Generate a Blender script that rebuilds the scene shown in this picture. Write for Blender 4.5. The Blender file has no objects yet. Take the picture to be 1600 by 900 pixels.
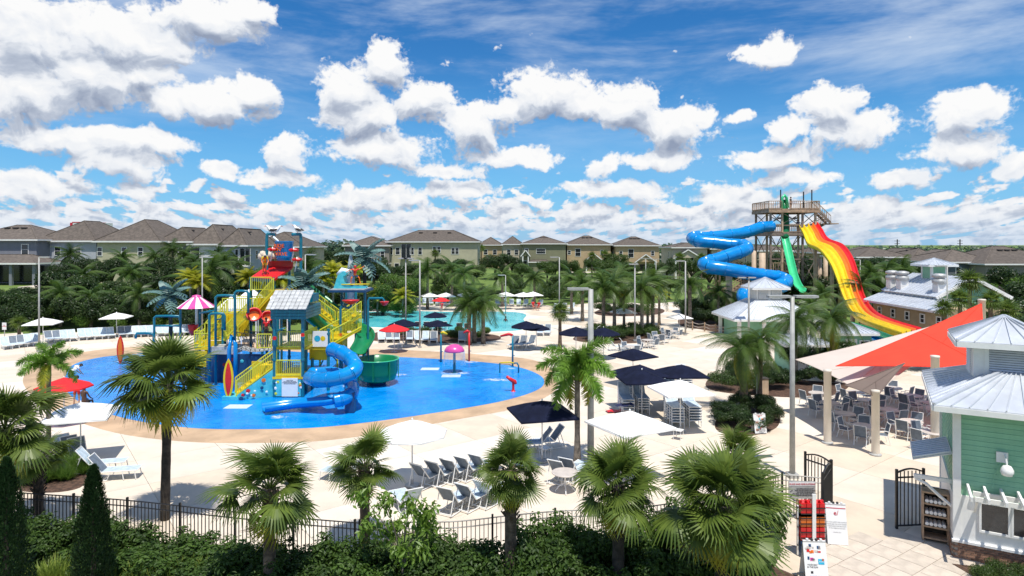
import bpy, bmesh, math, random
from mathutils import Vector, Matrix, noise as mnoise
R = math.radians
PI = math.pi
scene = bpy.context.scene
col = scene.collection
random.seed(11)

# ------------------------------------------------------------------ camera
F = 1000.0            # focal length in pixels of the 1600 px photograph
HZ = 380.0            # horizon line
CAMH = 9.5
cam_d = bpy.data.cameras.new('camera')
cam = bpy.data.objects.new('camera', cam_d)
col.objects.link(cam)
cam.location = (0, 0, CAMH)
cam.rotation_euler = (R(90), 0, 0)
cam_d.sensor_width = 36.0
cam_d.lens = 36.0 * F / 1600.0
cam_d.shift_y = (HZ - 450.0) / 1600.0
cam_d.clip_end = 6000
cam_d.clip_start = 0.3
scene.camera = cam

# ------------------------------------------------------------------ sun, exposure
SUN_DIR = Vector((0.10, -0.33, 0.94)).normalized()      # towards the sun: behind the camera, a little right
sun_d = bpy.data.lights.new('sun', 'SUN')
sun_d.energy = 4.7
sun_d.angle = R(0.53)
sun_d.color = (1.0, 0.955, 0.88)
sun = bpy.data.objects.new('sun', sun_d)
col.objects.link(sun)
sun.location = (0, 0, 60)
sun.rotation_euler = SUN_DIR.to_track_quat('Z', 'Y').to_euler()
scene.view_settings.view_transform = 'Standard'
scene.view_settings.look = 'None'
scene.view_settings.exposure = 0.14
scene.view_settings.gamma = 1.0
scene.view_settings.use_curve_mapping = False
scene.cycles.max_bounces = 7
scene.cycles.transparent_max_bounces = 8
scene.cycles.diffuse_bounces = 3

# ------------------------------------------------------------------ sky
world = bpy.data.worlds.new('World')
scene.world = world
world.use_nodes = True
wn = world.node_tree
for n in list(wn.nodes): wn.nodes.remove(n)

def N(nt, t, **kw):
    n = nt.nodes.new(t)
    for k, v in kw.items():
        setattr(n, k, v)
    return n

def mth(nt, op, a, b=None, c=None, clamp=False):
    n = nt.nodes.new('ShaderNodeMath'); n.operation = op; n.use_clamp = clamp
    for i, x in enumerate((a, b, c)):
        if x is None: continue
        if isinstance(x, (int, float)): n.inputs[i].default_value = x
        else: nt.links.new(x, n.inputs[i])
    return n.outputs[0]

def sstep(nt, x, lo, hi, a=0.0, b=1.0):
    n = nt.nodes.new('ShaderNodeMapRange'); n.interpolation_type = 'SMOOTHSTEP'
    nt.links.new(x, n.inputs[0])
    for i, v in zip((1, 2, 3, 4), (lo, hi, a, b)): n.inputs[i].default_value = v
    return n.outputs[0]

def mixc(nt, f, a, b, mode='MIX'):
    n = nt.nodes.new('ShaderNodeMix'); n.data_type = 'RGBA'; n.blend_type = mode
    for idx, x in ((0, f), (6, a), (7, b)):
        if isinstance(x, (int, float)): n.inputs[idx].default_value = x
        elif isinstance(x, tuple): n.inputs[idx].default_value = (*x[:3], 1)
        else: nt.links.new(x, n.inputs[idx])
    return n.outputs[2]

# cumulus clouds: centre and half size as bearing and slope above the horizon
CLOUDS = [(40,60,120,95),(190,60,150,55),(330,30,110,45),(40,150,130,60),(140,125,120,62),(225,120,60,36),
 (400,18,42,25),(80,215,120,24),(200,212,100,18),(330,165,95,40),(398,143,42,30),(265,165,40,26),
 (603,100,42,42),(545,145,58,48),(570,183,85,30),(662,158,58,38),(735,200,66,42),(800,247,90,18),(590,235,92,32),
 (700,268,80,14),(447,238,44,32),(430,280,70,16),(345,268,34,18),(305,293,24,8),(190,248,110,32),(255,222,60,20),
 (60,292,130,28),(215,300,40,20),(855,148,85,46),(910,165,60,34),(985,170,60,42),(1050,200,80,38),
 (790,172,28,24),(1030,248,74,20),(945,262,26,24),(1202,84,60,26),(1156,183,26,10),(1300,165,60,40),
 (1325,200,100,32),(1225,205,40,22),(1510,178,80,44),(1500,235,84,34),(1590,262,28,24),(1205,246,90,20),(1240,278,90,16),
 (1400,285,56,16),(1365,332,60,26),(1433,335,40,24),(1528,332,50,24),(1596,335,26,22),(960,300,120,18),
 (580,312,110,24),(720,300,70,18),(1150,310,90,22),
 (470,325,36,15),(620,350,60,10),(560,345,40,12),(660,335,50,12),(800,330,50,16),(840,352,60,9),(900,335,40,14),(960,345,60,10),(1040,330,50,16),(1110,345,40,12),(1180,335,40,16),
 (60,330,60,14),(130,345,60,10),(230,340,50,16),(280,352,40,8),(395,350,40,9),(1300,350,60,10),(1480,355,60,9),(1250,330,34,14),(40,365,60,7),(740,362,80,7)]

def cloud_tables(rank=24, na=128, ne=80):
    """the placed cumulus as a smooth height field over bearing and slope, factored into 1-D curves"""
    import numpy as np
    A = np.linspace(-.8, .8, na); E = np.linspace(0, .46, ne)
    a, e = np.meshgrid(A, E, indexing='ij'); f = np.full(a.shape, -9.)
    for px, py, rx, ry in CLOUDS:
        u = (px - 800) / F; v = (HZ - py) / F; az = math.atan(u); k = math.sqrt(1 + u * u)
        de = (e - v / k) / (ry / F / k * 0.98)
        de = np.where(de < 0, de * 1.15, de)
        d = 1 - np.sqrt(((a - az) / (rx / F / k / k * 0.88)) ** 2 + de ** 2)
        f = np.logaddexp(f * 9, d * 9) / 9
    g = np.maximum(f, -1.0)
    U, S, V = np.linalg.svd(g, full_matrices=False)
    q = np.sqrt(S[:rank])
    return U[:, :rank] * q, (V[:rank].T) * q

def curve_vec(nt, t, cols):
    """three tabulated functions of t (0..1) as one vector"""
    n = nt.nodes.new('ShaderNodeRGBCurve')
    cm = n.mapping; cm.use_clip = False
    lo = []; span = []
    for c in range(3):
        y = cols[:, c]; l = float(y.min()); s = max(float(y.max()) - l, 1e-6); lo.append(l); span.append(s)
        cu = cm.curves[c]; m = len(y)
        for i in range(1, m - 1): cu.points.new(i / (m - 1), float((y[i] - l) / s))
        pts = cu.points
        pts[0].location = (0, float((y[0] - l) / s)); pts[m - 1].location = (1, float((y[-1] - l) / s))
        for p in pts: p.handle_type = 'VECTOR'
    cm.update()
    nt.links.new(t, n.inputs['Color'])
    ma = nt.nodes.new('ShaderNodeVectorMath'); ma.operation = 'MULTIPLY_ADD'
    nt.links.new(n.outputs[0], ma.inputs[0]); ma.inputs[1].default_value = span; ma.inputs[2].default_value = lo
    return ma.outputs[0]

def build_sky():
    nt = wn; L = nt.links.new
    out = N(nt, 'ShaderNodeOutputWorld'); bg = N(nt, 'ShaderNodeBackground')
    sky = N(nt, 'ShaderNodeTexSky'); sky.sky_type = 'NISHITA'; sky.sun_disc = False
    sky.sun_elevation = math.asin(SUN_DIR.z)
    sky.sun_rotation = math.atan2(SUN_DIR.x, SUN_DIR.y)
    sky.air_density = 1.0; sky.dust_density = 0.3; sky.ozone_density = 3.0; sky.altitude = 0
    tc = N(nt, 'ShaderNodeTexCoord')
    sep = N(nt, 'ShaderNodeSeparateXYZ'); L(tc.outputs['Generated'], sep.inputs[0])
    x, y, z = sep.outputs
    az = mth(nt, 'ARCTAN2', x, y)
    hor = mth(nt, 'SQRT', mth(nt, 'ADD', mth(nt, 'MULTIPLY', x, x), mth(nt, 'MULTIPLY', y, y)))
    el = mth(nt, 'DIVIDE', z, mth(nt, 'MAXIMUM', hor, 0.02))
    P = N(nt, 'ShaderNodeCombineXYZ'); L(az, P.inputs[0]); L(el, P.inputs[1])
    def vadd(v, off):
        n = N(nt, 'ShaderNodeVectorMath', operation='ADD'); L(v, n.inputs[0]); n.inputs[1].default_value = off
        return n.outputs[0]
    def vmul(v, s):
        n = N(nt, 'ShaderNodeVectorMath', operation='MULTIPLY'); L(v, n.inputs[0]); n.inputs[1].default_value = s
        return n.outputs[0]
    # domain warp
    wno = N(nt, 'ShaderNodeTexNoise', noise_dimensions='2D'); wno.inputs['Scale'].default_value = 16; wno.inputs['Detail'].default_value = 3
    L(P.outputs[0], wno.inputs['Vector'])
    wv = vmul(vadd(wno.outputs['Color'], (-.5, -.5, -.5)), (0.05, 0.035, 0))
    Pw = N(nt, 'ShaderNodeVectorMath', operation='ADD'); L(P.outputs[0], Pw.inputs[0]); L(wv, Pw.inputs[1]); Pw = Pw.outputs[0]
    TU, TV = cloud_tables()
    def tab_in(src, k, off):
        return mth(nt, 'MULTIPLY_ADD', src, k, off, clamp=True)
    sw = N(nt, 'ShaderNodeSeparateXYZ'); L(Pw, sw.inputs[0])
    ta = tab_in(sw.outputs[0], 1 / 1.6, 0.5)
    av = [curve_vec(nt, ta, TU[:, i:i + 3]) for i in range(0, 24, 3)]
    def blob(dy):
        te = tab_in(sw.outputs[1], 1 / 0.46, dy / 0.46)
        acc = None
        for i in range(0, 24, 3):
            ev = curve_vec(nt, te, TV[:, i:i + 3])
            d = N(nt, 'ShaderNodeVectorMath', operation='DOT_PRODUCT'); L(av[i // 3], d.inputs[0]); L(ev, d.inputs[1])
            acc = d.outputs['Value'] if acc is None else mth(nt, 'ADD', acc, d.outputs['Value'])
        fade = mth(nt, 'MAXIMUM', sstep(nt, mth(nt, 'ABSOLUTE', az), 0.72, 0.8), sstep(nt, el, 0.42, 0.46))
        return mth(nt, 'SUBTRACT', acc, mth(nt, 'MULTIPLY', fade, 1.5))
    def puff(v, sc=(30, 38, 0)):
        vo = N(nt, 'ShaderNodeTexVoronoi'); vo.voronoi_dimensions = '2D'; vo.feature = 'F1'
        vo.inputs['Scale'].default_value = 1.0; vo.inputs['Detail'].default_value = 3.2
        vo.inputs['Roughness'].default_value = 0.52; vo.inputs['Lacunarity'].default_value = 2.2
        vo.normalize = True
        L(vmul(v, sc), vo.inputs['Vector'])
        return mth(nt, 'SUBTRACT', 0.40, vo.outputs['Distance'])
    def bigpuff(v, sc):
        no = N(nt, 'ShaderNodeTexNoise', noise_dimensions='2D'); no.inputs['Scale'].default_value = 1.0; no.inputs['Detail'].default_value = 2.5
        L(vmul(v, sc), no.inputs['Vector']); return mth(nt, 'SUBTRACT', no.outputs['Fac'], 0.5)
    # the rows of small clouds towards the horizon, all the way round: flattened by perspective
    elc = mth(nt, 'MAXIMUM', el, 0.004)
    rowy = mth(nt, 'MULTIPLY', mth(nt, 'POWER', elc, 0.62), 27.0)
    RP = N(nt, 'ShaderNodeCombineXYZ'); L(mth(nt, 'MULTIPLY', az, mth(nt, 'ADD', 19.0, mth(nt, 'DIVIDE', 0.34, mth(nt, 'ADD', elc, 0.03)))), RP.inputs[0]); L(rowy, RP.inputs[1])
    def rows(off):
        v = vadd(RP.outputs[0], off)
        no = N(nt, 'ShaderNodeTexNoise', noise_dimensions='2D'); no.inputs['Scale'].default_value = 1.1; no.inputs['Detail'].default_value = 3.2
        L(v, no.inputs['Vector'])
        return no.outputs['Fac']
    covlow = sstep(nt, el, 0.03, 0.13, 0.63, 0.22)
    aza = mth(nt, 'ABSOLUTE', az)
    side = sstep(nt, aza, 0.75, 1.0, 0.0, 1.0)
    covside = mth(nt, 'MULTIPLY', mth(nt, 'MULTIPLY', mth(nt, 'MAXIMUM', side, sstep(nt, el, 0.42, 0.5)), sstep(nt, el, 0.1, 1.6, 1.0, 0.4)), 0.25)
    cov = mth(nt, 'ADD', covlow, covside)
    def field(dy):
        b = blob(dy)
        rr = mth(nt, 'MULTIPLY', mth(nt, 'SUBTRACT', mth(nt, 'ADD', rows((0, dy * 22, 0)), cov), 1.02), 3.2)
        return mth(nt, 'SMOOTH_MAX', mth(nt, 'MAXIMUM', b, -1.5), mth(nt, 'MAXIMUM', rr, -1.5), 0.2)
    def detail(dy, dx=0.0):
        v = vadd(Pw, (dx, dy, 0))
        return mth(nt, 'ADD', mth(nt, 'MULTIPLY', puff(v), 1.05), mth(nt, 'MULTIPLY', bigpuff(v, (24, 34, 0)), 0.60))
    f0 = field(0.0); f1 = field(0.026)
    d0 = detail(0.0); d1 = detail(0.009, 0.004)
    D = mth(nt, 'ADD', f0, d0)
    fine = N(nt, 'ShaderNodeTexNoise', noise_dimensions='2D'); fine.inputs['Scale'].default_value = 150; fine.inputs['Detail'].default_value = 3
    L(P.outputs[0], fine.inputs['Vector'])
    D = mth(nt, 'ADD', D, mth(nt, 'MULTIPLY', mth(nt, 'SUBTRACT', fine.outputs['Fac'], 0.5), 0.42))
    alpha = sstep(nt, D, -0.02, 0.34)
    # relief: bright where the cloud thins upwards, grey on the undersides
    rel = mth(nt, 'SUBTRACT', d0, d1)
    bulk = mth(nt, 'SUBTRACT', f0, f1)
    sh = mth(nt, 'ADD', 0.73, mth(nt, 'MULTIPLY', rel, 0.70))
    sh = mth(nt, 'ADD', sh, mth(nt, 'MULTIPLY', mth(nt, 'MINIMUM', mth(nt, 'MAXIMUM', bulk, -1.0), 0.6), sstep(nt, el, 0.03, 0.20, 0.30, 0.80)))
    sh = mth(nt, 'ADD', sh, mth(nt, 'MULTIPLY', sstep(nt, D, 0.1, 1.3), -0.16), clamp=True)
    cr = N(nt, 'ShaderNodeValToRGB'); L(sh, cr.inputs[0])
    e = cr.color_ramp.elements
    e[0].position = 0.18; e[0].color = (.30, .36, .49, 1)
    e[1].position = 1.0; e[1].color = (1, 1, 1, 1)
    m = e.new(0.5); m.color = (.53, .59, .70, 1)
    m = e.new(0.72); m.color = (.86, .89, .94, 1)
    # cirrus veils
    ci = N(nt, 'ShaderNodeTexNoise', noise_dimensions='2D'); ci.inputs['Scale'].default_value = 1; ci.inputs['Detail'].default_value = 6; ci.inputs['Roughness'].default_value = 0.62
    ci.inputs['Distortion'].default_value = 0.2
    rot = N(nt, 'ShaderNodeMapping'); rot.inputs['Rotation'].default_value = (0, 0, R(8)); rot.inputs['Scale'].default_value = (2.6, 10, 1)
    rot.inputs['Location'].default_value = (1.3, 0.4, 0)
    L(P.outputs[0], rot.inputs[0]); L(rot.outputs[0], ci.inputs['Vector'])
    cirrus = mth(nt, 'MULTIPLY', sstep(nt, ci.outputs['Fac'], 0.36, 0.80), sstep(nt, el, 0.10, 0.26, 0.15, 0.75))
    # nishita sky, deepened a little
    hs = N(nt, 'ShaderNodeHueSaturation'); hs.inputs['Saturation'].default_value = 1.35; hs.inputs['Value'].default_value = SKY_VAL
    L(sky.outputs[0], hs.inputs['Color'])
    tint = mixc(nt, 1.0, hs.outputs[0], SKY_TINT, 'MULTIPLY')
    def scl(c, k):
        n = N(nt, 'ShaderNodeVectorMath', operation='SCALE'); L(c, n.inputs[0]); n.inputs['Scale'].default_value = k; return n.outputs[0]
    CL = 9.6
    base = mixc(nt, cirrus, tint, (6.4, 7.4, 8.8))
    # thin milky air low over the horizon
    lowair = sstep(nt, el, 0.0, 0.30, 0.62, 0.0)
    base = mixc(nt, lowair, base, (1.6, 5.2, 9.6))
    fin = mixc(nt, alpha, base, scl(cr.outputs[0], CL))
    far = sstep(nt, el, 0.0, 0.05, 0.40, 0.0)
    fin = mixc(nt, far, fin, (3.9, 5.7, 8.0))
    L(fin, bg.inputs[0]); bg.inputs[1].default_value = 0.092
    L(bg.outputs[0], out.inputs[0])
SKY_VAL = 1.0
SKY_TINT = (0.72, 1.04, 1.22)
build_sky()
# ------------------------------------------------------------------ helpers
def G(px, py, z=0.0):
    """the point at height z that the photograph shows at this pixel"""
    Y = (CAMH - z) * F / (py - HZ)
    return Vector(((px - 800) * Y / F, Y, z))
def Q(px, py, D):
    return Vector(((px - 800) * D / F, D, CAMH - (py - HZ) * D / F))
def rot2(x, y, a):
    c, s = math.cos(a), math.sin(a); return (x * c - y * s, x * s + y * c)
def rnd(a, b): return random.uniform(a, b)
def clamp01(x): return max(0.0, min(1.0, x))
def smooth01(x): x = clamp01(x); return x * x * (3 - 2 * x)

class MB:
    def __init__(s): s.v = []; s.f = []; s.mi = []; s.m = 0
    def face(s, pts):
        n = len(s.v); s.v += [tuple(p) for p in pts]; s.f.append(tuple(range(n, n + len(pts)))); s.mi.append(s.m)
    def box(s, c, d, rz=0.0, mtx=None):
        x, y, z = d[0] / 2, d[1] / 2, d[2] / 2; n = len(s.v)
        for dx, dy, dz in ((-x, -y, -z), (x, -y, -z), (x, y, -z), (-x, y, -z), (-x, -y, z), (x, -y, z), (x, y, z), (-x, y, z)):
            if mtx is not None: p = mtx @ Vector((dx, dy, dz)); s.v.append((c[0] + p.x, c[1] + p.y, c[2] + p.z))
            else:
                a, b = rot2(dx, dy, rz); s.v.append((c[0] + a, c[1] + b, c[2] + dz))
        for q in ((0, 3, 2, 1), (4, 5, 6, 7), (0, 1, 5, 4), (1, 2, 6, 5), (2, 3, 7, 6), (3, 0, 4, 7)):
            s.f.append(tuple(n + i for i in q)); s.mi.append(s.m)
        return s
    def beam(s, a, b, w, h=None):
        """square bar between two points"""
        a = Vector(a); b = Vector(b); d = b - a; L = d.length
        if L < 1e-6: return s
        q = d.to_track_quat('X', 'Z').to_matrix()
        return s.box((a + b) / 2, (L, w, h or w), mtx=q)
    def tube(s, pts, r, n=8, caps=True):
        pts = [Vector(p) for p in pts]; rs = r if isinstance(r, (list, tuple)) else [r] * len(pts)
        base = len(s.v); up = None
        for i, p in enumerate(pts):
            t = (pts[min(i + 1, len(pts) - 1)] - pts[max(i - 1, 0)]).normalized()
            if up is None:
                up = Vector((0, 0, 1)) if abs(t.z) < .9 else Vector((1, 0, 0))
            side = t.cross(up)
            if side.length < 1e-5: side = t.orthogonal()
            side.normalize(); up = side.cross(t).normalized()
            for k in range(n):
                a = 2 * PI * k / n
                q = p + (side * math.cos(a) + up * math.sin(a)) * rs[i]; s.v.append(tuple(q))
        for i in range(len(pts) - 1):
            for k in range(n):
                a = base + i * n + k; b = base + i * n + (k + 1) % n
                s.f.append((a, b, b + n, a + n)); s.mi.append(s.m)
        if caps:
            s.f.append(tuple(base + k for k in reversed(range(n)))); s.mi.append(s.m)
            e = base + (len(pts) - 1) * n
            s.f.append(tuple(e + k for k in range(n))); s.mi.append(s.m)
        return s
    def lathe(s, prof, n=16, c=(0, 0, 0), a0=0.0):
        base = len(s.v)
        for (r, z) in prof:
            for k in range(n):
                a = a0 + 2 * PI * k / n; s.v.append((c[0] + r * math.cos(a), c[1] + r * math.sin(a), c[2] + z))
        for i in range(len(prof) - 1):
            for k in range(n):
                a = base + i * n + k; b = base + i * n + (k + 1) % n
                s.f.append((a, b, b + n, a + n)); s.mi.append(s.m)
        return s
    def poly_prism(s, pts, z0, z1):
        n = len(s.v); m = len(pts)
        s.v += [(p[0], p[1], z0) for p in pts] + [(p[0], p[1], z1) for p in pts]
        s.f.append(tuple(n + m + i for i in range(m))); s.mi.append(s.m)
        for i in range(m):
            j = (i + 1) % m; s.f.append((n + i, n + j, n + m + j, n + m + i)); s.mi.append(s.m)
        return s
    def mesh(s, name, mats, smooth=False):
        me = bpy.data.meshes.new(name); me.from_pydata(s.v, [], s.f)
        if not isinstance(mats, (list, tuple)): mats = [mats]
        for m in mats: me.materials.append(m)
        if len(mats) > 1: me.polygons.foreach_set('material_index', s.mi)
        if smooth: me.polygons.foreach_set('use_smooth', [True] * len(s.f))
        me.update(); return me
    def build(s, name, mats, parent=None, smooth=False, **kw):
        return link(name, s.mesh(name, mats, smooth), parent, **kw)

def link(name, me, parent=None, loc=None, rot=None, scale=None):
    o = bpy.data.objects.new(name, me); col.objects.link(o)
    if parent is not None: o.parent = parent
    if loc is not None: o.location = loc
    if rot is not None: o.rotation_euler = rot if isinstance(rot, (tuple, list)) else (0, 0, rot)
    if scale is not None: o.scale = (scale,) * 3 if isinstance(scale, (int, float)) else scale
    return o
def tag(o, label=None, cat=None, group=None, kind=None):
    if label: o['label'] = label
    if cat: o['category'] = cat
    if group: o['group'] = group
    if kind: o['kind'] = kind
    return o
def thing(name, label, cat, loc=(0, 0, 0), rz=0.0, group=None, scale=None):
    return tag(link(name, None, None, loc, rz, scale), label, cat, group)
KIDS = {}
def copy_thing(o, loc, rz=None, label=None, group=None, scale=None):
    """a copy of the thing and of its parts and sub-parts"""
    def rec(src, par):
        c = src.copy(); col.objects.link(c)
        if par is not None: c.parent = par
        for k in src.children: rec(k, c)
        return c
    c = rec(o, None); c.location = loc
    if rz is not None: c.rotation_euler = (0, 0, rz)
    if label: c['label'] = label
    if group: c['group'] = group
    if scale is not None: c.scale = (scale,) * 3 if isinstance(scale, (int, float)) else scale
    return c
class Proto:
    """the first use places the thing itself, the next ones place copies"""
    def __init__(s, maker): s.maker = maker; s.o = None
    def put(s, loc, rz=0.0, label=None, group=None, scale=None):
        if s.o is None:
            s.o = s.maker(); o = s.o; o.location = loc; o.rotation_euler = (0, 0, rz)
            if label: o['label'] = label
            if group: o['group'] = group
            if scale is not None: o.scale = (scale,) * 3 if isinstance(scale, (int, float)) else scale
            return o
        c = copy_thing(s.o, loc, rz, label, group)
        c.scale = ((scale,) * 3 if isinstance(scale, (int, float)) else scale) if scale is not None else (1, 1, 1)
        return c
ORD = ['first', 'second', 'third', 'fourth', 'fifth', 'sixth', 'seventh', 'eighth', 'ninth', 'tenth', 'eleventh', 'twelfth',
       'thirteenth', 'fourteenth', 'fifteenth', 'sixteenth', 'seventeenth', 'eighteenth', 'nineteenth', 'twentieth',
       'twenty-first', 'twenty-second', 'twenty-third', 'twenty-fourth', 'twenty-fifth']
def catmull(P, n=6, closed=False):
    P = [Vector(p) for p in P]; out = []; m = len(P)
    rng = range(m) if closed else range(m - 1)
    for i in rng:
        if closed: a, b, c, d = P[(i - 1) % m], P[i], P[(i + 1) % m], P[(i + 2) % m]
        else: a, b, c, d = P[max(i - 1, 0)], P[i], P[i + 1], P[min(i + 2, m - 1)]
        for k in range(n):
            t = k / n
            out.append(0.5 * ((2 * b) + (c - a) * t + (2 * a - 5 * b + 4 * c - d) * t * t + (3 * b - a - 3 * c + d) * t ** 3))
    if not closed: out.append(P[-1])
    return out

# ------------------------------------------------------------------ materials
def M(name, c, rough=0.55, var=0.12, scale=3.0, bump=0.0, bscale=40.0, metal=0.0, spec=0.5, c2=None, coord='Object', rand=0.0, dirt=0.0):
    m = bpy.data.materials.new(name); m.use_nodes = True; nt = m.node_tree
    b = nt.nodes['Principled BSDF']; b.inputs['Roughness'].default_value = rough; b.inputs['Metallic'].default_value = metal
    b.inputs['Specular IOR Level'].default_value = spec
    tc = N(nt, 'ShaderNodeTexCoord'); no = N(nt, 'ShaderNodeTexNoise'); no.inputs['Scale'].default_value = scale; no.inputs['Detail'].default_value = 5
    no.inputs['Roughness'].default_value = 0.62
    nt.links.new(tc.outputs[coord], no.inputs['Vector'])
    if c2 is None: c2 = tuple(x * (1 - var * 2) for x in c); c1 = tuple(min(1, x * (1 + var)) for x in c)
    else: c1 = c
    f = sstep(nt, no.outputs['Fac'], 0.32, 0.68)
    colr = mixc(nt, f, c2, c1)
    if rand:
        oi = N(nt, 'ShaderNodeObjectInfo'); hs = N(nt, 'ShaderNodeHueSaturation')
        v = N(nt, 'ShaderNodeMapRange'); nt.links.new(oi.outputs['Random'], v.inputs[0]); v.inputs[3].default_value = 1 - rand; v.inputs[4].default_value = 1 + rand
        nt.links.new(v.outputs[0], hs.inputs['Value']); nt.links.new(colr, hs.inputs['Color']); colr = hs.outputs[0]
    if dirt:
        n2 = N(nt, 'ShaderNodeTexNoise'); n2.inputs['Scale'].default_value = scale * 0.3; n2.inputs['Detail'].default_value = 8
        nt.links.new(tc.outputs[coord], n2.inputs['Vector'])
        colr = mixc(nt, mth(nt, 'MULTIPLY', sstep(nt, n2.outputs['Fac'], 0.45, 0.75), dirt), colr, tuple(x * .5 for x in c))
    nt.links.new(colr, b.inputs['Base Color'])
    if bump:
        n3 = N(nt, 'ShaderNodeTexNoise'); n3.inputs['Scale'].default_value = bscale; n3.inputs['Detail'].default_value = 4
        nt.links.new(tc.outputs[coord], n3.inputs['Vector'])
        bp = N(nt, 'ShaderNodeBump'); bp.inputs['Strength'].default_value = bump; bp.inputs['Distance'].default_value = 0.02
        nt.links.new(n3.outputs['Fac'], bp.inputs['Height']); nt.links.new(bp.outputs[0], b.inputs['Normal'])
    return m

def leafmat(name, c, c2, scale=1.3, trans=0.35, rand=0.18, gloss=0.42):
    m = bpy.data.materials.new(name); m.use_nodes = True; nt = m.node_tree
    for n in list(nt.nodes): nt.nodes.remove(n)
    out = N(nt, 'ShaderNodeOutputMaterial'); b = N(nt, 'ShaderNodeBsdfPrincipled'); t = N(nt, 'ShaderNodeBsdfTranslucent'); mx = N(nt, 'ShaderNodeMixShader')
    tc = N(nt, 'ShaderNodeTexCoord'); no = N(nt, 'ShaderNodeTexNoise'); no.inputs['Scale'].default_value = scale; no.inputs['Detail'].default_value = 3
    nt.links.new(tc.outputs['Object'], no.inputs['Vector'])
    gi = N(nt, 'ShaderNodeNewGeometry')
    f = mth(nt, 'ADD', mth(nt, 'MULTIPLY', sstep(nt, no.outputs['Fac'], 0.35, 0.65), 0.55), mth(nt, 'MULTIPLY', gi.outputs['Random Per Island'], 0.45))
    colr = mixc(nt, f, c, c2)
    oi = N(nt, 'ShaderNodeObjectInfo'); hs = N(nt, 'ShaderNodeHueSaturation')
    v = N(nt, 'ShaderNodeMapRange'); nt.links.new(oi.outputs['Random'], v.inputs[0]); v.inputs[3].default_value = 1 - rand; v.inputs[4].default_value = 1 + rand
    nt.links.new(v.outputs[0], hs.inputs['Value']); nt.links.new(colr, hs.inputs['Color']); colr = hs.outputs[0]
    nt.links.new(colr, b.inputs['Base Color']); b.inputs['Roughness'].default_value = gloss; b.inputs['Specular IOR Level'].default_value = 0.4
    sc = N(nt, 'ShaderNodeVectorMath', operation='SCALE'); sc.inputs['Scale'].default_value = 1.5; nt.links.new(colr, sc.inputs[0])
    nt.links.new(sc.outputs[0], t.inputs['Color'])
    mx.inputs[0].default_value = trans
    nt.links.new(b.outputs[0], mx.inputs[1]); nt.links.new(t.outputs[0], mx.inputs[2]); nt.links.new(mx.outputs[0], out.inputs[0])
    return m

def watermat(name, c, c2, scale, bump, rough=0.06, tile=0.0, foam=None):
    m = bpy.data.materials.new(name); m.use_nodes = True; nt = m.node_tree
    b = nt.nodes['Principled BSDF']; b.inputs['Roughness'].default_value = rough; b.inputs['IOR'].default_value = 1.33
    b.inputs['Specular IOR Level'].default_value = 0.5
    tc = N(nt, 'ShaderNodeTexCoord')
    no = N(nt, 'ShaderNodeTexNoise'); no.inputs['Scale'].default_value = scale; no.inputs['Detail'].default_value = 4; no.inputs['Distortion'].default_value = 0.8
    nt.links.new(tc.outputs['Object'], no.inputs['Vector'])
    colr = mixc(nt, sstep(nt, no.outputs['Fac'], 0.35, 0.7), c, c2)
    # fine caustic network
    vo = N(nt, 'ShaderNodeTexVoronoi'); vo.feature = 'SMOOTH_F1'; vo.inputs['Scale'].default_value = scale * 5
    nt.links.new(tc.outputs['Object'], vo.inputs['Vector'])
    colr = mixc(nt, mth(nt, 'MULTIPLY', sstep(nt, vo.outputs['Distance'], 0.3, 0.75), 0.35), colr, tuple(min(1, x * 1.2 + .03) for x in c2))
    nt.links.new(colr, b.inputs['Base Color'])
    w = N(nt, 'ShaderNodeTexNoise'); w.inputs['Scale'].default_value = 2.2; w.inputs['Detail'].default_value = 4; w.inputs['Roughness'].default_value = .6
    nt.links.new(tc.outputs['Object'], w.inputs['Vector'])
    bp = N(nt, 'ShaderNodeBump'); bp.inputs['Strength'].default_value = bump; bp.inputs['Distance'].default_value = 0.12
    nt.links.new(w.outputs['Fac'], bp.inputs['Height']); nt.links.new(bp.outputs[0], b.inputs['Normal'])
    return m

mt = {}
mt['deck_a'] = M('cream_concrete', (.70, .605, .49), .8, .06, .5, .25, 60, dirt=.22, coord='Object', rand=.035)
mt['deck_b'] = M('cream_concrete_dark', (.655, .55, .425), .8, .06, .5, .25, 60, dirt=.22, rand=.035)
mt['deck_c'] = M('cream_concrete_pale', (.73, .655, .55), .8, .05, .5, .25, 60, dirt=.18, rand=.035)
mt['joint'] = M('joint_concrete', (.52, .45, .36), .9, .1)
mt['apron'] = M('tan_concrete', (.53, .365, .225), .8, .10, .6, .3, 50, dirt=.25)
mt['paver'] = M('paving_stone', (.58, .50, .41), .8, .08, 2.0, .3, 50, rand=.07, dirt=.15)
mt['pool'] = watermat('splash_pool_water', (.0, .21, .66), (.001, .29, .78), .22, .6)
mt['teal'] = watermat('swimming_pool_water', (.05, .48, .56), (.13, .62, .66), .3, .45)
mt['grass'] = M('lawn', (.15, .22, .040), .9, .2, .09, .5, 8, c2=(.075, .135, .022))
mt['mulch'] = M('mulch', (.10, .055, .035), .95, .3, 6, .8, 30)
mt['white'] = M('white_paint', (.80, .79, .76), .45, .03, 3, dirt=.08)
mt['frame'] = M('white_powder_coat', (.80, .80, .78), .35, .02)
mt['sling'] = M('pale_blue_sling', (.50, .60, .68), .7, .08, 6, .3, 200, rand=.08)
mt['slingd'] = M('slate_blue_sling', (.14, .175, .22), .7, .08, 6, .3, 200, rand=.08)
mt['navy'] = M('navy_canvas', (.008, .011, .030), .9, .15, 2, .2, 100, spec=.15)
mt['ured'] = M('red_canvas', (.72, .012, .016), .75, .08, 2, .2, 100)
mt['uwhite'] = M('white_canvas', (.83, .82, .79), .8, .03, 2, .2, 100)
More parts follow.
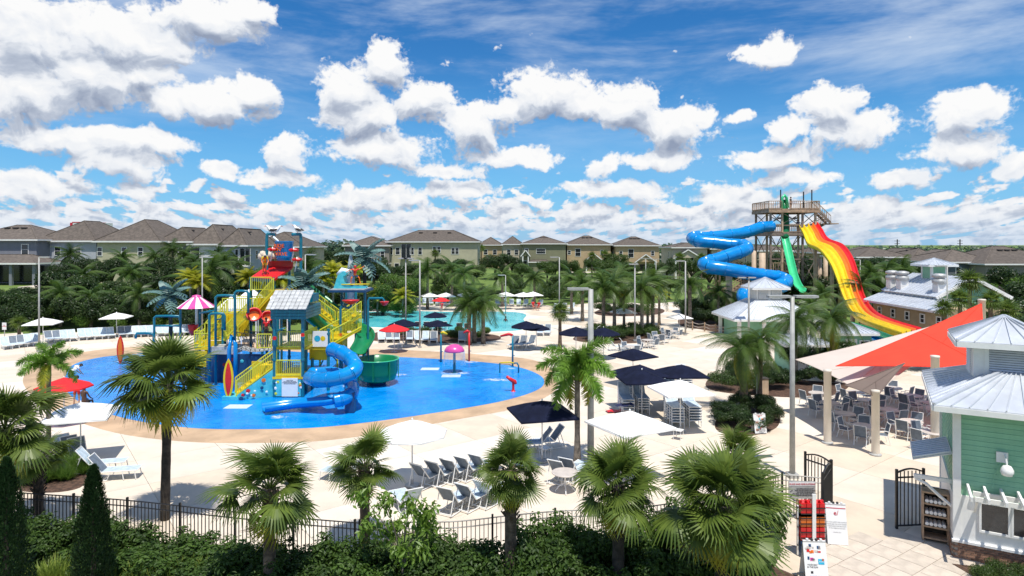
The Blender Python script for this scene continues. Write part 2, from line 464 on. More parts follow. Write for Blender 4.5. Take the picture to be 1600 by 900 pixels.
mt['steel'] = M('galvanised_steel', (.48, .48, .47), .5, .08, 4, metal=.3)
mt['lamp'] = M('lamp_post_grey', (.38, .38, .36), .5, .08, 3)
mt['black'] = M('black_metal', (.012, .012, .013), .4, .1)
mt['trunk'] = M('palm_trunk', (.16, .115, .08), .9, .3, 5, .9, 22)
mt['trunkg'] = M('grey_palm_trunk', (.24, .20, .16), .9, .25, 4, .8, 18)
mt['trunkd'] = M('dark_trunk', (.055, .045, .035), .9, .3, 5, .9, 22)
mt['sabal'] = leafmat('sabal_leaf', (.045, .088, .014), (.150, .205, .036))
mt['sabaly'] = leafmat('sabal_leaf_yellowing', (.17, .24, .025), (.46, .42, .05))
mt['dead'] = leafmat('dead_frond', (.24, .15, .07), (.42, .30, .15), trans=.15)
mt['feather'] = leafmat('feather_leaf', (.034, .080, .014), (.105, .165, .028), scale=.5)
mt['fox'] = leafmat('foxtail_leaf', (.055, .16, .018), (.20, .33, .045))
mt['areca'] = leafmat('areca_leaf', (.22, .27, .02), (.44, .40, .03), trans=.4)
mt['hedge'] = leafmat('hedge_leaf', (.020, .050, .008), (.085, .155, .022), scale=2.0, gloss=.55)
mt['hedge2'] = leafmat('bush_leaf', (.026, .060, .012), (.085, .135, .024), scale=1.0)
mt['bushl'] = leafmat('light_bush_leaf', (.07, .15, .025), (.15, .24, .04), scale=1.2)
mt['darkt'] = leafmat('dark_tree_leaf', (.014, .036, .010), (.050, .088, .018), scale=.6)
mt['cyp'] = leafmat('cypress_leaf', (.014, .042, .014), (.034, .078, .022), scale=3, trans=.2)
mt['lirio'] = leafmat('liriope_leaf', (.12, .20, .03), (.36, .42, .09), scale=3, trans=.35)
mt['far'] = leafmat('far_forest_leaf', (.020, .045, .022), (.045, .080, .035), scale=.06, trans=.15)
mt['roof'] = M('brown_shingle', (.12, .098, .080), .92, .16, 2.2, .8, 10, rand=.12, dirt=.2)
mt['roofv'] = M('roof_vent', (.035, .03, .03), .6)
mt['glass'] = M('window_glass', (.02, .025, .03), .08, .1, spec=.8)
mt['metalroof'] = M('galvalume_roof', (.62, .65, .69), .38, .05, 1.5, metal=.35, dirt=.08)
mt['mint'] = M('mint_siding', (.23, .48, .32), .6, .04, 2, .15, 30, rand=.04)
mt['brick'] = M('brick', (.30, .17, .11), .85, .15, 8, .6, 30, rand=.25)
mt['mortar'] = M('mortar', (.36, .32, .27), .9, .1)
mt['cedar'] = M('weathered_timber', (.42, .29, .19), .8, .15, 3, .4, 30)
mt['rust'] = M('tower_steel', (.26, .20, .16), .6, .2, 2, .2)
mt['tan_post'] = M('tan_column', (.52, .39, .27), .6, .08, 1.5)
mt['pblue'] = M('blue_fibreglass', (.0, .235, .62), .22, .08, .9, dirt=.3)
mt['pgreen'] = M('green_fibreglass', (.01, .20, .075), .25, .06, 1.2, dirt=.3)
mt['lgreen'] = M('light_green_fibreglass', (.06, .56, .26), .25, .06, 1.2)
mt['teal_p'] = M('teal_pipe', (.004, .16, .235), .3, .08, 2)
mt['dblue'] = M('dark_blue_panel', (.006, .055, .16), .45, .1, 2)
mt['yel'] = M('yellow_panel', (.76, .54, .010), .4, .06, 2, dirt=.22)
mt['yelg'] = M('lime_yellow_rail', (.66, .66, .05), .4, .06, 2)
mt['redp'] = M('red_fibreglass', (.66, .014, .017), .35, .08, 2, dirt=.2)
mt['orange'] = M('orange_fibreglass', (.80, .17, .015), .3, .06, 2)
mt['pink'] = M('pink_fibreglass', (.68, .08, .32), .3, .08, 3)
mt['turq'] = M('turquoise_panel', (.03, .42, .55), .45, .15, 2.2, c2=(.10, .55, .62))
mt['greyp'] = M('grey_plank', (.46, .47, .47), .7, .12, 4, .4, 25, rand=.12)
mt['skin'] = M('skin', (.45, .26, .18), .5, .05)
mt['skind'] = M('dark_skin', (.10, .05, .032), .5, .05)
mt['hair'] = M('dark_hair', (.02, .014, .01), .6)
mt['beige_sail'] = leafmat('beige_sail_cloth', (.60, .52, .45), (.64, .56, .49), scale=.5, trans=.10, rand=0, gloss=.8)
mt['red_sail'] = leafmat('red_sail_cloth', (.78, .050, .022), (.82, .060, .026), scale=.5, trans=.12, rand=0, gloss=.8)
mt['sail_shade_side'] = leafmat('beige_sail_shaded_side', (.20, .15, .13), (.22, .17, .145), scale=.5, trans=.25, rand=0, gloss=.8)  # dark tone paints the shaded underside of the beige sail
mt['tabletop'] = M('pale_tabletop', (.56, .50, .45), .45, .06)
mt['beigewall'] = M('tan_stucco', (.42, .31, .19), .85, .06, 1.5, .4, 30)
mt['foam'] = M('foam', (.80, .86, .90), .6, .03)
mt['paper'] = M('sign_white', (.78, .78, .77), .5, .02)
mt['ink'] = M('sign_black', (.03, .03, .035), .5)
mt['inkred'] = M('sign_red', (.55, .02, .04), .5)
mt['inkblue'] = M('sign_blue', (.02, .12, .45), .5)
mt['sky_blue'] = M('sign_light_blue', (.02, .42, .65), .5)
mt['towel'] = M('navy_towel', (.015, .02, .07), .9, .1)
mt['fakepalm'] = M('grey_green_sheet_frond', (.10, .19, .17), .45, .15, 3)

def foammat():
    m = bpy.data.materials.new('thin_foam'); m.use_nodes = True; nt = m.node_tree; b = nt.nodes['Principled BSDF']
    b.inputs['Base Color'].default_value = (.75, .84, .92, 1); b.inputs['Roughness'].default_value = .5
    tc = N(nt, 'ShaderNodeTexCoord'); no = N(nt, 'ShaderNodeTexNoise'); no.inputs['Scale'].default_value = 3.2; no.inputs['Detail'].default_value = 6; no.inputs['Roughness'].default_value = .7; no.inputs['Distortion'].default_value = 1.2
    nt.links.new(tc.outputs['Object'], no.inputs['Vector'])
    ln = N(nt, 'ShaderNodeVectorMath', operation='LENGTH'); nt.links.new(tc.outputs['Generated'], ln.inputs[0])
    mp = N(nt, 'ShaderNodeMapping'); mp.inputs['Location'].default_value = (-1, -1, 0); mp.inputs['Scale'].default_value = (2, 2, 0); nt.links.new(tc.outputs['Generated'], mp.inputs[0]); nt.links.new(mp.outputs[0], ln.inputs[0])
    fall = sstep(nt, ln.outputs['Value'], .1, 1.0, .22, -.12)
    a = sstep(nt, mth(nt, 'ADD', no.outputs['Fac'], fall), .58, .80, 0.0, .75)
    nt.links.new(a, b.inputs['Alpha']); return m
mt['thinfoam'] = foammat()

def text(s, size, m, parent, loc, rot, name='lettering', depth=0.004, align='CENTER', spacing=1.0):
    cu = bpy.data.curves.new(name, 'FONT'); cu.body = s; cu.size = size; cu.align_x = align; cu.align_y = 'CENTER'; cu.extrude = depth
    cu.space_line = spacing; cu.resolution_u = 2
    o = bpy.data.objects.new(name, cu); col.objects.link(o)
    dg = bpy.context.evaluated_depsgraph_get(); dg.update()
    me = bpy.data.meshes.new_from_object(o.evaluated_get(dg)); me.name = name
    bpy.data.objects.remove(o); bpy.data.curves.remove(cu)
    me.materials.clear(); me.materials.append(m)
    t = link(name, me, parent, loc, rot)
    return t
# ------------------------------------------------------------------ ground
def gz(x, y):
    """terrain: flat round the pools, rising towards the houses"""
    if y < 40: return 0.0
    px = 800 + x * 1000 / y
    left = smooth01((560 - px) / 160) * 3.1 * smooth01((y - 68) / 20)
    mid = smooth01((px - 430) / 160) * smooth01((1330 - px) / 160) * 1.7 * smooth01((y - 108) / 75)
    return max(left, mid)
def build_ground():
    xs = []; ys = []
    y = -60
    while y < 3000:
        ys.append(y); y += 3.0 if y < 200 else (y - 180) * 0.16
    us = [-2.6 + 5.2 * i / 80 for i in range(81)]
    mb = MB(); n = len(us)
    for y in ys:
        for u in us:
            w = max(y, 60) + 20; x = u * w
            z = gz(x, y) - (0.10 if y < 106 else 0.04)
            if y > 170: z += 0.5 * mnoise.noise(Vector((x * .02, y * .02, 0)))
            mb.v.append((x, y, z))
    for j in range(len(ys) - 1):
        for i in range(n - 1):
            a = j * n + i; mb.f.append((a, a + 1, a + n + 1, a + n)); mb.mi.append(0)
    tag(mb.build('ground', mt['grass'], smooth=True), kind='structure')
build_ground()

def in_deck(x, y):
    if y < 16.5 or y > 104: return False
    px = 800 + x * 1000 / y
    if px < -120: return False
    if px < 560:
        return y < 67.5 and (y > 19.6 or px > 560)
    if y < 19.6 and px < 1232: return False
    if px < 1100: return y < (102 if px > 930 else 99) and y > 18.5
    if px < 1330: return y < 73
    return y < 58 and px < 1750
deck = tag(link('pool_deck', None), kind='structure')
def build_deck():
    mb = MB()
    s = 3.35; cells = []
    a = R(38)
    for i in range(-50, 51):
        for j in range(-50, 51):
            cx, cy = rot2((i + .5) * s, (j + .5) * s, a); cy += 45
            if in_deck(cx, cy): cells.append((cx, cy))
    bed = MB()
    for cx, cy in cells: bed.box((cx, cy, -0.05), (s + .02, s + .02, 0.03), a)
    tag(bed.build('joint_bed', mt['joint'], deck), kind='stuff')
    meshes = [MB().box((0, 0, -.017), (s - .014, s - .014, .034)).mesh('slab', mt[k]) for k in ('deck_a', 'deck_b', 'deck_c', 'deck_a')]
    cells.sort(key=lambda c: c[1])
    vis = [c for c in cells if abs(c[0]) < c[1] * .84]
    far = vis[285:] + [c for c in cells if abs(c[0]) >= c[1] * .84]
    for c in vis[:285]:
        link('slab', random.choice(meshes), deck, (c[0], c[1], 0), a)
    fm = MB()
    for c in far:
        fm.m = random.choice((0, 1, 2)); fm.box((c[0], c[1], -.017), (s - .014, s - .014, .034), a)
    tag(fm.build('slab', [mt['deck_a'], mt['deck_b'], mt['deck_c']], deck), kind='stuff')
build_deck()
# tan apron round the splash pool and the splash pool itself
PO = [G(*p) for p in [(101,596),(112,572),(150,560),(205,554),(300,549),(420,548),(560,556),(640,559),(740,565),(805,573),(842,586),(850,600),(832,613),(780,628),(700,642),(600,657),(500,668),(400,671),(300,669),(205,656),(140,636),(108,616)]]
AO = [G(*p) for p in [(36,592),(58,570),(115,553),(185,544),(300,537),(420,536),(560,545),(650,548),(750,554),(830,562),(866,580),(872,602),(850,622),(795,640),(700,658),(600,676),(500,689),(400,692),(290,690),(180,676),(95,648),(50,618)]]
def sheet(name, P, z0, z1, m, par=None, kind='structure', n=5):
    mb = MB(); mb.poly_prism([(p.x, p.y) for p in catmull(P, n, True)], z0, z1)
    o = mb.build(name, m, par)
    if kind: tag(o, kind=kind)
    return o
sheet('pool_apron', AO, -.05, .012, mt['apron'])
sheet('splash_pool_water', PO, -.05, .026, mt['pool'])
TP = [G(*p) for p in [(470,492),(560,488),(640,486),(700,487.5),(760,487),(805,488),(822,492),(818,500),(828,508),(812,516),(760,518.5),(690,517),(640,513),(600,512),(560,510),(470,506)]]
TPo = [G(*p) for p in [(460,491),(560,486.6),(640,484.8),(700,486.2),(760,485.6),(808,486.6),(829,491.5),(826,500),(836,508.4),(816,518),(760,520.5),(690,519),(640,515),(600,514),(560,512),(460,508)]]
sheet('pool_coping', TPo, -.05, .014, mt['deck_c'])
sheet('swimming_pool_water', TP, -.05, .024, mt['teal'])

# paved entrance path between the sign rack and the kiosk
def build_path():
    par = tag(link('entrance_path', None), kind='structure')
    bed = MB(); P = [(6.2, 13.5), (15.5, 13.5), (15.5, 19.5), (12.9, 21.0), (8.9, 21.2), (8.6, 19.0)]
    bed.poly_prism([Vector((x, y, 0)) for x, y in P], -.1, -.03 + .02)
    bed.build('joint_bed', mt['joint'], par)
    s = 0.78; a = R(34); me = MB().box((0, 0, .008), (s - .018, s - .018, .03)).mesh('paving_stone', mt['paver'])
    for i in range(-14, 15):
        for j in range(-14, 15):
            cx, cy = rot2((i + .5 * (j % 2)) * s, j * s, a); cx += 11; cy += 17.5
            if 13.8 < cy < 20.9 and (cx > 8.9 if cy > 18.2 else cx > 8.0) and cx < 13.6 + (19.4 - cy) * .5:
                link('paving_stone', me, par, (cx, cy, 0), a)
build_path()
# kerb in front of the hedge
kb = MB(); 
kb.beam((8.25, 18.25, .05), (7.2, 15.0, .05), .22, .12)
tag(kb.build('kerb', mt['deck_b']), kind='structure')
# hedge bed soil
tag(MB().poly_prism([(-20, 11), (7.9, 11), (8.1, 19.0), (7.6, 19.6), (0, 19.0), (-20, 19.6)], -.2, -.02).build('soil_bed', mt['mulch']), kind='structure')

# planting islands: mulch sheets
ISL = {'left': [(22,735),(60,718),(110,722),(140,738),(125,762),(70,770),(20,762)],
 'poolside': [(572,531),(600,517),(680,517),(770,523),(775,532),(700,536),(640,533)],
 'middle': [(895,530),(930,516),(990,512),(1040,520),(1035,532),(990,536),(940,537)],
 'right': [(1108,608),(1112,590),(1160,582),(1210,590),(1300,598),(1330,600),(1290,620),(1180,618)],
 'round': [(1120,655),(1140,640),(1180,636),(1215,645),(1216,665),(1190,678),(1150,680),(1120,672)],
 'back': [(1060,506),(1070,488),(1110,490),(1160,500),(1150,520),(1090,514)],
 'far': [(930,487),(960,480),(1030,482),(1033,490),(990,494),(940,493)]}
ISLW = {k: [G(*p) for p in v] for k, v in ISL.items()}
for k, v in ISLW.items(): sheet('planting_bed', v, -.05, .02, mt['mulch'])

# puffs of foam on the water under the sprays
def foam(px, py, w, l):
    c = G(px, py); mb = MB(); n = 20
    mb.face([(math.cos(2 * PI * k / n) * w * 1.5, math.sin(2 * PI * k / n) * l * 1.5, 0) for k in range(n)])
    tag(mb.build('foam', mt['thinfoam'], loc=(c.x, c.y, .032 + .002 * (px % 5))), kind='stuff')
for f in [(710,583,1.5,.9),(735,566,.8,.6),(775,594,1.3,.7),(800,576,.5,.4),(435,652,.6,.5),(330,585,1.0,.8),(190,565,.6,.5),(240,635,.9,.4),(545,604,.8,.5),(622,586,.9,.6)]: foam(*f)
# pale square drain grates set in the pool floor
for px, py in [(705,588),(672,577),(372,636),(238,634)]:
    c = G(px, py); mb = MB().box((c.x, c.y, .03), (1.35, .9, .014)); 
    o = mb.build('floor_pad', mt['sling'])
    tag(o, {705: 'pale square pad in the pool in front of the pink mushroom', 672: 'pale square pad in the pool left of the pink mushroom',
            372: 'pale pad in the pool in front of the upright red surfboard', 238: 'pale pad in the water under the tall left palm'}[px], 'pool pad', 'pale pads in the splash pool')

# ------------------------------------------------------------------ fence
def fence(pts, label, h=1.5):
    root = thing('picket_fence', label, 'fence')
    rail = MB(); pm = MB().box((0, 0, h / 2), (.022, .022, h - .12)).mesh('picket', mt['black'])
    pom = MB().box((0, 0, h / 2 + .03), (.06, .06, h + .06)).mesh('post', mt['black'])
    P = catmull([Vector((x, y, 0)) for x, y in pts], 4)
    for z in (h - .04, h - .22, .12): MB().tube([p + Vector((0, 0, z)) for p in P], .02, 4).build('rail', mt['black'], root)
    # walk along
    d = 0; sp = .128; i = 0; acc = 0
    for a, b in zip(P, P[1:]):
        L = (b - a).length; t = acc
        while t < L:
            p = a.lerp(b, t / L)
            if i % 15 == 0: link('post', pom, root, p)
            else: link('picket', pm, root, p)
            i += 1; t += sp
        acc = t - L
    return root
def ftop(px, py): # point under a fence top seen at this pixel
    p = G(px, py, 1.5); return (p.x, p.y)
fence([ftop(x, y) for x, y in [(-40,760),(30,768),(190,779),(330,794),(450,806),(560,815)]], 'black metal picket fence on the left, between the hedge and the cream pool deck')
fence([ftop(x, y) for x, y in [(562,815),(650,814),(720,812),(800,803),(880,796),(990,792),(1100,775),(1180,752),(1218,741)]], 'black metal picket fence behind the hedge in the middle and right foreground')
fence([ftop(x, y) for x, y in [(1222,740),(1250,742),(1285,745)]], 'short black picket fence behind the rules sign, left of the open gate')
def gate(p0, p1, label, h=1.98, handle=True):
    root = thing('gate', label, 'gate')
    p0 = Vector((*p0, 0)); p1 = Vector((*p1, 0)); L = (p1 - p0).length
    fr = MB(); up = lambda p, z: p + Vector((0, 0, z))
    for z in (.1, h - .28): fr.beam(up(p0, z), up(p1, z), .045)
    arc = [p0.lerp(p1, t) + Vector((0, 0, h - .12 + .12 * math.sin(PI * t))) for t in [i / 8 for i in range(9)]]
    for a, b in zip(arc, arc[1:]): fr.beam(a, b, .045)
    fr.beam(up(p0, .0), up(p0, h), .07); fr.beam(up(p1, .0), up(p1, h), .07)
    fr.build('gate_frame', mt['black'], root)
    pm = MB().box((0, 0, h / 2), (.026, .026, h - .14)).mesh('picket', mt['black'])
    n = int(L / .125)
    for i in range(1, n): link('picket', pm, root, p0.lerp(p1, i / n))
    if handle:
        off = (p1 - p0).cross(Vector((0, 0, 1))).normalized() * -.08
        MB().beam(up(p0, 1.0) + off, up(p1, 1.04) + off, .05).build('push_bar', mt['steel'], root)
    return root
b0 = G(1285, 832); b1 = G(1319, 826)
gate((b0.x, b0.y), (b1.x, b1.y + .9), 'open black gate leaf with a push bar behind the white notice board')
gate((b1.x + .05, b1.y + .95), (b0.x + .4, b0.y + 2.1), 'second black gate leaf folded back behind the one with the push bar', handle=False)
c0 = G(1401, 826); c1 = G(1443, 824)
gate((c0.x, c0.y), (c1.x, c1.y), 'open black gate leaf beside the towel shelf of the green kiosk', handle=False)
# ------------------------------------------------------------------ vegetation
def leaf_quad(mb, p, d, n, L, W, droop=0.0):
    """a folded leaf: 2 quads along direction d with normal n"""
    s = d.cross(n)
    if s.length < 1e-4: s = d.orthogonal()
    s.normalize()
    b = len(mb.v); q = p + d * L * .5 + n * (L * .08); e = p + d * L - n * (L * droop)
    mb.v += [tuple(p), tuple(q + s * W * .5), tuple(e), tuple(q - s * W * .5)]
    mb.f.append((b, b + 1, b + 2, b + 3)); mb.mi.append(mb.m)

def rand_dir():
    while True:
        v = Vector((rnd(-1, 1), rnd(-1, 1), rnd(-1, 1)))
        if .05 < v.length < 1: return v.normalized()

def fan_frond_mesh(m, L=.85, pet=.75, nl=26, seg=3, droop=.25, seed=0, spread=250):
    random.seed(seed); mb = MB()
    mb.tube([(0, 0, 0), (pet * .5, 0, .03), (pet, 0, 0)], [.022, .016, .012], 4)
    o = Vector((pet, 0, 0))
    for i in range(nl):
        t = i / (nl - 1) * 2 - 1; a = t * R(spread / 2)
        l = L * (1.0 - .22 * abs(t) ** 2) * rnd(.9, 1.08)
        d = Vector((math.cos(a), math.sin(a), 0)); fold = .14 * (1 if i % 2 else -1) * .25
        side = Vector((-d.y, d.x, 0)); w0 = .021 * L / .85 * 1.15; prev = None
        dr = droop * rnd(.6, 1.5)
        costa = -.10 * (math.cos(a)) 
        ring = []
        for k in range(seg + 1):
            u = k / seg
            p = o + d * (l * u) + Vector((0, 0, fold * .1 - dr * l * u ** 2.4 + .10 * l * math.sin(u * 2.4) * .6 + costa * u * u))
            w = (w0 * .4 + w0 * 1.7 * math.sin(min(u * 1.25 + .12, 1) * PI * .5)) * (1 - u ** 3) if u < 1 else .004
            if u > .55: w *= (1.15 - u) / .6 if u < 1 else 1
            ring.append((p - side * w, p + side * w))
        b = len(mb.v)
        for q in ring: mb.v += [tuple(q[0]), tuple(q[1])]
        for k in range(seg):
            mb.f.append((b + 2 * k, b + 2 * k + 1, b + 2 * k + 3, b + 2 * k + 2)); mb.mi.append(0)
    return mb.mesh('frond', m)

FANV = [fan_frond_mesh(mt['sabal'], L=.60 + .05 * s, droop=(.08, .28, .14, .4)[s], seed=s, pet=.62 + .11 * s, nl=32, spread=(265, 235, 290, 220)[s]) for s in range(4)]
FANY = [fan_frond_mesh(mt['sabaly'], L=.62, droop=.5, seed=7), fan_frond_mesh(mt['sabaly'], L=.62, droop=.9, seed=8)]
FAND = [fan_frond_mesh(mt['dead'], droop=1.3, seed=9, spread=150, L=.75), fan_frond_mesh(mt['dead'], droop=1.6, seed=10, spread=110, L=.7)]

def sabal(loc, h, rad, label, n=34, yellow=4, dead=2, seed=0, lean=(0, 0), trunk_r=.15, boots=True, tm='trunk', group='sabal palms along the near fence'):
    random.seed(seed * 13 + 5)
    root = thing('sabal_palm', label, 'palm tree', loc, 0, group)
    top = Vector((lean[0], lean[1], h)); mb = MB(); P = []; rs = []
    for i in range(15):
        t = i / 14; P.append(Vector((lean[0] * t ** 1.5, lean[1] * t ** 1.5, h * t)))
        rs.append(trunk_r * (1.12 - .2 * t + .035 * math.sin(i * 2.4) + (.18 * (t > .85))))
    mb.tube(P, rs, 12); mb.build('trunk', mt[tm], root, True)
    if boots:
        bb = MB()
        for i in range(46):
            t = .62 + .36 * i / 46 if h > 2 else .3 + .68 * i / 46
            a = i * 2.4; p = Vector((lean[0] * t ** 1.5, lean[1] * t ** 1.5, h * t)); d = Vector((math.cos(a), math.sin(a), 0))
            bb.beam(p + d * trunk_r * .8, p + d * (trunk_r + .10) + Vector((0, 0, .17)), .075, .03)
        bb.build('leaf_boots', mt[tm], root)
    s = rad / 1.45
    def fr(me, az, pit, sc, roll=0):
        m = Matrix.Rotation(az, 4, 'Z') @ Matrix.Rotation(-pit, 4, 'Y') @ Matrix.Rotation(roll, 4, 'X')
        o = link('frond', me, root); o.location = top + Vector((0, 0, -.05)); o.rotation_euler = m.to_euler(); o.scale = (sc,) * 3
    n = int(n * 1.0)
    for i in range(n):
        t = i / n; az = i * 2.39996 + rnd(-.4, .4)
        pit = R(84 - 120 * t ** .8 + rnd(-13, 13))
        fr(random.choice(FANV), az, pit, s * rnd(.78, 1.16), rnd(-.7, .7))
    for i in range(yellow): fr(random.choice(FANY), -PI / 2 + (i - (yellow - 1) / 2) * 3.4 / max(yellow, 2) + rnd(-.2, .2), R(rnd(-62, -38)), s * rnd(.9, 1.05))
    for i in range(dead): fr(random.choice(FAND), -PI / 2 + rnd(-1.0, 1.0), R(rnd(-86, -72)), s * rnd(.8, 1))
    return root

def feather_frond_mesh(m, L=2.3, arch=1.1, nl=38, ll=.5, plume=0.0, seg=10, droop=.5, seed=0, w=.035, sub=2):
    random.seed(seed); mb = MB()
    def pt(u): # rises then droops
        return Vector((L * (u - .12 * u * u), 0, L * (.42 * u - arch * .62 * u ** 2.1)))
    mb.tube([pt(i / seg) for i in range(seg + 1)], [.030 * (1 - .8 * i / seg) + .004 for i in range(seg + 1)], 4)
    for i in range(nl):
        u = .10 + .9 * i / (nl - 1); p = pt(u); t = (pt(min(u + .03, 1.0)) - pt(u - .03)).normalized()
        up = Vector((0, 1, 0)).cross(t) * -1
        l = ll * math.sin(PI * (u * .85 + .12)) ** .6
        for sgn in (1, -1):
            for q in range(2 if plume else 1):
                ang = rnd(-plume, plume) + (.25 if not plume else 0)
                d = (Vector((0, sgn, 0)) * math.cos(ang) + up * math.sin(ang) + t * .55).normalized()
                nrm = t.cross(d).normalized(); prev = p; b = len(mb.v); sd = d.cross(nrm).normalized() if False else t
                for k in range(sub + 1):
                    v = k / sub; c = p + d * (l * v) + Vector((0, 0, -droop * l * v * v * rnd(.8, 1.2)))
                    ww = w * (1 - v * .85) * .5 + .002
                    mb.v += [tuple(c - sd * ww), tuple(c + sd * ww)]
                for k in range(sub):
                    mb.f.append((b + 2 * k, b + 2 * k + 1, b + 2 * k + 3, b + 2 * k + 2)); mb.mi.append(0)
    return mb.mesh('frond', m)

QF = [feather_frond_mesh(mt['feather'], L=2.7, arch=1.25 + .25 * s, nl=52, ll=.62, droop=1.0, seed=s + 20, w=.045) for s in range(3)]
QFY = [feather_frond_mesh(mt['areca'], L=2.4, arch=1.9, nl=46, ll=.6, droop=1.1, seed=30, w=.045)]
FF = [feather_frond_mesh(mt['fox'], L=1.9, arch=1.0 + .2 * s, nl=60, ll=.44, plume=1.25, droop=.3, seed=s + 40, w=.062) for s in range(3)]
FFY = [feather_frond_mesh(mt['sabaly'], L=1.7, arch=1.5, nl=50, ll=.40, plume=1.1, droop=.35, seed=44, w=.06)]

def feather_palm(loc, h, rad, label, meshes, base, yel=None, n=14, seed=0, lean=(0, 0), trunk_r=.11, tm='trunkg', shaft=True, lo=-30, group='feather palms on the pool deck', ny=2, name='feather_palm'):
    random.seed(seed * 17 + 3)
    root = thing(name, label, 'palm tree', loc, 0, group)
    P = [Vector((lean[0] * (i / 12) ** 1.5, lean[1] * (i / 12) ** 1.5, h * i / 12)) for i in range(13)]
    rs = [trunk_r * (1.35 - .45 * min(1, i / 4) + .03 * math.sin(i * 2.2)) for i in range(13)]
    MB().tube(P, rs, 12).build('trunk', mt[tm], root, True)
    top = P[-1]
    if shaft: MB().tube([top - Vector((0, 0, .02)), top + Vector((0, 0, .35)), top + Vector((0, 0, .7))], [trunk_r * 1.05, trunk_r * .95, trunk_r * .35], 10).build('crown_shaft', mt['fox'], root, True); top = top + Vector((0, 0, .5))
    s = rad / base
    for i in range(n + ny):
        y = i >= n; az = i * 2.39996 + rnd(-.2, .2); t = i / n
        pit = R(rnd(-8, 8) + (62 - (62 - lo) * t ** .8)) if not y else R(lo - 18)
        me = random.choice(yel if (y and yel) else meshes)
        m = Matrix.Rotation(az, 4, 'Z') @ Matrix.Rotation(-pit, 4, 'Y') @ Matrix.Rotation(rnd(-.25, .25), 4, 'X')
        o = link('frond', me, root); o.location = top; o.rotation_euler = m.to_euler(); o.scale = (s * rnd(.88, 1.06),) * 3
    return root

def crown_mesh(name, meshes, n, lo, hi, size, seed=0, mats=None, every=1, z=0):
    """a whole far palm crown as one mesh"""
    random.seed(seed); mb = MB()
    for i in range(n):
        me = random.choice(meshes); az = i * 2.39996; pit = R(hi - (hi - lo) * (i / n) ** .85 + rnd(-8, 8))
        m = Matrix.Translation((0, 0, z)) @ Matrix.Rotation(az, 4, 'Z') @ Matrix.Rotation(-pit, 4, 'Y') @ Matrix.Scale(size * rnd(.85, 1.1), 4)
        b = len(mb.v); mb.v += [tuple(m @ v.co) for v in me.vertices]
        for p in me.polygons: mb.f.append(tuple(b + k for k in p.vertices)); mb.mi.append(0)
    return mb.mesh(name, meshes[0].materials[0])
lowfan = [fan_frond_mesh(mt['sabal'], nl=15, seg=2, seed=60 + s, pet=.5) for s in range(2)]
lowq = [feather_frond_mesh(mt['feather'], L=2.6, arch=1.3 + .3 * s, nl=24, ll=.7, droop=.9, seed=s + 63, w=.10, seg=5, sub=1) for s in range(2)]
lowqd = [feather_frond_mesh(mt['hedge2'], L=2.6, arch=1.3 + .3 * s, nl=24, ll=.7, droop=.9, seed=s + 66, w=.10, seg=5, sub=1) for s in range(2)]
lowa = [feather_frond_mesh(mt['areca'], L=2.2, arch=1.1 + .3 * s, nl=26, ll=.6, droop=.7, seed=s + 70, w=.11, seg=5, sub=1) for s in range(2)]
CR = {'sabal': [crown_mesh('crown', lowfan, 26, -50, 85, .95, s) for s in range(2)],
      'queen': [crown_mesh('crown', lowq, 15, -30, 75, .95, s) for s in range(3)],
      'dark': [crown_mesh('crown', lowqd, 16, -30, 75, .95, s) for s in range(2)],
      'areca': [crown_mesh('crown', lowa, 26, 5, 85, 1.0, s) for s in range(2)]}
def straight_trunk(h, r, m, nm='trunk'):
    return MB().tube([(0, 0, h * i / 8) for i in range(9)], [r * (1.25 - .3 * min(1, i / 3) + .05 * math.sin(i * 2.1)) for i in range(9)], 8).mesh(nm, m, True)
TRK = {}
def far_palm(kind, loc, h, s, label, group, rz=None, tr=.16):
    key = (kind, round(h), tr)
    if key not in TRK: TRK[key] = straight_trunk(1.0 * round(h), tr, mt['trunk'] if kind == 'sabal' else mt['trunkg'])
    root = thing(kind_name[kind], label, 'palm tree', loc, rnd(0, 6.28), group)
    o = link('trunk', TRK[key], root); o.scale = (1, 1, h / max(1, round(h)))
    link('crown', random.choice(CR[kind]), root, (0, 0, h), 0, s)
    return root
kind_name = {'sabal': 'sabal_palm', 'queen': 'queen_palm', 'dark': 'queen_palm', 'areca': 'areca_palm'}

def leafball(n, lobes, L, m, seed, W=.55, shell=.55, up=.25, name='foliage'):
    """leaves spread over overlapping lobes; lobes: (x, y, z, rx, ry, rz)"""
    random.seed(seed); mb = MB(); tot = sum(l[3] * l[4] for l in lobes)
    for (x, y, z, rx, ry, rz) in lobes:
        for i in range(int(n * rx * ry / tot)):
            d = rand_dir(); r = shell + (1 - shell) * random.random() ** .6
            r *= 1 + .22 * mnoise.noise(d * 2.3 + Vector((x, y, z)))
            p = Vector((x + d.x * rx * r, y + d.y * ry * r, z + d.z * rz * r))
            nn = (d + Vector((0, 0, up)) + rand_dir() * .6).normalized(); t = nn.cross(rand_dir())
            if t.length < .05: continue
            leaf_quad(mb, p, t.normalized(), nn, L * rnd(.6, 1.3), L * W * rnd(.7, 1.2), .1)
    return mb.mesh(name, m)
def lobes(k, R0, r, seed, flat=.8, z0=0.0):
    random.seed(seed); out = []
    for i in range(k):
        a = rnd(0, 6.28); q = R0 * math.sqrt(random.random()); s = r * rnd(.7, 1.25)
        out.append((math.cos(a) * q, math.sin(a) * q, z0 + rnd(-.5, .6) * R0 * flat, s, s, s * .85))
    return out
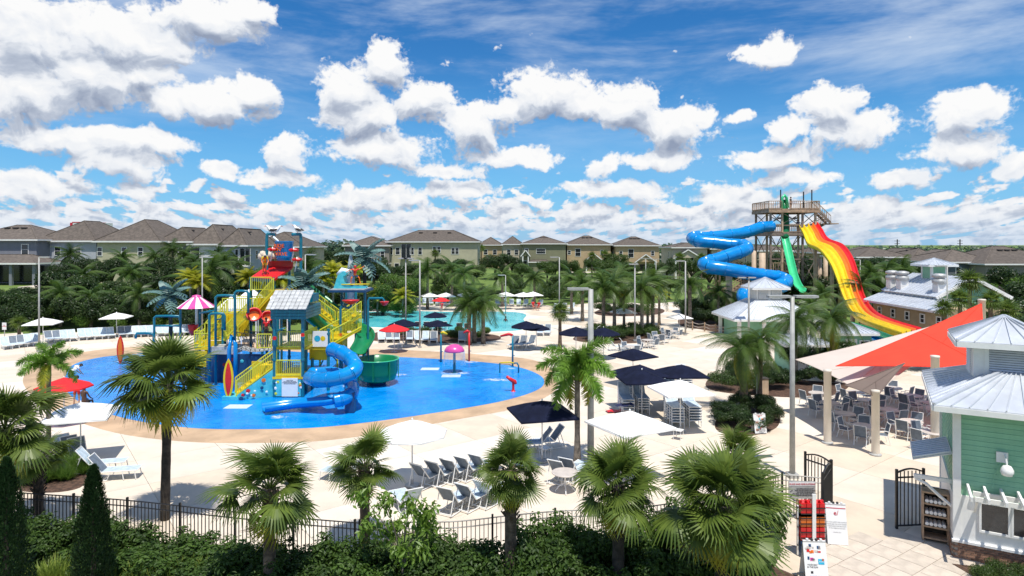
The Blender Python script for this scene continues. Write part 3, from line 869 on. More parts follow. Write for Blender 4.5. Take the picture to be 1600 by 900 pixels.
BUSH = {'bush': [leafball(2600, lobes(7, .65, .55, 80 + s, .6, .6), .13, mt['hedge2'], 80 + s) for s in range(3)],
        'light': [leafball(2200, lobes(6, .6, .5, 90 + s, .5, .55), .13, mt['bushl'], 90 + s) for s in range(2)],
        'dark': [leafball(3200, lobes(9, .8, .55, 100 + s, .8, .75), .15, mt['darkt'], 100 + s) for s in range(3)]}
def shrub(kind, loc, s, label, group, cat='shrub'):
    o = link('leafy_shrub', random.choice(BUSH[kind]), None, loc, rnd(0, 6.28), s)
    return tag(o, label, cat, group)
def limbs_mesh(seed, h=.5):
    random.seed(seed); mb = MB(); mb.tube([(0, 0, 0), (.02, .01, h * .5), (0, 0, h)], [.055, .04, .03], 8)
    for i in range(5):
        a = rnd(0, 6.28); mb.tube([(0, 0, h * rnd(.6, .95)), (math.cos(a) * .16, math.sin(a) * .16, h + .14), (math.cos(a) * .34, math.sin(a) * .34, h + .32)], [.024, .016, .006], 5)
    return mb.mesh('trunk', mt['trunkd'], True)
TRT = [limbs_mesh(110 + s) for s in range(2)]
TRC = {'green': [leafball(3600, lobes(10, .33, .20, 120 + s, .9, .70), .055, mt['hedge2'], 120 + s) for s in range(3)],
       'dark': [leafball(3600, lobes(10, .33, .20, 130 + s, .9, .68), .055, mt['darkt'], 130 + s) for s in range(3)],
       'light': [leafball(3000, lobes(9, .32, .19, 140 + s, .8, .66), .055, mt['bushl'], 140 + s) for s in range(1)]}
def tree(kind, loc, h, label, group, w=1.0):
    root = thing('broadleaf_tree', label, 'tree', loc, rnd(0, 6.28), group, (h * w, h * w, h))
    link('trunk', random.choice(TRT), root); link('crown', random.choice(TRC[kind]), root)
    return root

# far-off wood towards the horizon
def forest():
    random.seed(5); mb = MB()
    def clump(x, y, z, r, n, L):
        for i in range(n):
            d = rand_dir(); p = Vector((x, y, z)) + Vector((d.x * r, d.y * r * .6, d.z * r * .8)); nn = (d + Vector((0, -.3, .4))).normalized()
            t = nn.cross(rand_dir()).normalized(); leaf_quad(mb, p, t, nn, L * rnd(.6, 1.3), L * .8)
    for i in range(900):
        y = 230 + 420 * random.random() ** 1.6; u = rnd(-.95, .95); x = u * y
        px = 800 + u * 1000
        top = rnd(7.0, 9.6) + (1.4 if 430 < px < 600 else 0) - (1.2 if px > 1200 else 0)
        r = rnd(3, 5.5); clump(x, y, top - r * .8, r, 36, 1.7); clump(x + rnd(-3, 3), y, top - r * 1.9, r * 1.1, 26, 1.9)
    tag(mb.build('distant_forest', mt['far']), 'dark green wood along the horizon behind the houses', 'forest', kind='stuff')
    # a scatter of taller single trees on the far ridge, right
forest()

# ---- near hedge: shrubs side by side in front of the fence
def hedge_shrub_mesh(seed, sparse=1.0):
    return leafball(int(2700 * sparse), [(rnd(-.5, .5), rnd(-.35, .35), rnd(.3, 1.15), rnd(.22, .42), rnd(.22, .42), rnd(.2, .38)) for _ in range(13)] + [(0, 0, .45, .6, .5, .5)], .125, mt['hedge'], seed, W=.62, shell=.45, up=.5)
random.seed(201); HS = [hedge_shrub_mesh(201 + s) for s in range(4)]
def hedge_row():
    random.seed(77); k = 0
    x = -17.0
    while x < 8.0:
        px = 800 + x * 1000 / 18
        # line of the fence
        yf = 20.5 if px < 100 else (20.3 - (px - 100) / 460 * 2.0 if px < 560 else (18.3 + (px - 560) / 440 * 1.0 if px < 1000 else 19.3 + (px - 1000) / 218 * 1.3))
        for row, (dy, sc) in enumerate(((-.85, 1.0), (-1.9, 1.02), (-3.0, .95))):
            hh = (1.0 if px < 620 else 1.13) * sc * (.72 if row == 1 and 45 < px < 350 else 1) * rnd(.86, 1.1) * (.92 if 180 < px < 420 else 1) * (1.15 if px > 800 else 1) * (1.05 if px > 1100 else 1)
            if px > 1180 and row > 1: pass
            xx = x + rnd(-.15, .15)
            if row == 0 and px > 1180: continue
            if 45 < px < 350 and row > 1: continue
            if px > 1175: continue
            if row == 0 and 160 < px < 420: hh *= .86
            o = link('hedge_shrub', random.choice(HS), None, (xx, yf + dy, 0), rnd(0, 6.28), (1.0, 1.0, hh * 1.0))
            lab = ['glossy dark green hedge shrub growing against the black picket fence', 'glossy dark green hedge shrub in the middle of the hedge below the fence', 'dark hedge shrub along the lower edge of the picture'][row]
            tag(o, lab, 'hedge shrub', ['hedge shrubs against the fence', 'hedge shrubs in the middle row', 'hedge shrubs in the front row'][row])
        x += .86
hedge_row()
# tall clipped end of the hedge at the right
random.seed(78)
for i, (px, py, z) in enumerate([(1186, 905, 1.25), (1200, 862, 1.22), (1160, 880, 1.3), (1110, 880, 1.3), (1070, 880, 1.25)]):
    p = G(px, py); o = link('hedge_shrub', random.choice(HS), None, (p.x, p.y, 0), rnd(0, 6), (.95, .95, z * 1.12))
    tag(o, 'tall glossy hedge shrub at the right end of the hedge', 'hedge shrub', 'hedge shrubs at the right end')

# spiky liriope clumps
def grass_clump_mesh(seed, n=95, L=.52, m='lirio', w=.040):
    random.seed(seed); mb = MB()
    for i in range(n):
        a = rnd(0, 6.28); tilt = rnd(.15, 1.0); l = L * rnd(.6, 1.2); d = Vector((math.cos(a), math.sin(a), 0)); s = Vector((-d.y, d.x, 0))
        o = d * rnd(0, .1); b = len(mb.v)
        for k in range(4):
            u = k / 3; p = o + d * (l * math.sin(tilt) * u ** 1.3) + Vector((0, 0, l * (math.cos(tilt * .8) * u - .35 * tilt * u * u)))
            ww = w * (1 - u * .9) * .5; mb.v += [tuple(p - s * ww), tuple(p + s * ww)]
        for k in range(3): mb.f.append((b + 2 * k, b + 2 * k + 1, b + 2 * k + 3, b + 2 * k + 2)); mb.mi.append(0)
    return mb.mesh('foliage', mt[m])
GC = [grass_clump_mesh(300 + s) for s in range(3)]
GB = [grass_clump_mesh(310 + s, 260, .75, 'bushl', .03) for s in range(2)]
random.seed(9)
for i in range(40):
    px = random.choice([rnd(48, 105), rnd(172, 330), rnd(172, 330), rnd(330, 345)]); D = rnd(17.5, 17.95)
    o = link('grass_clump', random.choice(GC), None, ((px - 800) * D / 1000, D, 0), rnd(0, 6.28), rnd(1.15, 1.6))
    tag(o, 'yellow-green strap-leaved grass clump in front of the hedge at the lower left', 'grass clump', 'strap-leaved grass clumps at the lower left')
# mound of grass on the left island
for i in range(90):
    a = rnd(0, 6.28); q = math.sqrt(random.random()); p = G(82, 741); 
    x = p.x + math.cos(a) * q * 1.45; y = p.y + math.sin(a) * q * 1.3
    o = link('grass_clump', random.choice(GB), None, (x, y, .02), rnd(0, 6.28), rnd(.75, 1.0) * (1.15 - .3 * q))
    tag(o, 'olive green grass clump on the round island under the small foxtail palm', 'grass clump', 'grass clumps on the round island')

# cypresses
def cypress_mesh(seed, h, r):
    random.seed(seed); mb = MB()
    for i in range(9000):
        t = random.random() ** .8; a = rnd(0, 6.28); rr = r * (1 - t) ** .62 * (.92 + .12 * math.sin(a * 5 + t * 14)) * (random.random() ** .25)
        p = Vector((math.cos(a) * rr, math.sin(a) * rr, h * t)); d = (Vector((math.cos(a) * .5, math.sin(a) * .5, 1)) + rand_dir() * .5).normalized()
        leaf_quad(mb, p, d, Vector((math.cos(a), math.sin(a), .2)), rnd(.06, .13), .035)
    return mb.mesh('foliage', mt['cyp'])
for px, D, h, r, lab, sd in [(146, 17.0, 3.55, .66, 'dark green pointed cypress in front of the fence, right of the grass island', 1), (10, 16.4, 3.95, .72, 'tall dark cypress at the left edge of the picture', 2)]:
    c = thing('cypress', lab, 'cypress', ((px - 800) * D / 1000, D, 0), 0, 'cypresses')
    link('foliage', cypress_mesh(sd, h, r), c); MB().tube([(0, 0, 0), (0, 0, h * .9)], [.08, .02], 8).build('trunk', mt['trunkd'], c)

# ---- palms that stand out, near
def at(px, D, z=0): return Vector(((px - 800) * D / 1000, D, z))
sabal(at(258, 22), 4.7, 1.75, 'tall sabal palm with a dark slender trunk leaning slightly, in front of the splash pool', 44, 7, 0, 1, (.12, 0), .14, False, 'trunkd')
sabal(at(421, 16.6), 3.15, 1.42, 'sabal palm with a hanging brown dead frond, left of centre behind the hedge', 32, 2, 3, 2)
sabal(at(570, 20.2), 2.5, 1.25, 'sabal palm with a rough booted trunk, beside the small leafy tree', 30, 1, 0, 3)
sabal(at(798, 16.8), 3.55, 1.02, 'sabal palm with two yellowing fronds low in the middle of the picture', 34, 5, 0, 4)
sabal(at(966, 16.4), 3.35, 1.25, 'broad sabal palm with tan dead fronds, right of the slim trunk and grey lamp post', 42, 4, 4, 5, tm='trunkd')
sabal(at(1128, 15.6), 3.1, 1.55, 'largest sabal palm, low and wide, with orange-tipped fronds near the rules sign', 48, 7, 3, 6, tm='trunkd')
sabal(at(1152, 26.5), .75, 1.15, 'low sabal palm behind the largest one, in front of the poster easel', 30, 2, 1, 7, tm='trunkd')
sabal(at(8, 20), 3.7, 1.6, 'sabal palm cut off by the left edge of the picture, above the cypress', 40, 2, 0, 8, tm='trunkd')
sabal(at(60, 22.5), 2.0, 1.1, 'short sabal palm crowded behind the one at the left edge', 26, 0, 0, 18, tm='trunkd')
feather_palm(at(76, 26.6), 4.0, 1.35, 'small foxtail palm on the round grass island beside the red umbrella', FF, 1.9, FFY, 9, 9, (0, 0), .10, lo=-15)
feather_palm(at(902, 27.3), 3.7, 1.95, 'foxtail palm with bright plume fronds in front of the grey lamp post', FF, 1.9, FFY, 13, 10, (0, 0), .13, lo=-30)
feather_palm(at(1163, 36), 3.5, 2.15, 'queen palm with drooping fronds and rough trunk on the round island', QF, 2.5, QFY, 22, 11, (-.1, 0), .24, 'trunk', False, lo=-35, name='queen_palm')
feather_palm(at(1187, 36.4), 4.0, 2.0, 'second queen palm on the round island, slimmer, beside the speaker post', QF, 2.5, None, 16, 12, (.1, 0), .14, 'trunk', False, lo=-35, name='queen_palm')
feather_palm(at(1243, 44), 4.1, 2.2, 'queen palm behind the tall lamp post, right of the white pavilion', QF, 2.5, None, 20, 13, (0, 0), .15, 'trunkg', False, name='queen_palm')
feather_palm(at(1300, 44), 4.2, 2.2, 'queen palm with an orange flower stalk below the foot of the coloured slide', QF, 2.5, QFY, 20, 14, (0, 0), .16, 'trunk', False, name='queen_palm', ny=3)

# small leafy tree between the palms
def cassava_tree():
    random.seed(31); root = thing('leafy_sapling', 'small thin-stemmed tree with drooping bright leaves in front of the fence', 'tree', at(628, 16.6))
    br = MB(); br.tube([(0, 0, 0), (.03, 0, .9), (0, .02, 1.5)], [.045, .035, .03], 8); tips = []
    for i in range(11):
        a = i * 2.4; hh = rnd(1.0, 1.5); r = rnd(.5, 1.25); z = rnd(1.7, 3.1)
        p = Vector((math.cos(a) * r, math.sin(a) * r * .7, z)); br.tube([(0, .01, hh), (p.x * .45, p.y * .45, (hh + z) / 2 + .1), tuple(p)], [.025, .016, .008], 5); tips.append(p)
    br.build('trunk', mt['trunkg'], root)
    lf = MB()
    for p in tips:
        for i in range(95):
            o = p + rand_dir() * rnd(.05, .36); d = (rand_dir() + Vector((0, 0, -.9))).normalized(); leaf_quad(lf, o, d, (rand_dir() + Vector((0, 0, 1))).normalized(), rnd(.15, .25), .085, .1)
    lf.build('foliage', leafmat('sapling_leaf', (.10, .20, .025), (.20, .30, .05), 2.0), root)
cassava_tree()
# ------------------------------------------------------------------ houses
_hm = {}
def wallmat(name, c):
    if name not in _hm: _hm[name] = M(name, c, .85, .05, .8, .3, 20)
    return _hm[name]
WIN = {}
def window(par, x, z, w=.95, h=1.5, ry=0.0, y=0.0, side=0):
    """frame part with a pane under it; side 0 faces -Y, -1 faces -X, 1 faces +X"""
    k = (round(w, 2), round(h, 2))
    if k not in WIN:
        f = MB()
        t = .09
        for s in (-1, 1): f.box((s * (w / 2 - t / 2), -.03, 0), (t, .08, h)); f.box((0, -.03, s * (h / 2 - t / 2)), (w - 2 * t, .08, t))
        f.box((0, -.035, 0), (w - 2 * t, .07, .05))
        WIN[k] = (f.mesh('window', mt['white']), MB().box((0, -.01, 0), (w - .1, .03, h - .1)).mesh('pane', mt['glass']))
    rz = {0: 0, -1: -PI / 2, 1: PI / 2}[side]
    o = link('window', WIN[k][0], par, (x, y, z), rz); link('pane', WIN[k][1], o)
    return o
def hip_roof(par, x0, x1, y0, y1, z, rise, ov=.5, name='roof', fascia=True):
    x0 -= ov; x1 += ov; y0 -= ov; y1 += ov; w = x1 - x0; d = y1 - y0; k = min(w, d) / 2 * .92
    a = (x0 + k, (y0 + y1) / 2, z + rise) if w >= d else ((x0 + x1) / 2, y0 + k, z + rise)
    b = (x1 - k, (y0 + y1) / 2, z + rise) if w >= d else ((x0 + x1) / 2, y1 - k, z + rise)
    c = [(x0, y0, z), (x1, y0, z), (x1, y1, z), (x0, y1, z)]
    mb = MB()
    if w >= d:
        mb.face([c[0], c[1], b, a]); mb.face([c[2], c[3], a, b]); mb.face([c[1], c[2], b]); mb.face([c[3], c[0], a])
    else:
        mb.face([c[0], c[1], a]); mb.face([c[1], c[2], b, a]); mb.face([c[2], c[3], b]); mb.face([c[3], c[0], a, b])
    mb.face([c[3], c[2], c[1], c[0]])
    r = mb.build(name, mt['roof'], par)
    f = MB()
    f.box(((x0 + x1) / 2, y0 - .04, z - .07), (w + .16, .08, .24)); f.box(((x0 + x1) / 2, y1 + .04, z - .07), (w + .16, .08, .24))
    f.box((x0 - .04, (y0 + y1) / 2, z - .07), (.08, d, .24)); f.box((x1 + .04, (y0 + y1) / 2, z - .07), (.08, d, .24))
    f.build('fascia', mt['white'], r)
    # vents near the ridge
    vm = MB().box((0, 0, 0), (.9, .45, .22))
    vv = vm.mesh('roof_vent', mt['roofv'])
    if rise > 2:
        n = 3 if w > 12 else 2
        for i in range(n):
            t = (i + .5) / n; px_ = a[0] + (b[0] - a[0]) * t + (t - .5) * 2.0; link('roof_vent', vv, r, (px_, (y0 + y1) / 2 - d * .14, z + rise * .74 + .1))
    # ridge caps
    cap = MB()
    for cc, e in ((c[0], a), (c[3], a), (c[1], b if w >= d else a), (c[2], b)): cap.beam(Vector(cc) + Vector((0, 0, .03)), Vector(e) + Vector((0, 0, .03)), .22, .06)
    cap.beam(a, b, .25, .08)
    cap.build('ridge_cap', mt['roof'], r)
    return r
def house(px0, px1, D, eave_py, peak_py, base_z, label, wall, depth=11, wins=(), lower=None, balcony=None, garage=None, group='houses on the estate', gable=None, sidewall=None, eave=.5, turn=0.0):
    x0 = (px0 - 800) * D / F; x1 = (px1 - 800) * D / F; z1 = CAMH - (eave_py - HZ) * D / F; D2 = D + depth / 2
    rise = (CAMH - (peak_py - HZ) * D2 / F) - z1; w = x1 - x0; h = z1 - base_z
    root = thing('house', label, 'house', ((x0 + x1) / 2, D, base_z), turn, group)
    mb = MB(); mb.box((0, depth / 2, h / 2), (w, depth, h)); mb.build('wall', wall, root)
    hip_roof(root, -w / 2, w / 2, 0, depth, h + .06, rise, eave)
    for (u, zf, ww, hh) in wins: window(root, (u - .5) * w, zf * h, ww, hh)
    for zf in (.76, .28):
        for sd in (-1, 1): window(root, sd * w / 2, zf * h, 1.0, 1.5, y=depth * .35, side=sd)
    if lower:   # (u0, u1, z_eave, forward, open)
        for (u0, u1, ze, fw, opn) in lower:
            a = (u0 - .5) * w; b = (u1 - .5) * w
            if opn:
                cm = MB().box((0, 0, ze / 2), (.42, .42, ze)).mesh('column', wall)
                n = max(2, int((b - a) / 3.2) + 1)
                for i in range(n): link('column', cm, root, (a + .3 + (b - a - .6) * i / (n - 1), -fw + .3, 0))
                MB().box(((a + b) / 2, -.02, ze * .45), ((b - a) * .8, .04, ze * .8)).build('sliding_door', mt['glass'], root)
            else: MB().box(((a + b) / 2, -fw / 2, ze / 2), (b - a, fw, ze)).build('wing_wall', wall, root)
            hip_roof(root, a, b, -fw, 0.2, ze + .03, min(1.3, fw * .3), .35, 'porch_roof')
    if balcony:
        for (u0, u1, z0, z1_) in balcony:
            a = (u0 - .5) * w; b = (u1 - .5) * w
            MB().box(((a + b) / 2, -.03, (z0 + z1_) / 2 * h), (b - a, .06, (z1_ - z0) * h)).build('screened_balcony', mt['glass'], root)
            fm = MB(); 
            for i in range(3): fm.box((a + (b - a) * i / 2, -.09, (z0 + z1_) / 2 * h), (.06, .06, (z1_ - z0) * h))
            fm.box(((a + b) / 2, -.6, z0 * h - .1), (b - a + .3, 1.2, .2)); tag(fm.build('balcony_frame', mt['white'], root), kind='stuff')
    if garage:
        a = (garage[0] - .5) * w; b = (garage[1] - .5) * w
        g = MB().box(((a + b) / 2, -.05, 1.15), (b - a, .10, 2.3)).build('garage_door', mt['roofv'], root)
        pn = MB().box((0, 0, 0), (b - a - .2, .03, .42)).mesh('door_panel', mt['white'] if garage[2] else mt['trunkd'])
        for i in range(4): link('door_panel', pn, g, ((a + b) / 2, -.13, .35 + i * .54))
    if gable:
        for (u0, u1, z0, rise_) in gable:
            a = (u0 - .5) * w; b = (u1 - .5) * w; c = (a + b) / 2; y = -.9
            gm = MB(); gm.face([(a, y, z0), (b, y, z0), (c, y, z0 + rise_)]); gm.build('gable_wall', wall, root)
            rm = MB(); 
            for s, e in (((a - .4, z0 - .15), (c, z0 + rise_ + .1)), ((c, z0 + rise_ + .1), (b + .4, z0 - .15))):
                rm.face([(s[0], y - .3, s[1]), (e[0], y - .3, e[1]), (e[0], 2.5, e[1]), (s[0], 2.5, s[1])])
            r = rm.build('gable_roof', mt['roof'], root)
            bm = MB(); bm.beam((a - .4, y - .34, z0 - .17), (c, y - .34, z0 + rise_ + .08), .08, .24); bm.beam((c, y - .34, z0 + rise_ + .08), (b + .4, y - .34, z0 - .17), .08, .24)
            tag(bm.build('barge_board', mt['white'], r), kind='stuff')
            if z0 < h * .7:
                pm = MB().box((0, 0, z0 / 2), (.3, .3, z0)).mesh('porch_post', mt['white'])
                for q in (a + .2, b - .2): link('porch_post', pm, root, (q, y, 0))
    return root
W_grey = wallmat('grey_stucco', (.21, .22, .25)); W_lgrey = wallmat('light_grey_stucco', (.42, .44, .48)); W_yel = wallmat('pale_yellow_stucco', (.45, .42, .29))
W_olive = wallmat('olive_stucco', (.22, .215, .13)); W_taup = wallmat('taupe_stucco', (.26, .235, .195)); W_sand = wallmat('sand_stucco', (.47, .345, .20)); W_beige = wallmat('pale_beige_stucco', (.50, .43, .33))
W_dg = wallmat('slate_stucco', (.12, .14, .15)); W_white = wallmat('white_stucco', (.66, .66, .66))
house(-70, 57, 104, 375, 352, 3.0, 'dark grey two-storey house cut off by the left edge, with a columned patio', W_grey, 12, [(.50, .78, 1.0, 1.6), (.86, .78, 1.2, 1.8), (.2, .78, 1.0, 1.6)], lower=[(.2, 1.32, 3.4, 6, True)])
house(58, 150, 107, 377, 346, 3.1, 'light grey two-storey house at the left with a tall pyramid roof', W_lgrey, 13, [(.35, .76, 1.1, 1.6), (.70, .76, 1.0, 1.6), (.3, .3, 1.0, 1.4), (.7, .3, 1.0, 1.4)])
house(152, 250, 104, 377.5, 344, 3.0, 'pale yellow two-storey house behind the left palms, with three upper windows', W_yel, 13, [(.04, .76, .9, 1.5), (.43, .76, .9, 1.5), (.69, .76, .9, 1.5), (.62, .2, 1.2, 1.6)])
house(251, 298, 106, 378, 356, 3.0, 'shaded wing of the pale yellow two-storey house, shade put into its olive walls', W_olive, 12, [(.12, .8, .9, .8), (.66, .76, .8, 1.4)])  # olive here paints in the shade on the yellow house's unlit end
house(299, 346, 106, 382, 352, 3.0, 'white-walled two-storey house with dark screened porch, partly hidden by palms', W_white, 12, [(.8, .82, .7, .7)], balcony=[(-.3, .28, .62, .93)])
house(347, 384, 100, 384, 358, 3.0, 'pale blue-grey two-storey house end with a screened balcony left of the play tower', W_lgrey, 12, [(.12, .82, .7, .7), (.62, .76, .6, 1.9), (.3, .2, .8, 1.5), (.6, .2, .8, 1.5)], balcony=[(.76, 1.2, .5, .93)])
house(386, 474, 118, 386, 363, 3.0, 'brown-roofed house directly behind the big blue bucket', W_beige, 13, [(.2, .78, .9, 1.4), (.5, .78, 1.2, 1.4)])
# white and red building far behind
def far_hotel():
    r = thing('hotel', 'white flat-roofed building with red trim showing between two house roofs at the left', 'building', Q(131, 368, 260), 0)
    MB().box((0, 5, 1), (11, 10, 8.6)).build('wall', mt['white'], r); MB().box((-1, 4.9, 5.42), (7.5, 10, .3)).build('parapet', mt['inkred'], r)
    MB().box((-5.0, -.15, 4.4), (.9, .3, 1.6)).build('wall_band', mt['inkred'], r)
    for i in range(3): window(r, -2.6 + i * 2.8, 3.0, 1.2, 1.0)
far_hotel()
house(539, 608, 150, 384, 370, 2.0, 'grey two-storey house left of the long pale yellow one in the distance', W_taup, 12, [(.6, .7, 1, 1.5), (.85, .7, 1, 1.5)], lower=[(.45, 1.0, 2.8, 4, True)])
house(606, 746, 152, 378, 360, 2.1, 'long pale yellow two-storey house with a central screened balcony, in the distance', W_yel, 14, [(.03, .72, 1.1, 1.8), (.11, .72, 1.1, 1.8), (.27, .72, 1.0, 1.8), (.36, .72, 1.0, 1.8), (.52, .76, .9, 1.6), (.57, .76, .9, 1.6), (.73, .72, 1.0, 1.6), (.77, .72, 1.0, 1.6), (.1, .22, 1.2, 2), (.7, .22, 1.2, 2)], balcony=[(.15, .26, .5, .93)])
house(748, 784, 200, 383, 371, 1.6, 'small brown-roofed house right of the long pale yellow one', W_sand, 12, [(.3, .7, 1.3, 1.6), (.7, .7, 1.3, 1.6)])
house(786, 816, 186, 382, 369.5, 1.6, 'narrow sand-coloured house with a pyramid roof, left of the grey gabled house', W_beige, 12, [(.3, .7, 1.2, 1.6), (.7, .7, 1.2, 1.6)])
house(817, 884, 178, 381, 369, 1.4, 'olive grey two-storey house with a small white gable and dark garage', W_olive, 12, [(.42, .74, 2.6, 1.5), (.08, .75, 1.2, 1.5), (.05, .3, 1.2, 1.8)], garage=(.2, .6, False), gable=[(-.02, .14, 4.6, 1.5)], lower=[(.15, .62, 2.9, 2, False)])
house(886, 954, 180, 382.5, 368.5, 1.4, 'sand and orange two-storey house with a gabled porch, middle of the row', W_sand, 12, [(.25, .72, 1.6, 2.2), (.05, .72, 1, 1.2), (.8, .72, 1.0, 1.4)], garage=(.55, .9, False), gable=[(.42, .80, 3.2, 1.9)])
house(962, 1030, 178, 384, 370, 1.3, 'yellow two-storey house with a gabled porch over its garage, right of the orange one', W_sand, 12, [(.35, .72, 1.6, 2.4), (.12, .72, 1.0, 1.3), (.85, .72, 1.0, 1.3)], garage=(.55, .9, False), gable=[(.45, .9, 3.0, 2.0)])
house(1052, 1105, 150, 387, 379.5, 1.2, 'pale beige house with a wide white gable beside the blue tube slide', W_beige, 12, [(.1, .68, .9, 1.6), (.3, .68, .9, 1.6), (.55, .68, .9, 1.6), (.85, .68, .9, 1.6)], gable=[(.02, .78, 4.9, 1.8)])
house(1112, 1172, 150, 389, 381, .6, 'brown-roofed house seen through the bends of the blue tube slide', W_beige, 12, [(.2, .68, .9, 1.5), (.5, .68, .9, 1.5), (.85, .68, .9, 1.5)])
house(1176, 1240, 140, 392, 383, .3, 'pale house behind the slide tower', W_beige, 12, [(.2, .68, .9, 1.5), (.5, .68, .9, 1.5), (.85, .68, .9, 1.5)])
house(1272, 1346, 150, 395, 383, .2, 'brown-roofed house with orange gable just right of the slide tower', W_sand, 12, [(.3, .7, 1.0, 1.5), (.62, .7, 1.2, 1.8)], gable=[(.25, .6, 3.9, 1.5)])
house(1340, 1424, 128, 402, 386, 0, 'grey-brown house with a white wing behind the dark palms at the right', W_taup, 14, [(.3, .74, 1.0, 1.5)], lower=[(.28, .65, 4.6, 2.4, False)])
house(1426, 1470, 126, 405, 388, 0, 'brown-roofed house behind the white roof cupola', W_taup, 14, [(.4, .74, 1.0, 1.5)])
house(1472, 1556, 116, 410, 390, 0, 'dark grey house with a tan panel at the right behind the small fan palm', W_dg, 14, [(.3, .74, 1.0, 1.5), (.8, .74, .9, 1.6)], lower=[(.62, .9, 4.2, 1.5, False)])
house(1540, 1680, 112, 413, 385, 0, 'taupe house with a high hipped roof at the right edge', W_taup, 15, [(.08, .78, .6, .6), (.22, .7, .9, 1.6), (.5, .72, 1.0, 1.6)])

# low driveway and walk strips seen through the trees
for px, py, w, l in [(905,413,9,5),(1000,415,12,5),(1035,416,8,3),(720,416,12,2.5)]:
    D = 165; x = (px - 800) * D / F; z = gz(x, D) + .55
    tag(MB().box((x, D, z), (w, l, .12)).build('driveway', mt['deck_a']), kind='structure')
# small back-garden pool decks behind the left hedge
for px, py, w, l in [(95,448,9,4),(235,440,6,3),(110,452,5,2)]:
    D = 90; x = (px - 800) * D / F; z = CAMH - (py - HZ) * D / F
    tag(MB().box((x, D, z), (w, l, .25)).build('patio', mt['deck_a']), kind='structure')

# ------------------------------------------------------------------ metal roofs
def seam_roof(par, quad, n, m, rib=.045, name='roof', lift=.05):
    """a roof slope a-b (eave) c-d (top), split into standing-seam pans, each pan its own part"""
    a, b, c, d = [Vector(p) for p in quad]
    nrm = (b - a).cross(d - a).normalized()
    if nrm.z < 0: nrm = -nrm
    r = None
    for i in range(n):
        t0, t1 = i / n, (i + 1) / n
        e0, e1 = a.lerp(b, t0), a.lerp(b, t1); f0, f1 = d.lerp(c, t0), d.lerp(c, t1)
        mb = MB(); L = lift
        mb.face([e0 + nrm * L, e1 + nrm * L, f1 + nrm * L, f0 + nrm * L]); mb.face([e1, e0, f0, f1])
        mb.face([e0, e1, e1 + nrm * L, e0 + nrm * L])
        if (f1 - f0).length < .02 and i == n - 1: pass
        mb.beam(e0 + nrm * (L + rib * .5), f0 + nrm * (L + rib * .5), .03, rib)
        if i == n - 1: mb.beam(e1 + nrm * (L + rib * .5), f1 + nrm * (L + rib * .5), .03, rib)
        mb.build(name, m, par)
def hip4(par, cx, cy, hx, hy, z, rise, tx, ty, nx, ny, m, rz=0.0, name='roof_panel'):
    """four slopes up to a small flat rectangle (tx, ty)"""
    def P(x, y, zz): a, b = rot2(x, y, rz); return (cx + a, cy + b, zz)
    c = [P(-hx, -hy, z), P(hx, -hy, z), P(hx, hy, z), P(-hx, hy, z)]; t = [P(-tx, -ty, z + rise), P(tx, -ty, z + rise), P(tx, ty, z + rise), P(-tx, ty, z + rise)]
    for i in range(4):
        j = (i + 1) % 4
        seam_roof(par, (c[i], c[j], t[j], t[i]), nx if i % 2 == 0 else ny, m, name=name)
    mb = MB()
    for i in range(4):
        j = (i + 1) % 4; mb.beam(Vector(c[i]) - Vector((0, 0, .07)), Vector(c[j]) - Vector((0, 0, .07)), .10, .16)
        if False: pass
    mb.build('eave_trim', mt['white'], par)
    mb = MB()
    for i in range(4): mb.beam(Vector(c[i]) + Vector((0, 0, .08)), Vector(t[i]) + Vector((0, 0, .08)), .10, .05)
    tag(mb.build('hip_cap', m, par), kind='stuff')
    mb = MB(); mb.face([c[3], c[2], c[1], c[0]])
    mb.build('soffit', mt['white'], par)

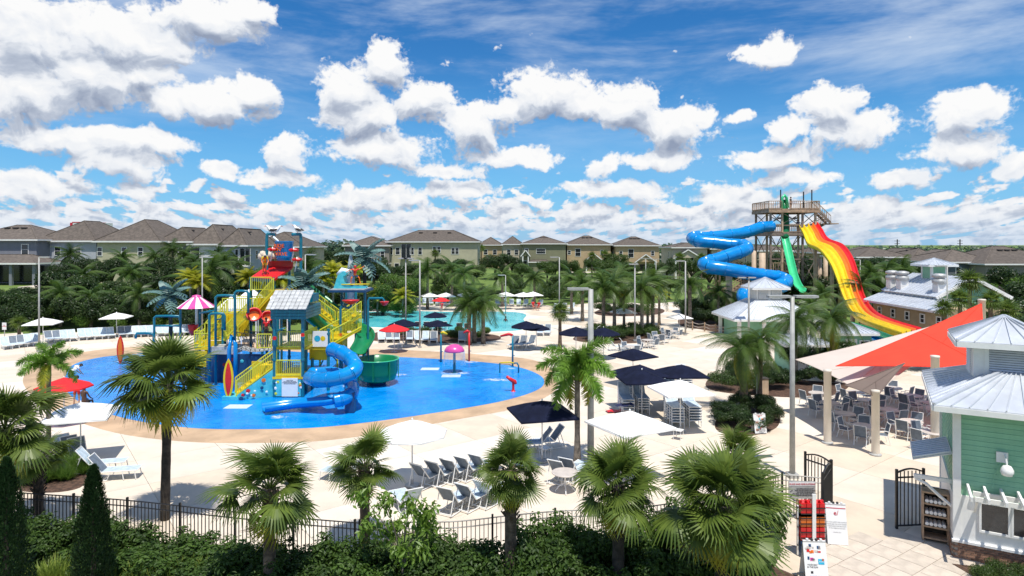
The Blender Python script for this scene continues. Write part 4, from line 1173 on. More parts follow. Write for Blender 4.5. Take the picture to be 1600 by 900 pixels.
# ---- the mint green kiosk at the right
KC = Vector((13.4, 19.4, 0)); KA = R(-30)
def kiosk():
    root = thing('kiosk', 'mint green clapboard kiosk with a silver metal roof and louvred cupola at the right edge', 'kiosk', KC, KA)
    W, L = 3.7, 4.6
    E = 4.62
    MB().box((W / 2, L / 2, 2.3), (W - .1, L - .1, 4.5)).build('wall', mt['mint'], root)
    # clapboards on the front and on the left side
    bm_ = MB(); bm_.box((0, 0, 0), (W - .24, .05, .168)); q = Matrix.Rotation(R(5), 3, 'X')
    fb = MB(); fb.box((0, 0, 0), (W - .26, .03, .165), mtx=q); fm = fb.mesh('clapboard', mt['mint'])
    q2 = Matrix.Rotation(R(-5), 3, 'Y'); sb = MB(); sb.box((0, 0, 0), (.03, L - .3, .165), mtx=q2); sm = sb.mesh('clapboard', mt['mint'])
    for i in range(17):
        z = 1.98 + i * .153
        link('clapboard', fm, root, (W / 2 + .01, .02, z)); link('clapboard', sm, root, (.02, L / 2, z))
    for x, y in ((.07, .03), (W - .07, .03), (.03, L - .07)): MB().box((x, y, 2.55 + .02), (.2, .2, 4.1)).build('corner_board', mt['white'], root)
    MB().box((W / 2, .0, 1.24), (W - .2, .07, 1.34)).build('white_panel', mt['white'], root)
    MB().box((-.005, L / 2, 1.24), (.07, L - .2, 1.34)).build('white_panel', mt['white'], root)
    MB().box((W / 2, -.06, .54), (W + .12, .16, .07)).build('sill_band', mt['white'], root)
    # brick plinth
    MB().box((W / 2, .0, .25), (W - .02, .12, .5)).build('mortar_bed', mt['mortar'], root)
    MB().box((0, L / 2, .25), (.12, L - .02, .5)).build('mortar_bed', mt['mortar'], root)
    br = MB().box((0, 0, 0), (.205, .05, .062)).mesh('brick', mt['brick']); br2 = MB().box((0, 0, 0), (.05, .205, .062)).mesh('brick', mt['brick'])
    for j in range(6):
        for i in range(17):
            x = .08 + i * .218 + (.109 if j % 2 else 0)
            if x < W - .1: link('brick', br, root, (x, -.055, .05 + j * .078))
        for i in range(12):
            link('brick', br2, root, (-.055, .1 + i * .218 + (.109 if j % 2 else 0), .05 + j * .078))
    # windows
    for k in range(4):
        x = .98 + k * .76
        f = MB()
        for s in (-1, 1): f.box((x + s * .345, -.06, 1.38), (.06, .1, .92)); f.box((x, -.06, 1.38 + s * .43), (.63, .1, .06))
        fo = f.build('window', mt['white'], root); MB().box((x, -.045, 1.38), (.64, .02, .8)).build('pane', mt['glass'], fo)
    # trellis
    bmz = 2.18
    MB().box((W / 2 + .25, -.62, bmz - .13), (W - .4, .07, .13)).build('trellis_beam', mt['white'], root)
    MB().box((W / 2 + .25, -.12, bmz - .13), (W - .4, .07, .13)).build('trellis_beam', mt['white'], root)
    rm = MB().beam((0, -.05, bmz + .05), (0, -1.12, bmz + .0), .06, .13).mesh('rafter', mt['white'])
    for i in range(9): link('rafter', rm, root, (.33 + i * .40, 0, 0))
    for x in (.5, 2.0, 3.4):
        MB().beam((x, -.07, 1.5), (x, -.6, bmz - .2), .06).build('bracket', mt['white'], root)
    # eyeball lamp
    lm = MB(); lm.box((1.16, -.05, 3.22), (.28, .06, .30)); lm.tube([(1.22, -.08, 3.3), (1.22, -.28, 3.25), (1.24, -.32, 3.06)], .025, 8)
    lo = lm.build('lamp_bracket', mt['white'], root); g = MB(); g.lathe([(.001, .17), (.10, .14), (.16, .03), (.165, -.04), (.13, -.13), (.001, -.17)], 14, (1.24, -.33, 2.92)); g.build('lamp_globe', mt['white'], lo, True)
    MB().tube([(1.14, -.05, 3.06), (.98, -.05, 2.7), (.94, -.05, 2.3)], .012, 5).build('cable', mt['mint'], root)
    # main roof
    ov = .55
    hip4(root, W / 2, L / 2, W / 2 + ov, L / 2 + ov, E, .80, .55, .9, 11, 12, mt['metalroof'])
    # cupola
    cx, cy = 1.55, 2.55; z0 = 5.0; hw = .86
    cu = MB().box((cx, cy, 5.68), (hw * 2, hw * 2, 1.4)).build('cupola_wall', mt['mint'], root)
    for sx in (-1, 1):
        for sy in (-1, 1):
            MB().box((cx + sx * (hw - .1), cy + sy * (hw - .1), 5.7), (.30, .30, 1.38)).build('corner_board', mt['white'], cu)
    for k, (dx, dy, a) in enumerate(((0, -hw, 0), (-hw, 0, -PI / 2))):
        lf = MB()
        for s in (-1, 1):
            x, y = rot2(s * .56, -.03, a); lf.box((cx + dx + x, cy + dy + y, 5.72), (.12, .1, 1.16), a)
            x, y = rot2(0, -.03, a); lf.box((cx + dx + x, cy + dy + y, 5.72 + s * .55), (1.0, .1, .09), a)
        lf.build('louvre_frame', mt['white'], cu)
        x, y = rot2(0, -.012, a); MB().box((cx + dx + x, cy + dy + y, 5.72), (1.0, .02, 1.0), a).build('louvre_backing', mt['black'], cu)
        sl = MB().box((0, -.05, 0), (1.0, .015, .06), mtx=Matrix.Rotation(R(-30), 3, 'X')).mesh('louvre_slat', mt['metalroof'])
        for i in range(13): 
            x, y = rot2(0, -.04, a); link('louvre_slat', sl, cu, (cx + dx + x, cy + dy + y, 5.28 + i * .074), a)
    hip4(root, cx, cy, 1.38, 1.38, 6.36, .72, .01, .01, 6, 6, mt['metalroof'])
    # side awning with scalloped edge
    aw = MB(); a0 = .4; a1 = 2.2
    aw.face([(-.02, a0, 3.02), (-.02, a1, 3.02), (-1.05, a1, 2.68), (-1.05, a0, 2.68)]); aw.face([(-1.05, a0, 2.64), (-1.05, a1, 2.64), (-.02, a1, 2.98), (-.02, a0, 2.98)]); aw.face([(-1.05, a0, 2.68), (-1.05, a0, 2.64), (-.02, a0, 2.98), (-.02, a0, 3.02)])
    ao = aw.build('awning', mt['metalroof'], root)
    ap = MB().beam((-.05, 0, 3.045), (-1.06, 0, 2.71), .05, .05).mesh('awning_rib', mt['metalroof'])
    for i in range(9): link('awning_rib', ap, ao, (0, a0 + .05 + i * .2125, 0))
    MB().box((-.52, a0 + .1, 2.12), (1.0, .1, .12)).build('awning_beam', mt['white'], ao)
    MB().tube([(-.02, a0 + .1, 1.35), (-.35, a0 + .1, 1.62), (-.68, a0 + .1, 1.92), (-.98, a0 + .1, 2.05)], .05, 6).build('awning_brace', mt['white'], ao)
    return root
kiosk()
def kl(x, y, z): # kiosk local to world
    a, b = rot2(x, y, KA); return Vector((KC.x + a, KC.y + b, z))
def towel_shelf():
    p = kl(-.42, 1.0, 0); r = thing('towel_shelf', 'wooden shelf stacked with rolled towels under the kiosk awning', 'shelf', p, KA)
    for x in (-.34, .34): MB().box((x, 0, .8), (.06, .5, 1.6)).build('side_panel', mt['cedar'], r)
    MB().box((0, .24, .8), (.7, .03, 1.6)).build('back_panel', mt['trunkd'], r)
    sm = MB().box((0, 0, 0), (.64, .48, .05)).mesh('shelf', mt['cedar'])
    tw = MB().tube([(0, -.22, 0), (0, .15, 0)], .055, 8).mesh('rolled_towel', mt['uwhite'])
    for i in range(5):
        link('shelf', sm, r, (0, 0, .12 + i * .36))
    for i in (1, 2, 3):
        for k in range(5): tag(link('rolled_towel', tw, None, kl(-.42 - .23 + k * .115, 1.0, .12 + i * .36 + .085), KA), 'rolled white towel on the wooden shelf under the kiosk awning', 'towel', 'rolled towels on the shelf')
towel_shelf()

# ---- white-roofed tan building with cupola, right middle
def tan_building():
    r = thing('pool_house', 'long tan building with silver roof, chimney vents and mint gable right of the slides', 'building', (0, 0, 0))
    MB().box((41.9, 61.9, 1.8), (7.4, 11.6, 3.6)).build('wall', mt['beigewall'], r)
    # lean-to roof on the left side, main roof above
    seam_roof(r, ((37.4, 56, 3.5), (37.4, 68, 3.5), (39.6, 68, 4.35), (39.6, 56, 4.35)), 18, mt['metalroof'], .06, 'roof_panel')
    MB().box((39.5, 62, 4.3), (.1, 11.8, .3)).build('fascia', mt['white'], r)
    MB().box((37.35, 62, 3.42), (.08, 12, .2)).build('gutter', mt['white'], r)
    seam_roof(r, ((39.2, 59.0, 4.5), (39.2, 67.9, 4.5), (42.6, 67.9, 6.3), (42.6, 59.0, 6.3)), 15, mt['metalroof'], .06, 'roof_panel')
    seam_roof(r, ((46.0, 67.9, 4.5), (46.0, 59.0, 4.5), (42.6, 59.0, 6.3), (42.6, 67.9, 6.3)), 15, mt['metalroof'], .06, 'roof_panel')
    g = MB(); g.face([(39.5, 59.5, 4.4), (45.7, 59.5, 4.4), (42.6, 59.5, 6.15)]); g.face([(39.5, 59.5, 3), (45.7, 59.5, 3), (45.7, 59.5, 4.4), (39.5, 59.5, 4.4)]); g.build('gable_wall', mt['mint'], r)
    b = MB(); b.beam((39.1, 58.95, 4.42), (42.6, 58.95, 6.28), .1, .3); b.build('barge_board', mt['white'], r); b = MB(); b.beam((42.6, 58.95, 6.28), (46.1, 58.95, 4.42), .1, .3); b.build('barge_board', mt['white'], r)
    MB().box((46.8, 58, 1.9), (2.2, 3.4, 3.8)).build('porch_wall', mt['white'], r)
    for i in range(5):
        window(r, 38.18, 2.5, .7, .9, y=57.2 + i * 2.3, side=-1)
    for i in range(7):
        MB().box((38.15, 56.8 + i * 1.6, .75), (.2, .16, .5)).build('wall_tap', mt['steel'], r)
    for (x, y) in ((40.2, 60.2), (40.0, 65.6), (39.9, 67.2)):
        v = MB().box((x, y, 4.9), (.8, .8, 1.5)).build('roof_vent', mt['white'], r); f = MB(); f.lathe([(.5, 0), (.62, .15), (.62, .45), (.45, .5), (.45, .6), (.62, .65), (.62, .9), (.3, 1.0), (.001, 1.02)], 14, (x, y, 5.65)); f.build('vent_fan', mt['steel'], v, True)
    c = MB().box((42.6, 64.6, 6.5), (1.5, 1.5, 1.6)).build('cupola', mt['mint'], r)
    for sx in (-1, 1):
        for sy in (-1, 1): MB().box((42.6 + sx * .7, 64.6 + sy * .7, 6.5), (.2, .2, 1.58)).build('corner_board', mt['white'], c)
    hip4(r, 42.6, 64.6, 1.45, 1.45, 7.32, .62, .01, .01, 6, 6, mt['metalroof'])
tan_building()

# ---- white pavilion with cupola by the tower
def pavilion():
    D = 62; cx = (1212 - 800) * D / F; cy = D + 2.6
    r = thing('pavilion', 'white-roofed pavilion with a small louvred cupola in front of the slide tower', 'building', (cx, cy, 0))
    hip4(r, 0, 0, 4.3, 3.4, 2.15, 1.65, 1.4, 1.2, 14, 12, mt['metalroof'])
    for x in (-3.6, -1.2, 1.2, 3.6):
        for y in (-2.8, 2.8): MB().box((x, y, 1.05), (.3, .3, 2.1)).build('column', mt['white'], r)
    MB().box((0, .3, 1.0), (6.6, 4.6, 2.0)).build('wall', mt['mint'], r)
    MB().box((0, 0, 4.35), (2.5, 2.2, 1.3)).build('cupola', mt['white'], r)
    for k, x in enumerate((-.62, .62)):
        lf = MB().box((x, -1.13, 4.4), (.95, .06, .95)).build('louvre_frame', mt['steel'], r)
        sm = MB().box((x, -1.18, 0), (.9, .04, .06)).mesh('louvre_slat', mt['white'])
        for i in range(8): link('louvre_slat', sm, lf, (0, 0, 4.0 + i * .115))
    hip4(r, 0, 0, 1.85, 1.6, 5.05, .95, .02, .02, 6, 6, mt['metalroof'])
pavilion()
def hut(px, D, w, label, zt=2.4):
    r = thing('hut', label, 'hut', ((px - 800) * D / F, D + 1.5, 0))
    MB().box((0, 0, zt / 2), (w, 2.6, zt)).build('wall', mt['mint'], r)
    hip4(r, 0, 0, w / 2 + .4, 1.7, zt + .04, .6, .3, .2, 8, 5, mt['metalroof'])
    MB().box((-.3, -1.33, 1.0), (.9, .06, 2.0)).build('door', mt['white'], r); window(r, w * .28, 1.5, .8, .8, y=-1.31)
hut(1338, 50, 2.6, 'small mint hut with a pale metal roof beside the foot of the slides')
hut(1262, 47, 2.6, 'small yellowish hut half hidden by the queen palms left of the slides', 2.0)

# ------------------------------------------------------------------ slide tower
def tower():
    D = 92
    r = thing('slide_tower', 'tall weathered steel and timber slide tower with two decks and stairs, right of centre', 'tower', (0, 0, 0))
    X = lambda px, d=D: (px - 800) * d / F
    Z = lambda py, d=D: CAMH - (py - HZ) * d / F
    xs = [X(1204), X(1222), X(1254), X(1274)]; ys = [D, D + 5.5]
    z2 = Z(363); z3 = Z(327)
    for i, x in enumerate(xs):
        for y in ys:
            MB().box((x, y, z3 / 2), (.26, .26, z3)).build('post', mt['tan_post' if i in (1, 3) else 'rust'], r)
    for px, d, top in ((1313, 90, 405), (1178, 88, 392), (1191, 86, 395), (1281, 95, 404), (1290, 92, 398), (1139, 84, 423)):
        p = X(px, d); MB().tube([(p, d, 0), (p, d, Z(top, d))], .42 if px in (1191, 1139) else .3, 12).build('support_column', mt['tan_post'], r, True)
    for z in (z2, z3):
        n = 12
        bm_ = MB().box((0, 0, 0), ((xs[-1] - xs[0] + .8) / n - .03, 6.4, .12)).mesh('deck_plank', mt['cedar'])
        for i in range(n): link('deck_plank', bm_, r, (xs[0] - .4 + (i + .5) * (xs[-1] - xs[0] + .8) / n, D + 2.75, z))
        for y in (D - .45, D + 5.95): MB().box(((xs[0] + xs[-1]) / 2, y, z - .28), (xs[-1] - xs[0] + .9, .2, .42)).build('edge_beam', mt['rust' if z == z2 else 'cedar'], r)
        for x in (xs[0] - .35, xs[-1] + .35): MB().box((x, D + 2.75, z - .28), (.16, 6.2, .42)).build('edge_beam', mt['rust'], r)
    # braces
    b = 0
    zs = [0, 3.6, 7.2, z2 - .3]
    for y in ys:
        for a, c in zip(xs, xs[1:]):
            for z0, z1 in list(zip(zs, zs[1:])) + [(z3 - 2.3, z3 - .5)]:
                if (c - a) < 2 and z0 < 3: continue
                MB().beam((a, y, z0 + .2), (c, y, z1), .09).build('brace', mt['rust'], r); MB().beam((c, y + .05, z0 + .2), (a, y + .05, z1), .09).build('brace', mt['rust'], r)
        for z in zs[1:] + [z3 - 2.3]: MB().box(((xs[0] + xs[-1]) / 2, y + .1, z), (xs[-1] - xs[0], .12, .16)).build('girder', mt['rust'], r)
    # railings
    def railing(p0, p1, h=1.15, m='cedar', sp=.3):
        p0 = Vector(p0); p1 = Vector(p1); L = (p1 - p0).length; mb = MB()
        for z in (h, .12): mb.beam(p0 + Vector((0, 0, z)), p1 + Vector((0, 0, z)), .09)
        n = int(L / sp)
        for i in range(n + 1): p = p0.lerp(p1, i / n); mb.box((p.x, p.y, p.z + h / 2), (.045 if i % 5 else .1, .045, h))
        tag(mb.build('railing', mt[m], r), kind='stuff')
    x0, x1 = xs[0] - .4, xs[-1] + .4
    for z in (z2, z3):
        railing((x0, D - .45, z), (X(1222) - .2, D - .45, z)); railing((X(1232), D - .45, z), (X(1250), D - .45, z) if z == z2 else (x1, D - .45, z))
        railing((x0, D + 5.9, z), (x1, D + 5.9, z)); railing((x0, D - .4, z), (x0, D + 5.8, z)); railing((x1, D - .4, z), (x1, D + 5.8, z))
    # stairs, folded flights behind the right end
    def flight(a, c, w=1.3):
        a = Vector(a); c = Vector(c); st = MB()
        for s in (-w / 2, w / 2): MB().beam(a + Vector((0, s, 0)), c + Vector((0, s, 0)), .09, .3).build('stringer', mt['rust'], r)
        n = max(4, int(abs(c.z - a.z) / .3)); sm = MB().box((0, 0, 0), (.3, w, .05)).mesh('tread', mt['cedar'])
        for i in range(n): link('tread', sm, r, a.lerp(c, (i + .5) / n) + Vector((0, 0, .1)))
        railing(a + Vector((0, -w / 2, .1)), c + Vector((0, -w / 2, .1)), 1.0, 'cedar', .4); railing(a + Vector((0, w / 2, .1)), c + Vector((0, w / 2, .1)), 1.0, 'cedar', .4)
    yb = D + 1.2
    flight((x1, yb, z3), (x1 + 2.1, yb, z3 - 2.0)); flight((x1 + 2.1, yb + 1.6, z3 - 2.0), (x1 - .3, yb + 1.6, z2))
    MB().box((x1 + 2.6, yb + .8, z3 - 2.05), (1.2, 3.1, .14)).build('landing', mt['cedar'], r)
    flight((x0 - .2, D + 7, z2), (x0 - 4.2, D + 7, z2 - 3.6)); flight((x0 - 4.2, D + 8.6, z2 - 3.6), (x0 + .5, D + 8.6, z2 - 6.8))
    MB().box((x0 - 4.7, D + 7.8, z2 - 3.65), (1.3, 3.2, .14)).build('landing', mt['cedar'], r)
    for xx in (x0 - 4.9, x0 - 4.3): MB().box((xx, D + 8, (z2 - 3.6) / 2), (.2, .2, z2 - 3.6)).build('post', mt['cedar'], r)
    flight((x0 + .5, D + 7, z2 - 6.8), (x0 - 5.5, D + 7, .1))
    flight((X(1128, 88), 90, 3.2), (X(1095, 88), 90, .2)); MB().box((X(1133, 88), 90, 3.15), (1.6, 1.8, .14)).build('landing', mt['cedar'], r)
    MB().box((X(1212), D - 1.5, Z(424)), (3.2, 2.6, .16)).build('landing', mt['cedar'], r); railing((X(1196), D - 2.8, Z(424)), (X(1228), D - 2.8, Z(424)), 1.3)
    # masts
    for px, ty in ((1222.5, 296), (1258.5, 299), (1271.5, 296)): MB().tube([(X(px), D + .6, z3), (X(px), D + .6, Z(ty))], .09, 8).build('mast', mt['black'], r)
    for px, py in ((1217, 341), (1242, 341)): MB().box((X(px), D - .1, Z(py)), (.4, .3, .25)).build('floodlight', mt['black'], r)
tower()

def slide_section_tube(root, pts, rad, m, name='tube_section', n=14, per=6, flange=True, open_from=None):
    C = catmull(pts, 8); i = 0
    while i < len(C) - 1:
        seg = C[i:i + per + 1]
        if len(seg) < 2: break
        o = MB().tube(seg, rad, n, caps=(i == 0 or i + per >= len(C) - 1)).build(name, m, root, True)
        if flange:
            a, b = seg[0], seg[1]; d = (b - a).normalized()
            MB().tube([a - d * rad * .07, a + d * rad * .07], rad * 1.09, n).build('flange', m, o, True)
        i += per
def qz(px, z, py):  # point at given height seen at pixel
    return G(px, py, z) if abs(py - HZ) > 1 else None
blue = thing('tube_slide', 'long zigzag bright blue tube slide winding down left of the tower', 'water slide', (0, 0, 0))
slide_section_tube(blue, [Q(1204,354,92), Q(1190,355,91), Q(1172,361,90), Q(1150,366,89), Q(1125,369,88.5), Q(1100,371,88), Q(1086,370,86.5), Q(1083,373,85), Q(1092,377,83.5), Q(1115,379,83), Q(1140,382,82.5), Q(1158,383,82), Q(1167,387,80.5), Q(1161,392,79), Q(1145,397,78.5), Q(1125,404,78), Q(1108,409,77.5), Q(1101,413,76.2), Q(1108,417,75), Q(1130,420,74.5), Q(1155,424,74.4), Q(1180,429,75), Q(1205,432,76), Q(1222,435,76), Q(1228,441,74.6), Q(1218,447,73.2), Q(1198,452,72.6), Q(1178,456,72), Q(1164,460,71.2), Q(1164,466,70), Q(1176,471,69), Q(1192,474,68.5)], .80, mt['pblue'], per=9)
green = thing('speed_slide', 'steep narrow light green body slide dropping from the top of the tower', 'water slide', (0, 0, 0))
def trough(root, pts, w, h, m, name='slide_section', per=8, thick=.06, sub=8, n=8):
    C = catmull(pts, sub); i = 0
    def ring(k):
        t = (C[min(k + 1, len(C) - 1)] - C[max(k - 1, 0)]).normalized(); side = t.cross(Vector((0, 0, 1)))
        side = side.normalized() if side.length > .05 else Vector((1, 0, 0)); up = side.cross(t).normalized()
        out = []
        for q in range(n + 1):
            a = PI + PI * q / n
            out.append(C[k] + side * (math.cos(a) * w / 2) + up * (math.sin(a) * h + h * .6))
        for q in range(n, -1, -1):
            a = PI + PI * q / n
            out.append(C[k] + side * (math.cos(a) * (w / 2 + thick)) + up * (math.sin(a) * (h + thick) + h * .6))
        return out
    while i < len(C) - 1:
        e = min(i + per, len(C) - 1); mb = MB(); R_ = [ring(k) for k in range(i, e + 1)]; m_ = len(R_[0])
        for rr in R_: mb.v += [tuple(p) for p in rr]
        for a in range(len(R_) - 1):
            for q in range(m_):
                q2 = (q + 1) % m_; mb.f.append((a * m_ + q, a * m_ + q2, (a + 1) * m_ + q2, (a + 1) * m_ + q)); mb.mi.append(0)
        mb.build(name, m, root, True); i = e
trough(green, [Q(1226,372,90.5), Q(1229,385,89.5), Q(1233,403,88), Q(1237,420,86.5), Q(1241,435,85), Q(1247,448,83.5), Q(1254,455,81)], .95, .5, mt['lgreen'])
MB().tube([Q(1225,312,94.5), Q(1226,330,94.5), Q(1227,350,94), Q(1227,372,91.5)], [.36, .55, .6, .5], 12).build('drop_tube', mt['pgreen'], green, True)
MB().tube([Q(1222,325,94), Q(1222,309,94), Q(1226,305,94), Q(1229,309,94), Q(1231,325,94)], .22, 8).build('entry_arch', mt['lgreen'], green, True)
def lanes():
    r = thing('racing_slide', 'wide wavy racing slide with yellow, orange and red lanes curving down from the tower', 'water slide', (0, 0, 0))
    Lp = [(1249,357,89), (1255,368,87), (1262,384,85), (1280,393,82), (1297,415,79), (1308,442,76), (1318,470,69), (1331,492,64), (1352,507,60), (1408,527,54)]
    Rp = [(1277,351,91), (1285,362,89), (1295,377,87), (1318,387,84), (1333,407,81), (1343,437,76), (1351,466,70), (1366,490,63), (1392,505,59), (1440,520,55)]
    L_ = catmull([Q(*p) for p in Lp], 7); R_ = catmull([Q(*p) for p in Rp], 7)
    mats = ['yel', 'yel', 'orange', 'redp']
    for k in range(4):
        A = [l.lerp(q, k / 4) for l, q in zip(L_, R_)]; B = [l.lerp(q, (k + 1) / 4) for l, q in zip(L_, R_)]
        mb = MB(); m_ = 0; prof = [(0, .55), (.07, .58), (.14, .14), (.35, 0), (.65, 0), (.86, .14), (.93, .58), (1, .55), (.93, -.10), (.5, -.16), (.07, -.10)]
        for i in range(len(A)):
            up = Vector((0, 0, 1))
            for (s, h) in prof: mb.v.append(tuple(A[i].lerp(B[i], s) + up * h * .8))
        m_ = len(prof)
        for i in range(len(A) - 1):
            for q in range(m_):
                q2 = (q + 1) % m_; mb.f.append((i * m_ + q, (i + 1) * m_ + q, (i + 1) * m_ + q2, i * m_ + q2)); mb.mi.append(0)
        mb.build('slide_lane', mt[mats[k]], r, True)
    for i in (12, 22, 32, 42, 50):
        p = L_[i].lerp(R_[i], .5)
        MB().tube([(p.x, p.y + .3, 0), (p.x, p.y + .3, p.z - .25)], .24, 10).build('support_column', mt['tan_post'], r, True)
    c = MB(); a, b = L_[30] + Vector((0, 0, .6)), R_[30] + Vector((0, 0, .6))
lanes()
r2 = thing('run_out_slide', 'blue and green run-out lanes at the foot of the racing slide', 'water slide', (0, 0, 0))
for (m_, off) in (('pblue', 0), ('pgreen', 1.05)):
    a = Q(1347, 521, 57) + Vector((off * .7, off, off * .25)); b = Q(1392, 541, 50) + Vector((off * .7, off, off * .25))
    trough(r2, [a + Vector((-1.5, 2, .5)), a, a.lerp(b, .5), b], 1.0, .35, mt[m_], 'slide_lane')

# ------------------------------------------------------------------ shade sails
def sail(name, label, C, m, sag=.12, n=14, posts=()):
    r = thing('shade_sail', label, 'shade sail', (0, 0, 0)); C = [Vector(c) for c in C]; cen = sum(C, Vector()) / len(C); mb = MB()
    def edge(a, b, t): # scalloped edge
        p = a.lerp(b, t); return p.lerp(cen, sag * 4 * t * (1 - t))
    m_ = len(C)
    for i in range(m_):
        a, b = C[i], C[(i + 1) % m_]
        rows = 6
        grid = [[cen.lerp(edge(a, b, k / n), j / rows) for k in range(n + 1)] for j in range(rows + 1)]
        for j in range(rows):
            for k in range(n):
                q = [grid[j][k], grid[j + 1][k], grid[j + 1][k + 1], grid[j][k + 1]]
                if j == 0: q = [grid[0][0], grid[1][k], grid[1][k + 1]]
                mb.face(q)
    mb.build('cloth', m, r)
    sm = MB().tube([cen + Vector((0, 0, .01)), edge(C[0], C[1], .5) + Vector((0, 0, .01))], .014, 4).build('seam', m, r)
    for i in range(1, m_): MB().tube([cen + Vector((0, 0, .01)), C[i].lerp(cen, .02) + Vector((0, 0, .01))], .016, 4).build('seam', m, r)
    hem = MB()
    for i in range(m_):
        a, b = C[i], C[(i + 1) % m_]; hem.tube([edge(a, b, k / n) for k in range(n + 1)], .02, 5)
    hem.build('hem_cable', m, r)
    return r
p1 = Q(1293, 581, 30.4); p2 = Q(1368, 613, 28.7); p3 = Q(1461, 559, 29.6); p4 = Q(1534, 470, 39)
for p, b, rr, lab in ((p1, 3.3, .17, 'round cream post at the left corner of the shade sails'), (p2, 2.8, .17, 'round cream post in front of the café tables'), (p3, 4.3, .18, 'cream sail post beside the corner of the kiosk roof'), (p4, 6.1, .2, 'tall cream post carrying the peak of the red sail')):
    t = thing('sail_post', lab, 'post', (p.x, p.y, 0), 0, 'shade sail posts'); MB().lathe([(rr, 0), (rr, p.z), (rr * 1.08, p.z), (rr * 1.08, p.z + .1), (.001, p.z + .12)], 18).build('pole', mt['deck_c'], t, True); MB().lathe([(rr * 1.5, 0), (rr * 1.5, .05), (rr, .08)], 16, (0, 0, .01)).build('base_plate', mt['steel'], t)
sail('s', 'large beige shade sail stretched over the café tables', [Q(1243,562,35.5), Q(1330,604,29.6), p2 + Vector((0, 0, -.1)), Q(1430,568,33), Q(1500,498,38.5)], mt['beige_sail'], .05)
sail('s', 'bright red shade sail rising to a peak at the tall post', [Q(1306,577,30.2) + Vector((0, 0, .15)), p4 + Vector((0, 0, -.15)), Q(1552,578,32)], mt['red_sail'], .06)
sail('s', 'shaded fold of the beige sail, its shade put into taupe cloth', [Q(1320,602,29.0), p2 + Vector((0, -.1, -.2)), Q(1414,567,29.6)], mt['sail_shade_side'], .05)  # extra triangle, coloured dark for the shade side of the beige fold
# ------------------------------------------------------------------ water play structure
def H(px, z, D): return Vector(((px - 800) * D / F, D, z))
def zat(py, D): return CAMH - (py - HZ) * D / F
def rail_part(par, a, b, h=.95, m='yelg', sp=.13, base=.08, name='railing', bm='yel', post=True):
    """a guard rail: frame with each baluster its own sub-part"""
    a = Vector(a); b = Vector(b); mb = MB(); L = (b - a).length
    mb.beam(a + Vector((0, 0, h)), b + Vector((0, 0, h)), .055); mb.beam(a + Vector((0, 0, base)), b + Vector((0, 0, base)), .05)
    if post:
        for p in (a, b): mb.box((p.x, p.y, p.z + h / 2), (.06, .06, h))
    o = mb.build(name, mt[m], par)
    key = (round(h, 2), m)
    if key not in BAL: BAL[key] = MB().box((0, 0, (h + base) / 2), (.026, .026, h - base - .03)).mesh('baluster', mt[m])
    n = int(L / sp)
    for i in range(1, n): link('baluster', BAL[key], o, a.lerp(b, i / n))
    return o
BAL = {}
def stairs(par, a, b, w, m='yel', rm='yelg', steps=None):
    a = Vector(a); b = Vector(b); d = b - a; hd = Vector((d.x, d.y, 0)); s = Vector((-hd.y, hd.x, 0)).normalized() * (w / 2)
    n = steps or max(3, int(abs(d.z) / .2))
    ang = math.atan2(hd.y, hd.x); tm = MB().box((0, 0, 0), (hd.length / n * 1.02, w, .05)).mesh('step', mt[m])
    for i in range(n): link('step', tm, par, a.lerp(b, (i + .5) / n), ang)
    for sg in (-1, 1):
        MB().beam(a + s * sg, b + s * sg, .05, .22).build('stringer', mt[m], par)
        rail_part(par, a + s * sg * 1.04, b + s * sg * 1.04, .95, rm)
def pipe(par, pts, r=.06, m='teal_p', name='pipe', sm=0):
    P = catmull(pts, sm) if sm else pts
    return MB().tube(P, r, 10).build(name, mt[m], par, True)
def post(par, px, D, z0, z1, r=.085, m='teal_p', collars=True):
    p = H(px, 0, D); mb = MB(); mb.tube([(p.x, p.y, z0), (p.x, p.y, z1)], r, 10)
    if collars:
        z = z0 + .9
        while z < z1 - .3: mb.lathe([(r, 0), (r * 1.3, .02), (r * 1.3, .14), (r, .16)], 10, (p.x, p.y, z)); z += 1.35
    return mb.build('post', mt[m], par, False)

PS = thing('water_playground', 'large yellow, teal and blue climbing structure with stairs and roofs in the splash pool', 'playground', (0, 0, 0))
# --- front hut tower
D1, D2 = 39.4, 42.2
for px, d in ((429, D1), (473, D1), (434, D2), (476, D2)): post(PS, px, d, 0, 5.7, .10)
def P3(px, z, d): return H(px, z, d)
# hut box of boards and shingled roof
hx0, hx1 = H(424, 0, D1).x, H(479, 0, D1).x
for i in range(4):
    MB().box(((hx0 + hx1) / 2, (D1 + D2) / 2, 4.92 + i * .19), (hx1 - hx0, D2 - D1 + .3, .17)).build('wall_board', mt['teal_p'], PS)
rf = None
rp = []
for row in range(5):
    z = 5.60 + row * .20; y = D1 - .35 + row * .30
    n = 9
    for k in range(n):
        w = (hx1 - hx0 + .3) / n
        q = Matrix.Rotation(R(34), 3, 'X')
        sm_ = MB().box((0, 0, 0), (w - .02, .42, .05), mtx=q)
        o = sm_.build('roof_board', mt['greyp'], PS); o.location = (hx0 - .15 + (k + .5) * w + rnd(-.01, .01), y, z + rnd(-.012, .012))
MB().box(((hx0 + hx1) / 2, D1 + 2.0, 6.0), (hx1 - hx0 - .1, 1.3, .5)).build('roof_back', mt['teal_p'], PS)
